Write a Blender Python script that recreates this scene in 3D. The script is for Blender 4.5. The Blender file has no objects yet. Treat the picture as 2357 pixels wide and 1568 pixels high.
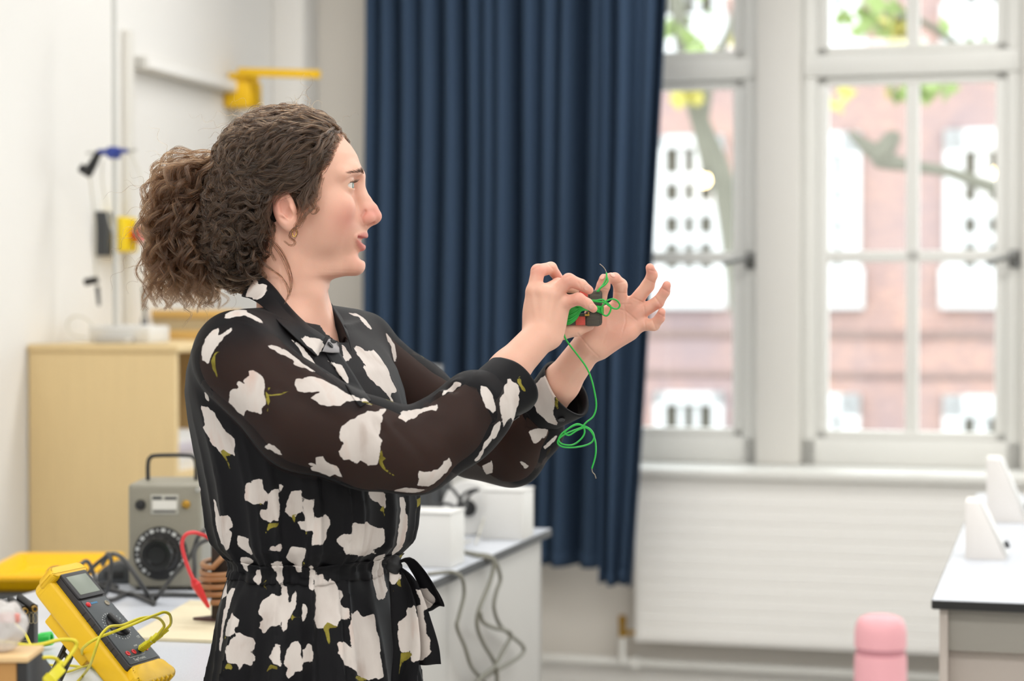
import bpy, bmesh, math, random, os
import numpy as np
from mathutils import Vector, Matrix, noise
random.seed(7)
rng = np.random.default_rng(7)
scene = bpy.context.scene
COL = scene.collection

# ------------------------------------------------------------------ camera, sky, lamps, exposure
FPX, CX, CY = 4583.0, 1178.5, 784.0          # 70 mm lens on a 2357 x 1568 frame
CAM = Vector((0, 0, 1.45))
PITCH = math.atan(84 / FPX)
cam_d = bpy.data.cameras.new('camera'); cam = bpy.data.objects.new('camera', cam_d); COL.objects.link(cam)
cam_d.sensor_width = 36; cam_d.lens = FPX / 2357 * 36
cam.location = CAM; cam.rotation_euler = (math.pi / 2 - PITCH, 0, 0)
cam_d.dof.use_dof = True; cam_d.dof.focus_distance = 2.74; cam_d.dof.aperture_fstop = 3.7
cam_d.clip_end = 300
scene.camera = cam
FW = Vector((0, math.cos(PITCH), -math.sin(PITCH))); UPV = Vector((0, math.sin(PITCH), math.cos(PITCH))); RT = Vector((1, 0, 0))

YAW = math.radians(15.3)
CU, SU = math.cos(YAW), math.sin(YAW)
UL = -2.90; VW = 7.28; ZC = 3.3              # left wall, window wall, ceiling (room axes u, v)

world = bpy.data.worlds.new('overcast_sky'); scene.world = world
world.use_nodes = True
_bg = world.node_tree.nodes['Background']
_bg.inputs['Color'].default_value = (0.93, 0.965, 1.0, 1); _bg.inputs['Strength'].default_value = 3.6

def ceiling_lamp(u, v, su, sv, power, col=(1.0, 0.99, 0.972)):
    l = bpy.data.lights.new('ceiling_lamp_light', 'AREA'); l.shape = 'RECTANGLE'; l.size = su; l.size_y = sv
    l.energy = power; l.color = col
    o = bpy.data.objects.new('ceiling_lamp_light', l); COL.objects.link(o)
    o.location = (u * CU + v * SU, -u * SU + v * CU, ZC - 0.06); o.rotation_euler = (0, 0, -YAW)
for u_ in (-1.6, 0.5, 2.6):
    for v_ in (-1.2, 1.2, 3.6, 5.8):
        ceiling_lamp(u_, v_, 1.5, 0.35, 22)

vs = scene.view_settings
scene.display_settings.display_device = 'sRGB'
vs.view_transform = 'Standard'; vs.look = 'None'; vs.gamma = 1; vs.exposure = 0.12; vs.use_curve_mapping = False
scene.cycles.use_denoising = True
scene.cycles.max_bounces = 10; scene.cycles.transparent_max_bounces = 24
scene.cycles.sample_clamp_indirect = 6

# ------------------------------------------------------------------ helpers
def P(px, py, d):
    """the place seen at picture position (px, py), d metres in front of the camera"""
    return CAM + FW * d + RT * ((px - CX) / FPX * d) + UPV * ((CY - py) / FPX * d)
def room(u, v, z): return Vector((u * CU + v * SU, -u * SU + v * CU, z))
def to_room(p): return (p[0] * CU - p[1] * SU, p[0] * SU + p[1] * CU, p[2])
def ray(px, py): return FW + RT * ((px - CX) / FPX) + UPV * ((CY - py) / FPX)
def on_v(px, py, v):
    r = to_room(ray(px, py)); t = v / r[1]; return r[0] * t, CAM.z + r[2] * t
def on_u(px, py, u):
    r = to_room(ray(px, py)); t = u / r[0]; return r[1] * t, CAM.z + r[2] * t
def on_z(px, py, z):
    r = to_room(ray(px, py)); t = (z - CAM.z) / r[2]; return r[0] * t, r[1] * t
def depth_on_z(py, z): return (CAM.z - z) * FPX / (py - 700)

def lin(c):
    return tuple(((x / 255) / 12.92 if x / 255 <= 0.04045 else ((x / 255 + 0.055) / 1.055) ** 2.4) for x in c)
_mats = {}
def mat(name, rgb=(200, 200, 200), rough=0.5, metal=0.0, spec=0.5, bump=0.0, bscale=200, vary=0.0, vscale=8, stretch=None, emit=0.0, sss=0.0, coat=0.0):
    """a procedural material: base colour with noise variation and a fine bump"""
    if name in _mats: return _mats[name]
    m = bpy.data.materials.new(name); m.use_nodes = True; nt = m.node_tree; b = nt.nodes['Principled BSDF']
    c = lin(rgb)
    b.inputs['Base Color'].default_value = (*c, 1); b.inputs['Roughness'].default_value = rough
    b.inputs['Metallic'].default_value = metal; b.inputs['Specular IOR Level'].default_value = spec
    if coat: b.inputs['Coat Weight'].default_value = coat
    if sss:
        b.inputs['Subsurface Weight'].default_value = sss; b.inputs['Subsurface Radius'].default_value = (0.012, 0.005, 0.003)
        b.inputs['Subsurface Scale'].default_value = 1
    if emit:
        b.inputs['Emission Color'].default_value = (*c, 1); b.inputs['Emission Strength'].default_value = emit
    tc = nt.nodes.new('ShaderNodeTexCoord'); vec = tc.outputs['Object']
    if stretch:
        mp = nt.nodes.new('ShaderNodeMapping'); mp.inputs['Scale'].default_value = stretch
        nt.links.new(vec, mp.inputs['Vector']); vec = mp.outputs['Vector']
    if vary:
        n = nt.nodes.new('ShaderNodeTexNoise'); n.inputs['Scale'].default_value = vscale; n.inputs['Detail'].default_value = 5
        nt.links.new(vec, n.inputs['Vector'])
        mx = nt.nodes.new('ShaderNodeMix'); mx.data_type = 'RGBA'
        mx.inputs['A'].default_value = (*[x * (1 - vary) for x in c], 1); mx.inputs['B'].default_value = (*[min(1, x * (1 + vary)) for x in c], 1)
        nt.links.new(n.outputs['Fac'], mx.inputs['Factor']); nt.links.new(mx.outputs['Result'], b.inputs['Base Color'])
    if bump:
        n2 = nt.nodes.new('ShaderNodeTexNoise'); n2.inputs['Scale'].default_value = bscale; n2.inputs['Detail'].default_value = 3
        nt.links.new(vec, n2.inputs['Vector'])
        bp = nt.nodes.new('ShaderNodeBump'); bp.inputs['Strength'].default_value = bump; bp.inputs['Distance'].default_value = 0.002
        nt.links.new(n2.outputs['Fac'], bp.inputs['Height']); nt.links.new(bp.outputs['Normal'], b.inputs['Normal'])
    _mats[name] = m
    return m

def spline(pts, n=8, closed=False):
    """Catmull-Rom through the points"""
    p = [Vector(q) for q in pts]; out = []; m = len(p)
    rngi = range(m if closed else m - 1)
    for i in rngi:
        p0 = p[(i - 1) % m] if closed or i > 0 else p[0] * 2 - p[1]
        p1, p2 = p[i], p[(i + 1) % m]
        p3 = p[(i + 2) % m] if closed or i + 2 < m else p[-1] * 2 - p[-2]
        for k in range(n):
            t = k / n
            out.append(0.5 * ((2 * p1) + (p2 - p0) * t + (2 * p0 - 5 * p1 + 4 * p2 - p3) * t * t + (3 * p1 - p0 - 3 * p2 + p3) * t ** 3))
    if not closed: out.append(p[-1].copy())
    return out

class MB:
    """collects shapes; build() links them as ONE mesh object"""
    def __init__(s): s.bm = bmesh.new()
    def box(s, c, d, bevel=0.0, seg=2, mtx=None):
        t = bmesh.new(); bmesh.ops.create_cube(t, size=1.0)
        bmesh.ops.scale(t, vec=Vector(d), verts=t.verts)
        if bevel: bmesh.ops.bevel(t, geom=t.edges[:], offset=bevel, segments=seg, affect='EDGES', profile=0.5)
        bmesh.ops.translate(t, vec=Vector(c), verts=t.verts)
        return s.add(t, mtx)
    def add(s, t, mtx=None):
        if mtx is not None: bmesh.ops.transform(t, matrix=mtx, verts=t.verts)
        me = bpy.data.meshes.new('tmp'); t.to_mesh(me); t.free(); s.bm.from_mesh(me); bpy.data.meshes.remove(me); return s
    def span(s, a, b, bevel=0.0, seg=2):
        a, b = Vector(a), Vector(b)
        return s.box((a + b) / 2, [abs(b[i] - a[i]) for i in range(3)], bevel, seg)
    def tube(s, pts, r, n=8, cap=True, flat=1.0):
        pts = [Vector(p) for p in pts]; m = len(pts); rs = r if hasattr(r, '__len__') else [r] * m
        rings = []; up = None
        for i, p in enumerate(pts):
            t = (pts[min(i + 1, m - 1)] - pts[max(i - 1, 0)])
            t = t.normalized() if t.length > 1e-9 else Vector((0, 0, 1))
            if up is None: up = t.orthogonal().normalized()
            up = (up - t * up.dot(t)); up = up.normalized() if up.length > 1e-6 else t.orthogonal().normalized()
            sd = t.cross(up)
            rings.append([s.bm.verts.new(p + (up * math.cos(2 * math.pi * k / n) * flat + sd * math.sin(2 * math.pi * k / n)) * rs[i]) for k in range(n)])
        for i in range(m - 1):
            for k in range(n): s.bm.faces.new((rings[i][k], rings[i][(k + 1) % n], rings[i + 1][(k + 1) % n], rings[i + 1][k]))
        if cap:
            s.bm.faces.new(rings[0][::-1]); s.bm.faces.new(rings[-1])
        return s
    def cyl(s, a, b, r0, r1=None, n=24):
        return s.tube([a, b], [r0, r0 if r1 is None else r1], n)
    def lathe(s, prof, c=(0, 0, 0), n=32, mtx=None):
        """prof: list of (r, z)"""
        t = bmesh.new(); rings = []
        for r, z in prof:
            rings.append([t.verts.new((r * math.cos(2 * math.pi * k / n) + c[0], r * math.sin(2 * math.pi * k / n) + c[1], z + c[2])) for k in range(n)])
        for i in range(len(prof) - 1):
            for k in range(n): t.faces.new((rings[i][k], rings[i][(k + 1) % n], rings[i + 1][(k + 1) % n], rings[i + 1][k]))
        t.faces.new(rings[0][::-1]); t.faces.new(rings[-1])
        return s.add(t, mtx)
    def prism(s, poly, h0, h1, mtx=None, bevel=0.0):
        """poly: list of (x, y), extruded along z from h0 to h1"""
        t = bmesh.new()
        lo = [t.verts.new((x, y, h0)) for x, y in poly]; hi = [t.verts.new((x, y, h1)) for x, y in poly]; n = len(poly)
        t.faces.new(lo[::-1]); t.faces.new(hi)
        for k in range(n): t.faces.new((lo[k], lo[(k + 1) % n], hi[(k + 1) % n], hi[k]))
        bmesh.ops.recalc_face_normals(t, faces=t.faces)
        if bevel: bmesh.ops.bevel(t, geom=t.edges[:], offset=bevel, segments=2, affect='EDGES', profile=0.5)
        return s.add(t, mtx)
    def grid(s, fn, nu, nv, closed=False):
        vv = [[s.bm.verts.new(fn(i, j)) for j in range(nv)] for i in range(nu)]
        for i in range(nu - (0 if closed else 1)):
            for j in range(nv - 1):
                s.bm.faces.new((vv[i][j], vv[(i + 1) % nu][j], vv[(i + 1) % nu][j + 1], vv[i][j + 1]))
        return s
    def build(s, name, m, parent=None, smooth=True, angle=40, tag=None, solid=0.0):
        bmesh.ops.recalc_face_normals(s.bm, faces=s.bm.faces)
        me = bpy.data.meshes.new(name); s.bm.to_mesh(me); s.bm.free()
        o = bpy.data.objects.new(name, me); COL.objects.link(o)
        me.materials.append(m)
        if smooth:
            me.polygons.foreach_set('use_smooth', [True] * len(me.polygons))
            me.set_sharp_from_angle(angle=math.radians(angle))
        if solid:
            md = o.modifiers.new('thickness', 'SOLIDIFY'); md.thickness = solid; md.offset = 0
        if parent is not None: o.parent = parent
        if tag: set_tag(o, *tag)
        return o
def set_tag(o, label, cat, group=None):
    o['label'] = label; o['category'] = cat
    if group: o['group'] = group
    return o
def thing(name, label, cat, loc=(0, 0, 0), rotz=0.0, group=None, mtx=None):
    o = bpy.data.objects.new(name, None); COL.objects.link(o); o.empty_display_size = 0.05
    if mtx is not None: o.matrix_world = mtx
    else: o.location = loc; o.rotation_euler = (0, 0, rotz)
    return set_tag(o, label, cat, group)
def struct(o): o['kind'] = 'structure'; return o
def room_empty(name, kind='structure'):
    o = bpy.data.objects.new(name, None); COL.objects.link(o); o.rotation_euler = (0, 0, -YAW)
    if kind: o['kind'] = kind
    return o
def room_thing(name, label, cat, u=0, v=0, z=0, group=None, rot=0.0):
    return thing(name, label, cat, room(u, v, z), -YAW + rot, group)
def text_mesh(body, size, name, m, parent, loc, rot=(0, 0, 0), depth=0.0002, align='CENTER'):
    c = bpy.data.curves.new(name, 'FONT'); c.body = body; c.size = size; c.align_x = align; c.align_y = 'CENTER'; c.extrude = depth
    c.resolution_u = 2
    o = bpy.data.objects.new(name, c)
    me = bpy.data.meshes.new_from_object(o); bpy.data.objects.remove(o); bpy.data.curves.remove(c)
    me.name = name
    o = bpy.data.objects.new(name, me); COL.objects.link(o); o.parent = parent; o.location = loc; o.rotation_euler = rot
    me.materials.clear(); me.materials.append(m)
    return o

# ------------------------------------------------------------------ materials of the room
M_wall = mat('white_wall_paint', (232, 230, 226), 0.75, bump=0.08, bscale=120, vary=0.015, vscale=2)
M_wallw = mat('warm_wall_paint', (228, 223, 215), 0.75, bump=0.08, bscale=120, vary=0.015, vscale=2)
M_frame = mat('window_gloss_paint', (226, 225, 220), 0.35, bump=0.03, bscale=60)
M_rad = mat('radiator_enamel', (242, 240, 236), 0.35, bump=0.02, bscale=50)
M_white = mat('white_card', (218, 217, 214), 0.6, bump=0.03, bscale=90)
M_top = mat('bench_laminate', (202, 206, 214), 0.3, vary=0.22, vscale=420, bump=0.02, bscale=500)
M_panel = mat('bench_panel_grey', (184, 182, 178), 0.55, bump=0.02, bscale=200)
M_panel2 = mat('bench_panel_beige', (186, 176, 168), 0.55, bump=0.02, bscale=200)
M_black = mat('black_plastic', (26, 26, 27), 0.45, bump=0.05, bscale=300)
M_dgrey = mat('dark_grey_plastic', (62, 64, 66), 0.5, bump=0.05, bscale=300)
M_cable = mat('grey_cable_rubber', (58, 58, 58), 0.5, bump=0.02)
M_cable2 = mat('pale_grey_cable', (120, 118, 106), 0.5, bump=0.02)
M_steel = mat('brushed_steel', (190, 190, 186), 0.3, 1.0, bump=0.03, bscale=400)
M_yellow = mat('yellow_rubber', (238, 190, 14), 0.45, bump=0.06, bscale=250, vary=0.05, vscale=30)
M_ylead = mat('yellow_lead_pvc', (214, 200, 40), 0.4, bump=0.02)
M_green = mat('green_wire_pvc', (30, 168, 62), 0.32, bump=0.01)
M_red = mat('red_pvc', (214, 38, 44), 0.4, bump=0.02)
M_brass = mat('brass', (176, 140, 66), 0.3, 1.0, bump=0.02)
M_floor = mat('floor_vinyl', (200, 199, 196), 0.4, vary=0.05, vscale=30, bump=0.03)
M_maple = mat('maple_laminate', (222, 196, 146), 0.45, vary=0.08, vscale=5, stretch=(22, 22, 0.9), bump=0.03, bscale=30)
M_curt = mat('navy_curtain_cloth', (53, 70, 92), 0.85, spec=0.15, bump=0.25, bscale=900, vary=0.06, vscale=300)
# ------------------------------------------------------------------ room shell
def wallbox(name, a, b, m):
    o = MB().span(a, b).build(name, m, smooth=False); o.rotation_euler = (0, 0, -YAW); return struct(o)
UR, VB = 4.6, -2.6
wallbox('floor', (UL - 0.2, VB - 0.2, -0.1), (UR + 0.2, VW + 0.2, 0), M_floor)
wallbox('ceiling', (UL - 0.2, VB - 0.2, ZC), (UR + 0.2, VW + 0.5, ZC + 0.1), M_wall)
wallbox('wall_left', (UL - 0.2, VB - 0.2, 0), (UL, VW + 0.5, ZC), M_wall)
wallbox('wall_right', (UR, VB - 0.2, 0), (UR + 0.2, VW + 0.5, ZC), M_wall)
wallbox('wall_front', (UL, VB - 0.2, 0), (UR, VB, ZC), M_wall)
WU0 = on_v(1000, 700, VW)[0]                       # left jamb of the window opening, behind the curtain
ZS = 0.85                                          # sill height
ZT = 3.0
VF = VW + 0.22                                     # plane of the window frames
wb = room_empty('wall_back')
def wpart(a, b, nm='wall_piece'):
    return MB().span(a, b).build(nm, M_wallw, wb, smooth=False)
wpart((UL, VW, 0), (WU0, VW + 0.35, ZC))
wpart((WU0, VW, 0), (UR, VW + 0.35, ZS - 0.03))
wpart((WU0, VW, ZT), (UR, VW + 0.35, ZC))
# corner pipe boxing between left wall and window wall
cu0 = on_v(690, 300, VW)[0]
o = MB().span((UL, VW - 0.16, 0), (UL + 0.13, VW, ZC), 0.008).build('trim_1', M_wall); o.rotation_euler = (0, 0, -YAW); struct(o)
# sill ledge
o = MB().span((on_v(1445, 700, VW)[0], VW - 0.15, ZS - 0.035), (UR, VF + 0.05, ZS), 0.008).build('trim_2', M_frame); o.rotation_euler = (0, 0, -YAW); struct(o)
o = MB().span((UL, VW - 0.02, 0), (UR, VW, 0.1), 0.004).build('baseboard_back', M_wall); o.rotation_euler = (0, 0, -YAW); struct(o)
o = MB().span((UL, VB, 0), (UL + 0.02, VW - 0.16, 0.1), 0.004).build('baseboard_left', M_wall); o.rotation_euler = (0, 0, -YAW); struct(o)

# ---------------------------------------------------------------- windows
M_glass = bpy.data.materials.new('window_glass'); M_glass.use_nodes = True
_nt = M_glass.node_tree; _nt.nodes.clear()
_o = _nt.nodes.new('ShaderNodeOutputMaterial'); _t = _nt.nodes.new('ShaderNodeBsdfTransparent'); _g = _nt.nodes.new('ShaderNodeBsdfGlossy')
_t.inputs['Color'].default_value = (0.96, 0.98, 0.97, 1); _g.inputs['Roughness'].default_value = 0.02
_lw = _nt.nodes.new('ShaderNodeLayerWeight'); _pw = _nt.nodes.new('ShaderNodeMath'); _pw.operation = 'POWER'; _pw.inputs[1].default_value = 4.0; _nt.links.new(_lw.outputs['Facing'], _pw.inputs[0])
_f = _nt.nodes.new('ShaderNodeMath'); _f.operation = 'MULTIPLY_ADD'; _f.inputs[1].default_value = .45; _f.inputs[2].default_value = .03; _nt.links.new(_pw.outputs[0], _f.inputs[0]); _m = _nt.nodes.new('ShaderNodeMixShader')
_nt.links.new(_f.outputs[0], _m.inputs[0]); _nt.links.new(_t.outputs[0], _m.inputs[1]); _nt.links.new(_g.outputs[0], _m.inputs[2]); _nt.links.new(_m.outputs[0], _o.inputs[0])
U_ = lambda px: on_v(px, 700, VF)[0]
Z_ = lambda py, px=1900: on_v(px, py, VF)[1]
zb0, zb1 = ZS, Z_(1008)           # bottom rail
zm0, zm1 = Z_(604), Z_(578)       # glazing bar
zt0, zt1 = Z_(180), Z_(128)       # transom
def window(name, ul, ur, bars, handle_u):
    w = room_empty(name)
    st = 0.055
    f = MB()
    for (a, b) in ((ul, ul + st), (ur - st, ur)): f.span((a, VF - 0.03, ZS), (b, VF + 0.05, ZT), 0.006)
    f.span((ul, VF - 0.03, zb0), (ur, VF + 0.05, zb1), 0.006)
    f.span((ul, VF - 0.03, ZT - 0.06), (ur, VF + 0.05, ZT), 0.006)
    f.build('frame', M_frame, w)
    # casement inside the fixed frame, slightly proud
    c = MB(); s2 = 0.04
    for (z0, z1) in ((zb1, zt0), (zt1, ZT - 0.06)):
        for (a, b) in ((ul + st, ul + st + s2), (ur - st - s2, ur - st)): c.span((a, VF - 0.015, z0), (b, VF + 0.035, z1), 0.005)
        c.span((ul + st, VF - 0.015, z0), (ur - st, VF + 0.035, z0 + 0.03), 0.005); c.span((ul + st, VF - 0.015, z1 - 0.03), (ur - st, VF + 0.035, z1), 0.005)
    c.build('casement', M_frame, w)
    MB().span((ul, VF - 0.045, zt0), (ur, VF + 0.06, zt1), 0.012).build('transom', M_frame, w)
    MB().span((ul + st, VF - 0.012, zm0), (ur - st, VF + 0.03, zm1), 0.005).build('glazing_bar', M_frame, w)
    xs = [ul + st] + bars + [ur - st]
    for b in bars: MB().span((b - 0.024, VF - 0.012, zb1), (b + 0.024, VF + 0.03, ZT - 0.06), 0.005).build('glazing_bar', M_frame, w)
    for i in range(len(xs) - 1):
        for (z0, z1) in ((zb1, zm0), (zm1, zt0), (zt1, ZT - 0.06)):
            MB().span((xs[i], VF + 0.008, z0), (xs[i + 1], VF + 0.012, z1)).build('pane', M_glass, w, smooth=False)
    h = MB(); hz = Z_(600)
    h.span((handle_u - 0.02, VF - 0.045, hz - 0.03), (handle_u + 0.02, VF - 0.028, hz + 0.035), 0.005)
    h.tube(spline([(handle_u, VF - 0.04, hz + 0.01), (handle_u - 0.005, VF - 0.075, hz + 0.012), (handle_u - 0.05, VF - 0.08, hz), (handle_u - 0.1, VF - 0.078, hz - 0.012)], 5), 0.009, 8)
    h.build('handle', mat('pewter_metal', (120, 120, 118), 0.35, 0.9, bump=0.03), w)
    return w
PU0, PU1 = U_(1745), U_(1848)
window('window_1', WU0, PU0, [U_(1440)], U_(1732))
U2R = U_(2352)
window('window_2', PU1, U2R, [U_(2100)], U_(2335))
window('window_3', U2R + (PU1 - PU0), UR, [(U2R + PU1 - PU0 + UR) / 2], UR - 0.03)
for k, (a, b) in enumerate(((PU0, PU1), (U2R, U2R + PU1 - PU0))):
    o = MB().span((a, VF - 0.08, ZS), (b, VF + 0.1, ZT), 0.01).build('trim_%d' % (3 + k), mat('pier_paint', (222, 219, 213), 0.6, bump=0.05), smooth=True)
    o.rotation_euler = (0, 0, -YAW); struct(o)

# ---------------------------------------------------------------- radiator, pipes
ru0, rz1 = on_v(1462, 1088, VW - 0.12); ru1 = on_v(2420, 1100, VW - 0.12)[0]; rz0 = on_v(1470, 1478, VW - 0.12)[1]
ra = room_thing('radiator', 'wide white wall radiator with horizontal flutes under the window sill', 'radiator', 0, VW - 0.12, 0)
b = MB(); n = 11; prof = []
hh = (rz1 - rz0 - 0.03) / n
for i in range(n):
    z = rz0 + 0.015 + i * hh
    prof += [(z, 0.0), (z + 0.004, -0.0045), (z + hh - 0.006, -0.0045), (z + hh - 0.002, 0.0)]
prof = [(rz0, 0.012)] + [(rz0 + 0.006, 0.0)] + prof + [(rz1 - 0.006, 0.0), (rz1, 0.012)]
b.grid(lambda i, j: (ru0 + 0.02 + (ru1 - ru0 - 0.04) * i, prof[j][1], prof[j][0]), 2, len(prof))
b.build('front_panel', M_rad, ra, angle=25)
MB().span((ru0 + 0.02, 0.05, rz0 + 0.02), (ru1 - 0.02, 0.06, rz1 - 0.02)).build('rear_panel', M_rad, ra)
MB().span((ru0, -0.003, rz0), (ru0 + 0.02, 0.075, rz1), 0.005).build('end_cap', M_rad, ra)
MB().span((ru1 - 0.02, -0.003, rz0), (ru1, 0.075, rz1), 0.005).build('end_cap', M_rad, ra)
g = MB(); g.span((ru0 + 0.02, 0.005, rz1 - 0.008), (ru1 - 0.02, 0.07, rz1), 0.002); g.build('top_grille', M_rad, ra)
for t in (0.12, 0.5, 0.88):
    bu = ru0 + (ru1 - ru0) * t
    MB().span((bu - 0.02, 0.06, rz0 + 0.06), (bu + 0.02, 0.12, rz1 - 0.05)).build('wall_bracket', M_rad, ra)
vu, vz = on_v(1432, 1445, VW - 0.09)
v = MB(); v.cyl((vu, 0.035, vz - 0.035), (vu, 0.035, vz + 0.02), 0.014); v.cyl((vu, 0.035, vz + 0.02), (vu, 0.035, vz + 0.045), 0.017, 0.014); v.cyl((vu, 0.035, vz - 0.02), (ru0 + 0.03, 0.035, rz0 + 0.03), 0.009)
v.build('valve', M_brass, ra)
pz = on_v(1500, 1527, VW - 0.06)[1]
pi = room_thing('heating_pipe', 'white painted heating pipe running low along the wall under the radiator', 'pipe', 0, VW - 0.06, 0)
MB().cyl((UL + 0.14, 0, pz), (3.2, 0, pz), 0.017, n=16).build('pipe_run', M_frame, pi)
MB().cyl((vu, -0.025, pz), (vu, -0.025, vz - 0.03), 0.013, n=14).build('riser', M_frame, pi)
for uu in (-1.5, -0.2, 1.4, 2.6):
    MB().span((uu - 0.012, -0.02, pz - 0.022), (uu + 0.012, 0.045, pz + 0.022), 0.003).build('pipe_clip', M_frame, pi)

# ---------------------------------------------------------------- curtains (two overlapping panels)
def curtain(label, VC, px_top0, px_top1, px_bot0, px_bot1, py_bot, npleat, seed, amp=0.045):
    r = random.Random(seed)
    t = room_thing('curtain', label, 'curtain', 0, VC, 0, 'navy curtains by the window')
    ztop = 2.95; zbot = on_v((px_bot0 + px_bot1) / 2, py_bot, VC)[1]
    a0, a1 = on_v(px_top0, 100, VC)[0], on_v(px_top1, 100, VC)[0]; b0, b1 = on_v(px_bot0, py_bot, VC)[0], on_v(px_bot1, py_bot, VC)[0]
    zt_ = on_v(1200, 0, VC)[1]
    N = npleat * 20; K = 46
    ph = [0]; 
    for i in range(npleat): ph.append(ph[-1] + r.uniform(0.55, 1.45))
    am = [r.uniform(0.6, 1.25) for _ in range(npleat + 1)]
    def fn(i, j):
        s = i / (N - 1); f = j / (K - 1); z = ztop + (zbot - ztop) * f
        # pleats of uneven width
        x = s * ph[-1]; q = 0
        while q < npleat - 1 and ph[q + 1] < x: q += 1
        w = (x - ph[q]) / (ph[q + 1] - ph[q])
        drift = 0.18 * math.sin(z * 1.7 + q * 2.1) 
        c = math.cos(2 * math.pi * (w + drift * 0.12))
        c = math.copysign(abs(c) ** 0.75, c)
        a = amp * am[q] * (1 - w) + amp * am[q + 1] * w
        yv = -a * 0.5 * c + 0.010 * math.sin(3.1 * z + 5 * s) 
        g = min(1, max(0, (zt_ - z) / (zt_ - zbot)))
        e0 = a0 + (b0 - a0) * g ** 1.4; e1 = a1 + (b1 - a1) * g ** 1.2
        u = e0 + (e1 - e0) * (s + 0.012 * math.sin(2 * math.pi * w) )
        zz = z + (0.006 * math.sin(9 * s + seed) if j == K - 1 else 0)
        return (u, yv, zz)
    MB().grid(fn, N, K).build('drape', M_curt, t, angle=180, solid=0.003)
    hem = MB(); 
    hem.grid(lambda i, j: (lambda p: (p[0], p[1] - 0.0045, p[2] + 0.05 * j))(fn(i, K - 1)), N, 2); hem.build('hem', M_curt, t, angle=180, solid=0.002)
    MB().span((min(a0, b0) - 0.02, -0.02, ztop - 0.005), (max(a1, b1) + 0.02, 0.02, ztop + 0.03), 0.004).build('header_tape', M_curt, t)
    return t
curtain('long navy blue pleated curtain hanging left of the window down to bench height', VW - 0.21, 853, 1440, 850, 1412, 1292, 12, 3, 0.125)
curtain('narrow navy curtain panel overlapping the window edge and reaching lower beside the radiator', VW - 0.37, 1395, 1541, 1384, 1456, 1345, 3, 8, 0.09)
rail = room_thing('curtain_rail', 'white curtain rail above the navy curtains', 'rail', 0, VW - 0.25, 2.99)
MB().span((UL + 0.2, -0.17, -0.012), (1.2, 0.08, 0.012), 0.003).build('track', M_frame, rail)
for uu in (UL + 0.25, -0.6, 1.15): MB().span((uu - 0.015, 0.0, -0.01), (uu + 0.015, 0.24, 0.03), 0.003).build('wall_bracket', M_frame, rail)

# ---------------------------------------------------------------- left wall: trunking, yellow box, conduit, switch
ZB = 0.89
v0, z0 = on_u(322, 128, UL + 0.03); v1, z1 = on_u(516, 178, UL + 0.03)
bk = room_thing('wall_trunking', 'white cable trunking running high along the left wall to a yellow box', 'trunking', UL, 0, 0)
MB().span((0.002, v0, z0 - 0.045), (0.05, v1 + 0.1, z0), 0.004).build('trunk', mat('trunking_pvc', (214, 212, 206), 0.5, bump=0.03), bk)
MB().span((0.048, v0 + 0.01, z0 - 0.04), (0.056, v1 + 0.08, z0 - 0.006), 0.002).build('cover', M_wall, bk)
yb = room_thing('yellow_box', 'bright yellow wall-mounted box with a yellow arm beside the trunking', 'box', UL, 0, 0)
va, za = on_u(512, 186, UL); zb = on_u(512, 247, UL)[1]; xo = on_v(577, 200, va)[0] - UL; vb = on_u(604, 246, UL + xo)[0]
MB().span((0.002, va, zb), (xo, vb, za), 0.008).build('body', M_yellow, yb)
MB().span((xo, va + 0.02, zb + 0.01), (xo + 0.006, vb - 0.02, za - 0.01), 0.003).build('front_cover', M_yellow, yb)
mid = (va * 0.5 + vb * 0.5)
MB().span((0.02, mid - 0.05, za), (xo - 0.01, mid + 0.05, za + 0.03), 0.004).build('bracket', M_yellow, yb)
p1 = Vector((xo * .6, mid, za + 0.03)); pd = 7.0
q = to_room(P(733, 171, 7.0)); p2 = Vector((q[0] - UL, q[1], q[2]))
MB().tube([p1 + Vector((-0.0, -0.05, 0)), p2], 0.02, 4, flat=1.0).build('arm', M_yellow, yb, angle=20)
cd = room_thing('conduit', 'thin white vertical conduit on the left wall beside the clamp stand', 'conduit', UL, 0, 0)
vc, zc_ = on_u(297, 70, UL + 0.02)
MB().span((0.001, vc - 0.02, 1.2), (0.03, vc + 0.02, zc_), 0.004).build('cover', mat('conduit_pvc', (222, 219, 212), 0.5, bump=0.03), cd)
sw = room_thing('emergency_switch', 'yellow wall switch with a red stop knob behind the clamp stand', 'switch', UL, 0, 0)
vs0, zs0 = on_u(290, 540, UL + 0.06)
MB().span((0.002, vs0 - 0.055, zs0 - 0.055), (0.075, vs0 + 0.055, zs0 + 0.055), 0.006).build('housing', mat('switch_yellow', (238, 206, 22), 0.4, bump=0.03), sw)
k = MB(); k.lathe([(0.014, 0), (0.014, 0.02), (0.026, 0.022), (0.028, 0.036), (0.02, 0.044), (0.004, 0.046)], mtx=Matrix.Translation((0.075, vs0 + 0.015, zs0)) @ Matrix.Rotation(math.pi / 2, 4, 'Y')); k.build('stop_knob', M_red, sw)
MB().span((0.003, vs0 - 0.105, zs0 - 0.07), (0.045, vs0 - 0.062, zs0 + 0.07), 0.005).build('junction_box', M_dgrey, sw)

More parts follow.
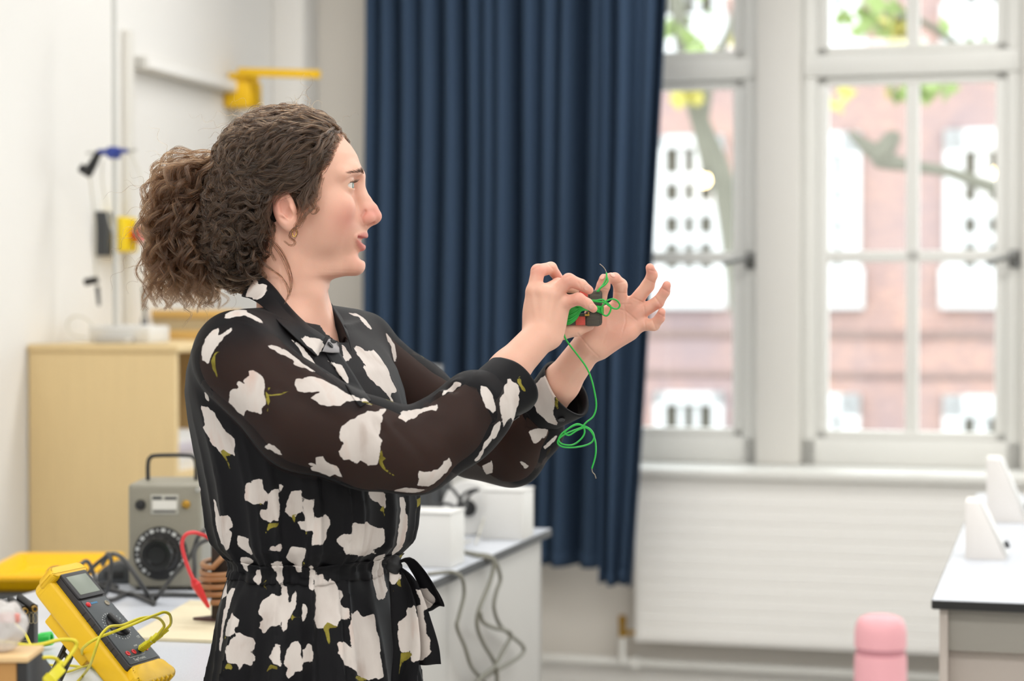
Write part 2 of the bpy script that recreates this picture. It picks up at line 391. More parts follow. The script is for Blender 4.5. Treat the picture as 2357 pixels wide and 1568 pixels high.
# ---------------------------------------------------------------- maple cabinet on the left wall and what stands on it
CV0 = on_u(62, 1000, UL)[0]; CU1 = on_v(405, 1000, CV0)[0]; CZ = on_v(200, 793, CV0)[1]; CV1 = CV0 + 1.25
ca = room_thing('storage_cabinet', 'light maple open-front cabinet against the left wall with papers inside', 'cabinet', UL, CV0, 0)
W = CU1 - UL; L = CV1 - CV0; T = 0.02
MB().span((0.006, 0, 0.0), (W, T, CZ - 0.022), 0.002).build('side_panel', M_maple, ca)
MB().span((0.006, L - T, 0.0), (W, L, CZ - 0.022), 0.002).build('side_panel', M_maple, ca)
MB().span((0.006, -0.006, CZ - 0.022), (W + 0.008, L + 0.006, CZ), 0.003).build('top_panel', M_maple, ca)
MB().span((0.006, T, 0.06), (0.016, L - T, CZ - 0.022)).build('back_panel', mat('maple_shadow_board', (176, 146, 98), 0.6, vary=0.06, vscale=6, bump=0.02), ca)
for zz in (0.06, 0.36, 0.66, 0.94): MB().span((0.016, T, zz), (W - 0.02, L - T, zz + 0.018), 0.002).build('shelf', M_maple, ca)
MB().span((0.016, L * 0.5, 0.06), (W - 0.02, L * 0.5 + 0.018, CZ - 0.022)).build('divider', M_maple, ca)
MB().span((0.02, T, 0), (W - 0.04, L - T, 0.06)).build('plinth', M_dgrey, ca)
r = random.Random(4)
for zz, hh_, du, lab, c in ((0.958, .05, 0, 'thick stack of white papers at the bottom of the cabinet top opening', 0), (1.008, .03, .01, 'pale lilac folder pile on the white papers in the cabinet', 2), (1.038, .035, -.01, 'loose white papers lying topmost in the cabinet opening', 0), (0.678, .07, 0, 'cool white paper stack on the lower cabinet shelf', 1)):
    pp = room_thing('paper_stack', lab, 'papers', UL + 0.26 + du, CV0 + 0.22, zz, None, r.uniform(-0.08, 0.08))
    nS = max(3, int(hh_ / .008))
    for i in range(nS): MB().box((r.uniform(-.006, .006), r.uniform(-.005, .005), hh_ * (i + .5) / nS), (0.3, 0.22, hh_ / nS * .96), 0.001, 1).build('sheaf', mat(['paper_white', 'paper_cool', 'paper_lilac'][c], [(238, 236, 232), (222, 224, 230), (206, 198, 206)][c], 0.8, vary=0.05, vscale=60), pp)
def dtop(px, py, z):   # depth of a point on a horizontal surface
    return (CAM.z - z) * FPX / (py - 700)
# white power box on the cabinet top
def at_top(px, v, z=None):
    """room point on the cabinet top at the given picture column, v metres along"""
    u = on_v(px, 700, v)[0]; return u
vb_ = CV0 + 0.25
ua, ub = at_top(228, vb_), at_top(368, vb_)
wbx = room_thing('power_strip_box', 'low white box lying on top of the maple cabinet', 'box', (ua + ub) / 2, vb_, CZ)
MB().box((0, 0, 0.026), (ub - ua, 0.14, 0.052), 0.006).build('case', M_white, wbx)
MB().box((0, -0.0705, 0.026), ((ub - ua) * 0.9, 0.003, 0.03), 0.001).build('front_strip', mat('pale_grey_plastic', (214, 212, 206), 0.5, bump=0.02), wbx)
sk = MB()
for i in range(3): sk.box(((i - 1) * 0.05, 0, 0.053), (0.035, 0.06, 0.004), 0.001)
sk.build('socket_plate', M_white, wbx)
# wooden frames leaning / lying at the back
fr = room_thing('framed_board', 'light wooden framed board lying at the back of the cabinet top', 'frame', at_top(430, CV0 + 0.85), CV0 + 0.85, CZ)
zf0 = 0.0; zf1 = on_v(400, 713, CV0 + 0.85)[1] - CZ; fw = 0.42
M_pine = mat('pine_wood', (214, 176, 104), 0.5, vary=0.12, vscale=6, stretch=(2, 14, 14), bump=0.03)
xl = at_top(284, CV0 + 0.85) - at_top(430, CV0 + 0.85)
for (z0_, z1_) in ((zf1 - 0.026, zf1), (0.0, 0.03)): MB().span((xl, -0.02, z0_), (xl + fw, 0.02, z1_), 0.003).build('rail', M_pine, fr)
for x_ in (xl, xl + fw - 0.03): MB().span((x_, -0.018, 0.03), (x_ + 0.03, 0.018, zf1 - 0.026), 0.003).build('stile', M_pine, fr)
MB().span((xl + 0.03, -0.004, 0.03), (xl + fw - 0.03, 0.004, zf1 - 0.026)).build('backing_board', mat('grey_board', (196, 182, 150), 0.7, vary=0.05, bump=0.03), fr)
# clamp stand
vst = CV0 + 0.19; ust = at_top(265, vst)
cs = room_thing('clamp_stand', 'tall steel retort stand with blue clamp on the maple cabinet', 'stand', ust, vst, CZ)
MB().box((0.02, 0.0, 0.011), (0.10, 0.15, 0.022), 0.005).build('base', M_panel, cs)
MB().cyl((0, 0, 0.02), (0, 0, on_v(255, -20, vst)[1] - CZ), 0.0065, n=12).build('rod', M_steel, cs)
zcl = on_v(260, 352, vst)[1] - CZ
M_blue = mat('blue_enamel', (46, 66, 150), 0.4, bump=0.03)
c = MB(); c.box((0, -0.005, zcl), (0.03, 0.04, 0.035), 0.006); c.box((-0.025, -0.012, zcl + 0.002), (0.05, 0.016, 0.018), 0.005); c.box((0.03, -0.012, zcl + 0.004), (0.04, 0.014, 0.014), 0.004)
c.build('boss_clamp', M_blue, cs)
c = MB(); c.cyl((0.04, -0.012, zcl + 0.004), (0.075, -0.012, zcl + 0.006), 0.004); c.build('screw', M_steel, cs)
MB().cyl((-0.085, -0.012, zcl), (-0.05, -0.012, zcl + 0.002), 0.004).build('screw', M_steel, cs)
c = MB(); c.tube([(-0.045, -0.015, zcl), (-0.062, -0.02, zcl - 0.035), (-0.082, -0.02, zcl - 0.062)], [0.011, 0.014, 0.017], 10); c.tube([(-0.1, -0.02, zcl - 0.044), (-0.068, -0.02, zcl - 0.062)], 0.014, 10)
c.build('holder', M_black, cs)
def dangling(name, label, pts, r, m, ends=None, cat='cable', group=None, n=7):
    t = thing(name, label, cat, pts[0] if not isinstance(pts[0], tuple) else Vector(pts[0]), 0, group)
    o0 = t.location
    MB().tube([Vector(p) - o0 for p in spline(pts, n)], r, 6).build('cord', m, t, angle=180)
    return t
dS = P(265, 352, 1.0); dd = to_room((0, 0, 0))
def PD(px, py, v):  # world point at picture position on the plane v
    u, z = on_v(px, py, v); return room(u, v, z)
M_wc = mat('white_cord', (206, 202, 188), 0.5, bump=0.02)
t = dangling('hanging_cable', 'pale cable with a black plug hanging from the clamp stand holder', [PD(206, 400, vst - 0.02), PD(212, 450, vst - 0.02), PD(219, 520, vst - 0.02), PD(219, 590, vst - 0.02), PD(222, 640, vst - 0.02), PD(228, 700, vst - 0.02)], 0.0032, M_wc)
l = t.location
MB().tube([PD(196, 650, vst - 0.02) - l, PD(224, 644, vst - 0.02) - l], 0.011, 8).build('plug', M_black, t)
MB().tube([PD(224, 660, vst - 0.02) - l, PD(228, 704, vst - 0.02) - l], [0.007, 0.005], 8).build('plug', M_dgrey, t)
dangling('hanging_cable', 'pale looped cord hanging right of the clamp stand rod', [PD(300, 350, vst), PD(318, 390, vst), PD(331, 440, vst), PD(330, 500, vst), PD(322, 600, vst), PD(326, 690, vst), PD(331, 742, vst)], 0.003, M_wc)
dangling('hanging_cable', 'short pale cord drooping from the blue clamp behind the rod', [PD(236, 370, vst + 0.03), PD(236, 420, vst + 0.03), PD(250, 500, vst + 0.03), PD(268, 560, vst + 0.03)], 0.0028, M_wc)
dangling('coiled_cord', 'thin pale cord loop lying against the wall on the cabinet', [PD(200, 778, CV0 + 0.2), PD(165, 770, CV0 + 0.2), PD(155, 745, CV0 + 0.22), PD(172, 728, CV0 + 0.22), PD(200, 735, CV0 + 0.22), PD(217, 760, CV0 + 0.2), PD(205, 783, CV0 + 0.18)], 0.0025, M_wc)
pl = room_thing('black_adapter', 'small black plug adapter with cord standing before the wooden frame', 'adapter', at_top(332, CV0 + 0.5), CV0 + 0.5, CZ)
MB().lathe([(0.02, 0), (0.021, 0.02), (0.013, 0.035), (0.009, 0.075), (0.006, 0.085)], n=16).build('body', mat('navy_plastic', (40, 46, 66), 0.5, bump=0.03), pl)
c = MB(); c.cyl((0, 0, 0.08), (0, 0, 0.17), 0.006); c.build('cord', M_dgrey, pl)

# ---------------------------------------------------------------- low unit with yellow tray
tz1, tz0 = None, None
TV = 4.75
uu0, tz1 = on_v(0, 1276, TV + 0.2); _, tz0 = on_v(100, 1362, TV)
tu1 = on_v(232, 1300, TV + 0.3)[0]
TUX0, TUX1 = UL + 0.02, tu1
tP = P(-70, 1365, 4.72); TUX0, TUX1 = 0.0, (P(236, 1300, 4.9).x - tP.x) + .06; tz0 = P(50, 1366, 4.72).z; tz1 = P(100, 1276, 5.14).z
un = thing('tray_unit', 'dark low storage unit under the yellow tray by the left wall', 'cabinet', (tP.x, tP.y, 0))
MB().span((0, 0.0, 0.05), (TUX1 - TUX0 - 0.1, 0.5, tz0 - 0.001), 0.004).build('body', M_dgrey, un)
MB().span((0.02, 0.02, 0), (TUX1 - TUX0 - 0.12, 0.47, 0.05)).build('plinth', M_black, un)
ty = thing('yellow_tray', 'shallow bright yellow plastic tray in front of the maple cabinet', 'tray', (tP.x, tP.y, tz0))
tw, tl, th = TUX1 - TUX0 - 0.06, 0.46, tz1 - tz0
b = MB()
def trayring(i, j):
    prof = [(0.0, 0.0, 0.003), (0.0, 0.0, 0.003)]
    return None
t_ = bmesh.new()
def ringv(ins, z): return [t_.verts.new((x, y, z)) for x, y in ((ins, ins), (tw - ins, ins), (tw - ins, tl - ins), (ins, tl - ins))]
rs = [ringv(0.035, 0.0), ringv(0.012, th - 0.012), ringv(0.0, th - 0.01), ringv(0.0, th), ringv(0.016, th), ringv(0.038, 0.004)]
t_.faces.new(rs[0][::-1]); t_.faces.new(rs[-1])
for i in range(len(rs) - 1):
    for k_ in range(4): t_.faces.new((rs[i][k_], rs[i][(k_ + 1) % 4], rs[i + 1][(k_ + 1) % 4], rs[i + 1][k_]))
bmesh.ops.bevel(t_, geom=[e for e in t_.edges], offset=0.003, segments=2, affect='EDGES')
b.add(t_); b.build('tray_shell', mat('tray_yellow', (252, 196, 6), 0.35, bump=0.02), ty)

# ---------------------------------------------------------------- benches
def worktop(t, a, b, z, edge_mat, thick=0.02):
    MB().span((a[0], a[1], z - thick + 0.0015), (b[0], b[1], z - 0.0015)).build('edge_band', edge_mat, t)
    MB().span((a[0] + 0.0015, a[1] + 0.0015, z - 0.002), (b[0] - 0.0015, b[1] - 0.0015, z), 0.0005, 1).build('surface', M_top, t)
    MB().span((a[0] + 0.002, a[1] + 0.002, z - thick), (b[0] - 0.002, b[1] - 0.002, z - thick + 0.002)).build('underside', M_dgrey, t)
LB0 = on_z(0, 1383, ZB)[0]; LB1 = on_z(1120, 1283, ZB)[0] ; LBV = on_z(1256, 1216, ZB)[1]; LBN = 1.6
bl = room_thing('lab_bench', 'left lab bench with pale speckled worktop, dark edge and grey panelled side', 'bench', 0, 0, 0)
worktop(bl, (LB0, LBN), (LB1, LBV), ZB, M_dgrey)
bb = bl
nP = 4
for i in range(nP):
    y0 = LBN + 0.03 + (LBV - 0.06 - LBN) * i / nP; y1 = LBN + 0.03 + (LBV - 0.06 - LBN) * (i + 1) / nP
    MB().span((LB1 - 0.04, y0 + 0.001, 0.1), (LB1 - 0.02, y1 - 0.001, ZB - 0.021), 0.0015).build('side_panel', M_panel, bb)
MB().span((LB0 + 0.02, LBV - 0.045, 0.1), (LB1 - 0.02, LBV - 0.025, ZB - 0.021), 0.0015).build('end_panel', M_panel, bb)
MB().span((LB0 + 0.02, LBN + 0.03, 0.1), (LB0 + 0.04, LBV - 0.045, ZB - 0.021)).build('rear_panel', M_panel, bb)
MB().span((LB0 + 0.05, LBN + 0.06, 0.0), (LB1 - 0.07, LBV - 0.07, 0.1)).build('plinth', M_dgrey, bb)
RB0 = on_z(2144, 1381, ZB)[0]; RBV0 = on_z(2144, 1381, ZB)[1]; RB1 = RB0 + 1.5; RBV1 = RBV0 + 2.2
br = room_thing('lab_bench', 'right lab bench with white worktop, black edge and beige panels', 'bench', 0, 0, 0)
worktop(br, (RB0, RBV0), (RB1, RBV1), ZB, M_black, 0.018)
b2 = br
MB().span((RB0 + 0.014, RBV0 + 0.014, 0.0), (RB0 + 0.03, RBV1 - 0.02, ZB - 0.019), 0.0015).build('end_panel', M_panel2, b2)
MB().span((RB0 + 0.03, RBV0 + 0.05, 0.1), (RB1 - 0.03, RBV0 + 0.068, ZB - 0.1), 0.0015).build('front_panel', M_panel2, b2)
MB().span((RB0 + 0.03, RBV0 + 0.03, ZB - 0.1), (RB1 - 0.03, RBV0 + 0.05, ZB - 0.019), 0.0015).build('rail', mat('shadow_band_grey', (160, 156, 148), 0.6, bump=0.02), b2)  # darker strip: its grey paints in the shadow below the worktop edge
MB().span((RB1 - 0.03, RBV0 + 0.014, 0.0), (RB1 - 0.014, RBV1 - 0.02, ZB - 0.019)).build('end_panel', M_panel2, b2)
MB().span((RB0 + 0.03, RBV0 + 0.08, 0.0), (RB1 - 0.03, RBV0 + 0.1, 0.1)).build('plinth', M_dgrey, b2)
# wedge shaped card stands on the right bench
def wedge(label, pxl, pxr, py_top, py_bot):
    d = depth_on_z(py_bot, ZB); u0, v0 = on_z(pxl, py_bot, ZB); s = d / FPX
    t = room_thing('wedge_stand', label, 'stand', u0, v0, ZB, 'white wedge stands on the right bench')
    w = (pxr - pxl) * s; h = (py_bot - py_top) * s * 0.93; top = w * 0.32; dep = 0.12
    mt = Matrix(((1, 0, 0, 0), (0, 0, 1, 0), (0, 1, 0, 0), (0, 0, 0, 1)))
    m_ = mat('wedge_card', (232, 228, 224), 0.65, bump=0.03)
    MB().prism([(0, 0), (w, 0), (top, h), (0, h)], 0, dep, mt, 0.002).build('body', m_, t)
    nx, nz = h, w - top; ln = math.hypot(nx, nz); nx /= ln; nz /= ln
    off = 0.006
    MB().prism([(w * 0.97 + nx * 0.001, h * 0.05), (w * 0.97 + nx * off, h * 0.05 + nz * off), (top + nx * off, h * 0.98 + nz * off), (top + nx * 0.001, h * 0.98)], 0.008, dep - 0.008, mt, 0.0008).build('front_plate', M_white, t)
    MB().cyl((w * 0.9 + nx * 0.006, 0.02, h * 0.22 + nz * 0.006), (w * 0.9 + nx * 0.016, 0.02, h * 0.22 + nz * 0.016), 0.008, n=12).build('knob', M_dgrey, t)
    return t
wedge('white wedge stand nearer the front corner of the right bench', 2221, 2313, 1145, 1287)
wedge('white wedge stand farther back on the right bench, cut by the frame', 2270, 2360, 1045, 1202)

# ---------------------------------------------------------------- things on the far end of the left bench
def bench_pt(px, py, z=ZB): u, v = on_z(px, py, z); return u, v
u, v = bench_pt(1000, 1308)
wb1 = room_thing('white_box', 'white card box at the edge of the left bench beside the woman', 'box', u - 0.02, v + 0.05, ZB)
MB().box((0, 0, 0.0575), (0.115, 0.1, 0.115), 0.004).build('carton', M_white, wb1)
MB().box((0, 0, 0.117), (0.118, 0.103, 0.004), 0.0015).build('lid', M_white, wb1)
u, v = bench_pt(1155, 1243)
wb2 = room_thing('white_box', 'white card box at the far corner of the left bench', 'box', u, v + 0.05, ZB)
MB().box((0, 0, 0.0575), (0.105, 0.1, 0.115), 0.004).build('carton', M_white, wb2)
MB().box((0, 0, 0.117), (0.108, 0.103, 0.004), 0.0015).build('lid', M_white, wb2)
MB().box((-0.045, -0.052, 0.09), (0.006, 0.004, 0.05), 0.001).build('flap', M_white, wb2)
u, v = bench_pt(1078, 1232)
rl = room_thing('cable_reel', 'white reel with a dark hub standing between two white boxes', 'reel', u, v + 0.03, ZB)
my = Matrix.Translation((0, 0, 0.066)) @ Matrix.Rotation(math.pi / 2, 4, 'X')
MB().lathe([(0.018, -0.03), (0.064, -0.03), (0.066, -0.026), (0.062, -0.022), (0.05, -0.018), (0.05, 0.018), (0.062, 0.022), (0.066, 0.026), (0.064, 0.03), (0.018, 0.03)], n=40, mtx=my).build('drum', M_white, rl)
MB().lathe([(0.02, 0.026), (0.02, 0.036), (0.012, 0.038), (0.002, 0.038)], n=24, mtx=my).build('hub', M_black, rl)
MB().lathe([(0.051, -0.017), (0.056, -0.012), (0.056, 0.012), (0.051, 0.017)], n=40, mtx=my).build('cord', M_wc, rl)
u, v = bench_pt(1020, 1215)
eq = room_thing('white_instrument', 'white instrument case behind the cable reel on the left bench', 'instrument', u + 0.02, v + 0.16, ZB)
MB().box((0, 0, 0.08), (0.2, 0.12, 0.13), 0.008).build('case', M_white, eq)
MB().box((0, -0.061, 0.085), (0.17, 0.003, 0.09), 0.001).build('front_plate', mat('pale_grey_plastic'), eq)
for x_ in (-0.05, 0.04): MB().lathe([(0.016, 0), (0.015, 0.012), (0.012, 0.015)], n=20, mtx=Matrix.Translation((x_, -0.063, 0.09)) @ Matrix.Rotation(math.pi / 2, 4, 'X')).build('knob', M_dgrey, eq)
for x_ in (-0.07, 0.07): MB().box((x_, 0, 0.0075), (0.02, 0.08, 0.015), 0.002).build('foot', M_black, eq)
u, v = bench_pt(968, 1232)
sp = room_thing('black_speaker', 'small black box behind the white box beside the woman', 'speaker', u - 0.01, v + 0.1, ZB)
MB().box((0, 0, 0.075), (0.09, 0.09, 0.15), 0.006).build('case', M_black, sp)
MB().box((0, -0.046, 0.075), (0.08, 0.003, 0.135), 0.001).build('grille', M_dgrey, sp)
# monitor behind her arm
u, v = bench_pt(960, 1222); mv = v + 0.12
ms = on_v(1018, 838, mv)
mo = room_thing('monitor', 'dark flat monitor with grey bezel mostly hidden behind her sleeve', 'monitor', ms[0] - 0.2, mv, ZB)
mz1 = ms[1] - ZB
MB().box((0, 0, mz1 - 0.13), (0.4, 0.02, 0.26), 0.004).build('screen', mat('screen_dark', (38, 42, 46), 0.2, bump=0.005), mo)
f = MB()
for (a, b_) in (((-0.2, mz1 - 0.012), (0.2, mz1)), ((-0.2, mz1 - 0.26), (0.2, mz1 - 0.24)), ((-0.2, mz1 - 0.26), (-0.186, mz1)), ((0.186, mz1 - 0.26), (0.2, mz1))): f.span((a[0], -0.018, a[1]), (b_[0], -0.008, b_[1]), 0.002)
f.build('bezel', mat('bezel_grey', (128, 130, 132), 0.4, bump=0.02), mo)
MB().box((0, 0.02, (mz1 - 0.2) / 2), (0.05, 0.02, mz1 - 0.2), 0.004).build('stalk', M_dgrey, mo)
MB().box((0, 0.02, 0.006), (0.2, 0.14, 0.012), 0.004).build('foot', M_dgrey, mo)

# cables from the bench end
def bz(px, py, lift=0.004): 
    u, v = on_z(px, py, ZB + lift); return room(u, v, ZB + lift)
def side(px, py, off=0.006):
    v, z = on_u(px, py, LB1 + off); return room(LB1 + off, v, z)
dangling('grey_cable', 'dark grey cable looping up from the reel to the white box', [bz(1062, 1270), PD(1056, 1215, LBV - 0.33), PD(1064, 1165, LBV - 0.33), PD(1040, 1125, LBV - 0.33), PD(1010, 1115, LBV - 0.33), PD(988, 1135, LBV - 0.33), PD(996, 1165, LBV - 0.33), PD(1030, 1160, LBV - 0.33), PD(1052, 1180, LBV - 0.33), PD(1046, 1235, LBV - 0.33), bz(1052, 1262), bz(1070, 1272)], 0.0045, M_cable)
dangling('grey_cable', 'thick grey cable arching over the top of the white reel', [bz(1050, 1268), PD(1075, 1150, LBV - 0.33), PD(1100, 1128, LBV - 0.33), PD(1066, 1140, LBV - 0.33), PD(1046, 1200, LBV - 0.33), bz(1056, 1272)], 0.0042, M_cable)
dangling('white_lead', 'thin white lead curling beside the far white box', [bz(1068, 1250), PD(1110, 1235, LBV - 0.18), PD(1140, 1200, LBV - 0.18), PD(1128, 1160, LBV - 0.18), bz(1095, 1252)], 0.0018, M_wc)
dangling('grey_cable', 'grey cable hanging over the bench edge in a wide loop, rightmost', [bz(1065, 1271), bz(1098, 1276), side(1134, 1285, 0.01), side(1152, 1330), side(1142, 1365), side(1137, 1400), side(1150, 1438), side(1175, 1462), side(1205, 1490), side(1196, 1512), side(1150, 1540), side(1110, 1562), side(1080, 1590)], 0.0046, M_cable2)
dangling('grey_cable', 'grey cable hanging over the bench edge, middle one crossing itself', [bz(1075, 1273), bz(1105, 1281), side(1136, 1292, 0.012), side(1128, 1340, 0.012), side(1104, 1400, 0.012), side(1098, 1440, 0.012), side(1112, 1480, 0.012), side(1140, 1530, 0.012), side(1144, 1575, 0.012), side(1140, 1600, 0.012)], 0.0046, M_cable2)
dangling('grey_cable', 'short grey cable joining the hanging cables across the bench side', [side(1105, 1410, 0.018), side(1112, 1432, 0.018), side(1140, 1446, 0.018), side(1172, 1455, 0.018), side(1174, 1470, 0.018), side(1155, 1505, 0.018), side(1138, 1535, 0.018), side(1105, 1562, 0.018), side(1090, 1590, 0.018)], 0.0046, M_cable2)
dangling('grey_cable', 'grey cable hanging over the bench edge, leftmost nearest the woman', [bz(985, 1322), bz(1020, 1318), bz(1045, 1318), side(1064, 1332, 0.01), side(1068, 1370), side(1056, 1420), side(1052, 1445), side(1070, 1490), side(1085, 1535), side(1108, 1562), side(1130, 1590)], 0.0042, M_cable2)

# ---------------------------------------------------------------- pink bottle on a near table
NZ = 0.95; dbt = 1.85
bp = P(2027, 1416, dbt)
nt_ = thing('side_table', 'small pale table below the picture carrying the pink bottle', 'table', (bp.x, bp.y, 0), 0)
MB().box((0, 0, NZ - 0.0125), (0.5, 0.5, 0.025), 0.003).build('top', M_top, nt_)
for sx in (-1, 1):
    for sy in (-1, 1): MB().cyl((sx * 0.21, sy * 0.21, 0), (sx * 0.21, sy * 0.21, NZ - 0.025), 0.018, n=12).build('leg', M_steel, nt_)
bo = thing('pink_bottle', 'blurred pink flask with domed cap in the right foreground', 'bottle', (bp.x, bp.y, NZ))
H = bp.z - NZ; R = 58 * dbt / FPX
M_pink = mat('pink_silicone', (226, 164, 171), 0.5, bump=0.02)
capz = H - 84 * dbt / FPX
MB().lathe([(R * 0.92, 0), (R * 1.02, 0.006), (R * 1.03, capz - 0.008), (R * 1.0, capz - 0.002)], n=40).build('body', M_pink, bo)
MB().lathe([(R * 0.96, capz - 0.002), (R * 0.96, capz + 0.004)], n=40).build('seal_ring', mat('dusky_pink', (190, 128, 138), 0.5, bump=0.02), bo)
MB().lathe([(R * 1.02, capz + 0.004), (R * 1.02, H - 0.016), (R * 0.97, H - 0.009), (R * 0.84, H - 0.003), (R * 0.6, H - 0.0006), (R * 0.1, H)], n=40).build('cap', M_pink, bo)
# ---------------------------------------------------------------- outside: brick building, trees
BV = 27.0
def fx(px): return on_v(px, 700, BV)[0]
def fz(py): return on_v(1900, py, BV)[1]
M_brick = bpy.data.materials.new('red_brick'); M_brick.use_nodes = True
nt = M_brick.node_tree; b = nt.nodes['Principled BSDF']; b.inputs['Roughness'].default_value = 0.9
tc = nt.nodes.new('ShaderNodeTexCoord'); mp = nt.nodes.new('ShaderNodeMapping'); mp.inputs['Rotation'].default_value = (math.pi / 2, 0, 0)
br_ = nt.nodes.new('ShaderNodeTexBrick'); br_.inputs['Scale'].default_value = 4.4; br_.inputs['Mortar Size'].default_value = 0.012
br_.inputs['Color1'].default_value = (*lin((186, 148, 134)), 1); br_.inputs['Color2'].default_value = (*lin((164, 134, 127)), 1); br_.inputs['Mortar'].default_value = (*lin((160, 148, 140)), 1)
nz = nt.nodes.new('ShaderNodeTexNoise'); nz.inputs['Scale'].default_value = 0.55; nz.inputs['Detail'].default_value = 4
mx = nt.nodes.new('ShaderNodeMix'); mx.data_type = 'RGBA'; mx.blend_type = 'MIX'
cr = nt.nodes.new('ShaderNodeValToRGB'); cr.color_ramp.elements[0].position = 0.35; cr.color_ramp.elements[1].position = 0.7
cr.color_ramp.elements[0].color = (0.0, 0.0, 0.0, 1); cr.color_ramp.elements[1].color = (0.75, 0.75, 0.75, 1)
mx.inputs['B'].default_value = (*lin((146, 132, 136)), 1)
nt.links.new(tc.outputs['Object'], mp.inputs[0]); nt.links.new(mp.outputs[0], br_.inputs[0]); nt.links.new(tc.outputs['Object'], nz.inputs[0]); nt.links.new(nz.outputs[0], cr.inputs[0])
nt.links.new(cr.outputs[0], mx.inputs['Factor']); nt.links.new(br_.outputs[0], mx.inputs['A']); nt.links.new(mx.outputs['Result'], b.inputs['Base Color'])
M_stone = mat('white_stucco', (206, 206, 206), 0.7, bump=0.05)
M_pane2 = mat('far_window_glass', (92, 88, 78), 0.6, spec=0.1, vary=0.25, vscale=1.2, bump=0.01)
bd = room_thing('brick_building', 'red brick building with white framed sash windows seen across the street', 'building', 0, BV, 0)
MB().span((fx(900), 0, -6), (fx(3300), 1.5, 7.5)).build('wall', M_brick, bd, smooth=False)
BD = MB()
for (p0, p1) in ((150, 172), (760, 778), (855, 868)):
    MB().span((fx(900), -0.05, fz(p1)), (fx(3300), 0, fz(p0)), 0.01).build('string_course', mat('dark_brick_band', (138, 118, 112), 0.9, vary=0.1, bump=0.1), bd)
def far_window(px0, px1, py0, py1, cols, rows, label=None):
    x0, x1, z0, z1 = fx(px0), fx(px1), fz(py1), fz(py0)
    w = MB(); s = 0.16 if cols == 3 else 0.27
    for (a, c_) in ((x0, x0 + s), (x1 - s, x1)): w.span((a, -0.12, z0), (c_, 0.0, z1), 0.01)
    w.span((x0, -0.12, z1 - s * 1.1), (x1, 0.0, z1), 0.01)
    w.span((x0 - 0.05, -0.2, z0), (x1 + 0.05, 0.0, z0 + 0.55), 0.02)         # deep white sill panel
    o = w.build('window', M_stone, bd)
    gl, gr, g0, g1 = x0 + s, x1 - s, z0 + 0.55, z1 - s * 1.1
    bars = MB()
    for i in range(1, cols): bars.box((gl + (gr - gl) * i / cols, -0.05, (g0 + g1) / 2), (0.09 if cols == 3 else 0.17, 0.05, g1 - g0), 0.01)
    for j in range(1, rows): bars.box(((gl + gr) / 2, -0.06, g0 + (g1 - g0) * j / rows), (gr - gl, 0.06, 0.22 if (rows > 3 and j == 2) else 0.15), 0.01)
    bars.build('sash_bars', M_stone, o)
    MB().span((gl, -0.03, g0), (gr, -0.01, g1)).build('pane', M_pane2, o)
for (p0, p1) in ((1508, 1668), (1838, 1982), (2172, 2350), (2520, 2690)):
    nc_ = 2 if p0 in (2172, 1838) else 3
    far_window(p0, p1, 305, 712, nc_, 4)
    far_window(p0, p1, 905, 1300, nc_, 3)
    far_window(p0, p1, -340, 118, nc_, 4)
far_window(1150, 1310, 305, 712, 3, 5); far_window(1150, 1310, 905, 1300, 3, 4)
# lamps glowing in the far windows
for (px, py, lab) in ((2303, 398, 'round warm lamp glowing in the right far window'), (1619, 414, 'round warm lamp glowing in the left far window')):
    uu, zz = on_v(px, py, BV - 0.5)
    t = room_thing('globe_lamp', lab, 'lamp', uu, BV - 0.5, zz - 0.2, 'globe lamps across the street')
    MB().lathe([(0.005, 0.11), (0.05, 0.12), (0.085, 0.16), (0.095, 0.2), (0.085, 0.24), (0.05, 0.28), (0.005, 0.29)], n=16).build('globe', mat('warm_globe', (255, 214, 150), 0.4, emit=14, bump=0.01), t)
    MB().tube([(0, 0, 0.12), (0, 0.1, 0.02), (0, 0.22, 0.02)], 0.02, 6).build('bracket', M_dgrey, t)
# tree outside: trunk and boughs with sparse autumn leaves
M_bark = mat('plane_bark', (112, 110, 98), 0.9, vary=0.3, vscale=3, bump=0.3, bscale=20)
def PX(px, py, d): return P(px, py, d)
def tree(label, paths, leaves, base):
    t = thing('plane_tree', label, 'tree', base, 0, 'bare trees outside')
    b = MB(); o = Vector(base)
    for k, (pts, rs) in enumerate(paths):
        sp = spline([Vector(p) - o for p in pts], 6); m = len(sp)
        rr = [np.interp(i / (m - 1) * (len(rs) - 1), range(len(rs)), rs) for i in range(m)]
        MB().tube(sp, rr, 9).build('trunk' if k == 0 else 'branch', M_bark, t, angle=180)
    lm = [mat('leaf_green', (132, 150, 88), 0.6, vary=0.2, vscale=5, bump=0.05), mat('leaf_yellow', (176, 166, 84), 0.6, vary=0.15, vscale=5, bump=0.05)]
    rr = random.Random(len(leaves))
    for (px, py, d, n, spread, k) in leaves:
        b = MB(); c = PX(px, py, d) - o
        for i in range(n):
            p = c + Vector((rr.gauss(0, spread), rr.gauss(0, spread), rr.gauss(0, spread * 0.7))); s = rr.uniform(0.04, 0.075)
            R = Matrix.Rotation(rr.uniform(0, 6.28), 4, 'Z') @ Matrix.Rotation(rr.uniform(-1, 1), 4, 'X')
            q = [p + R.to_3x3() @ (Vector(v_) * s) for v_ in ((-1, 0, 0), (-0.5, 0, 0.6), (0, 0, 1.2), (0.5, 0, 0.6), (1, 0, 0), (0, 0, -1))]
            b.bm.faces.new([b.bm.verts.new(x) for x in q])
        lo = b.build('leaves', lm[k], t, smooth=False); lo['kind'] = 'stuff'
dT = 14.0
bT = PX(1720, 1300, dT); bT.z = -6
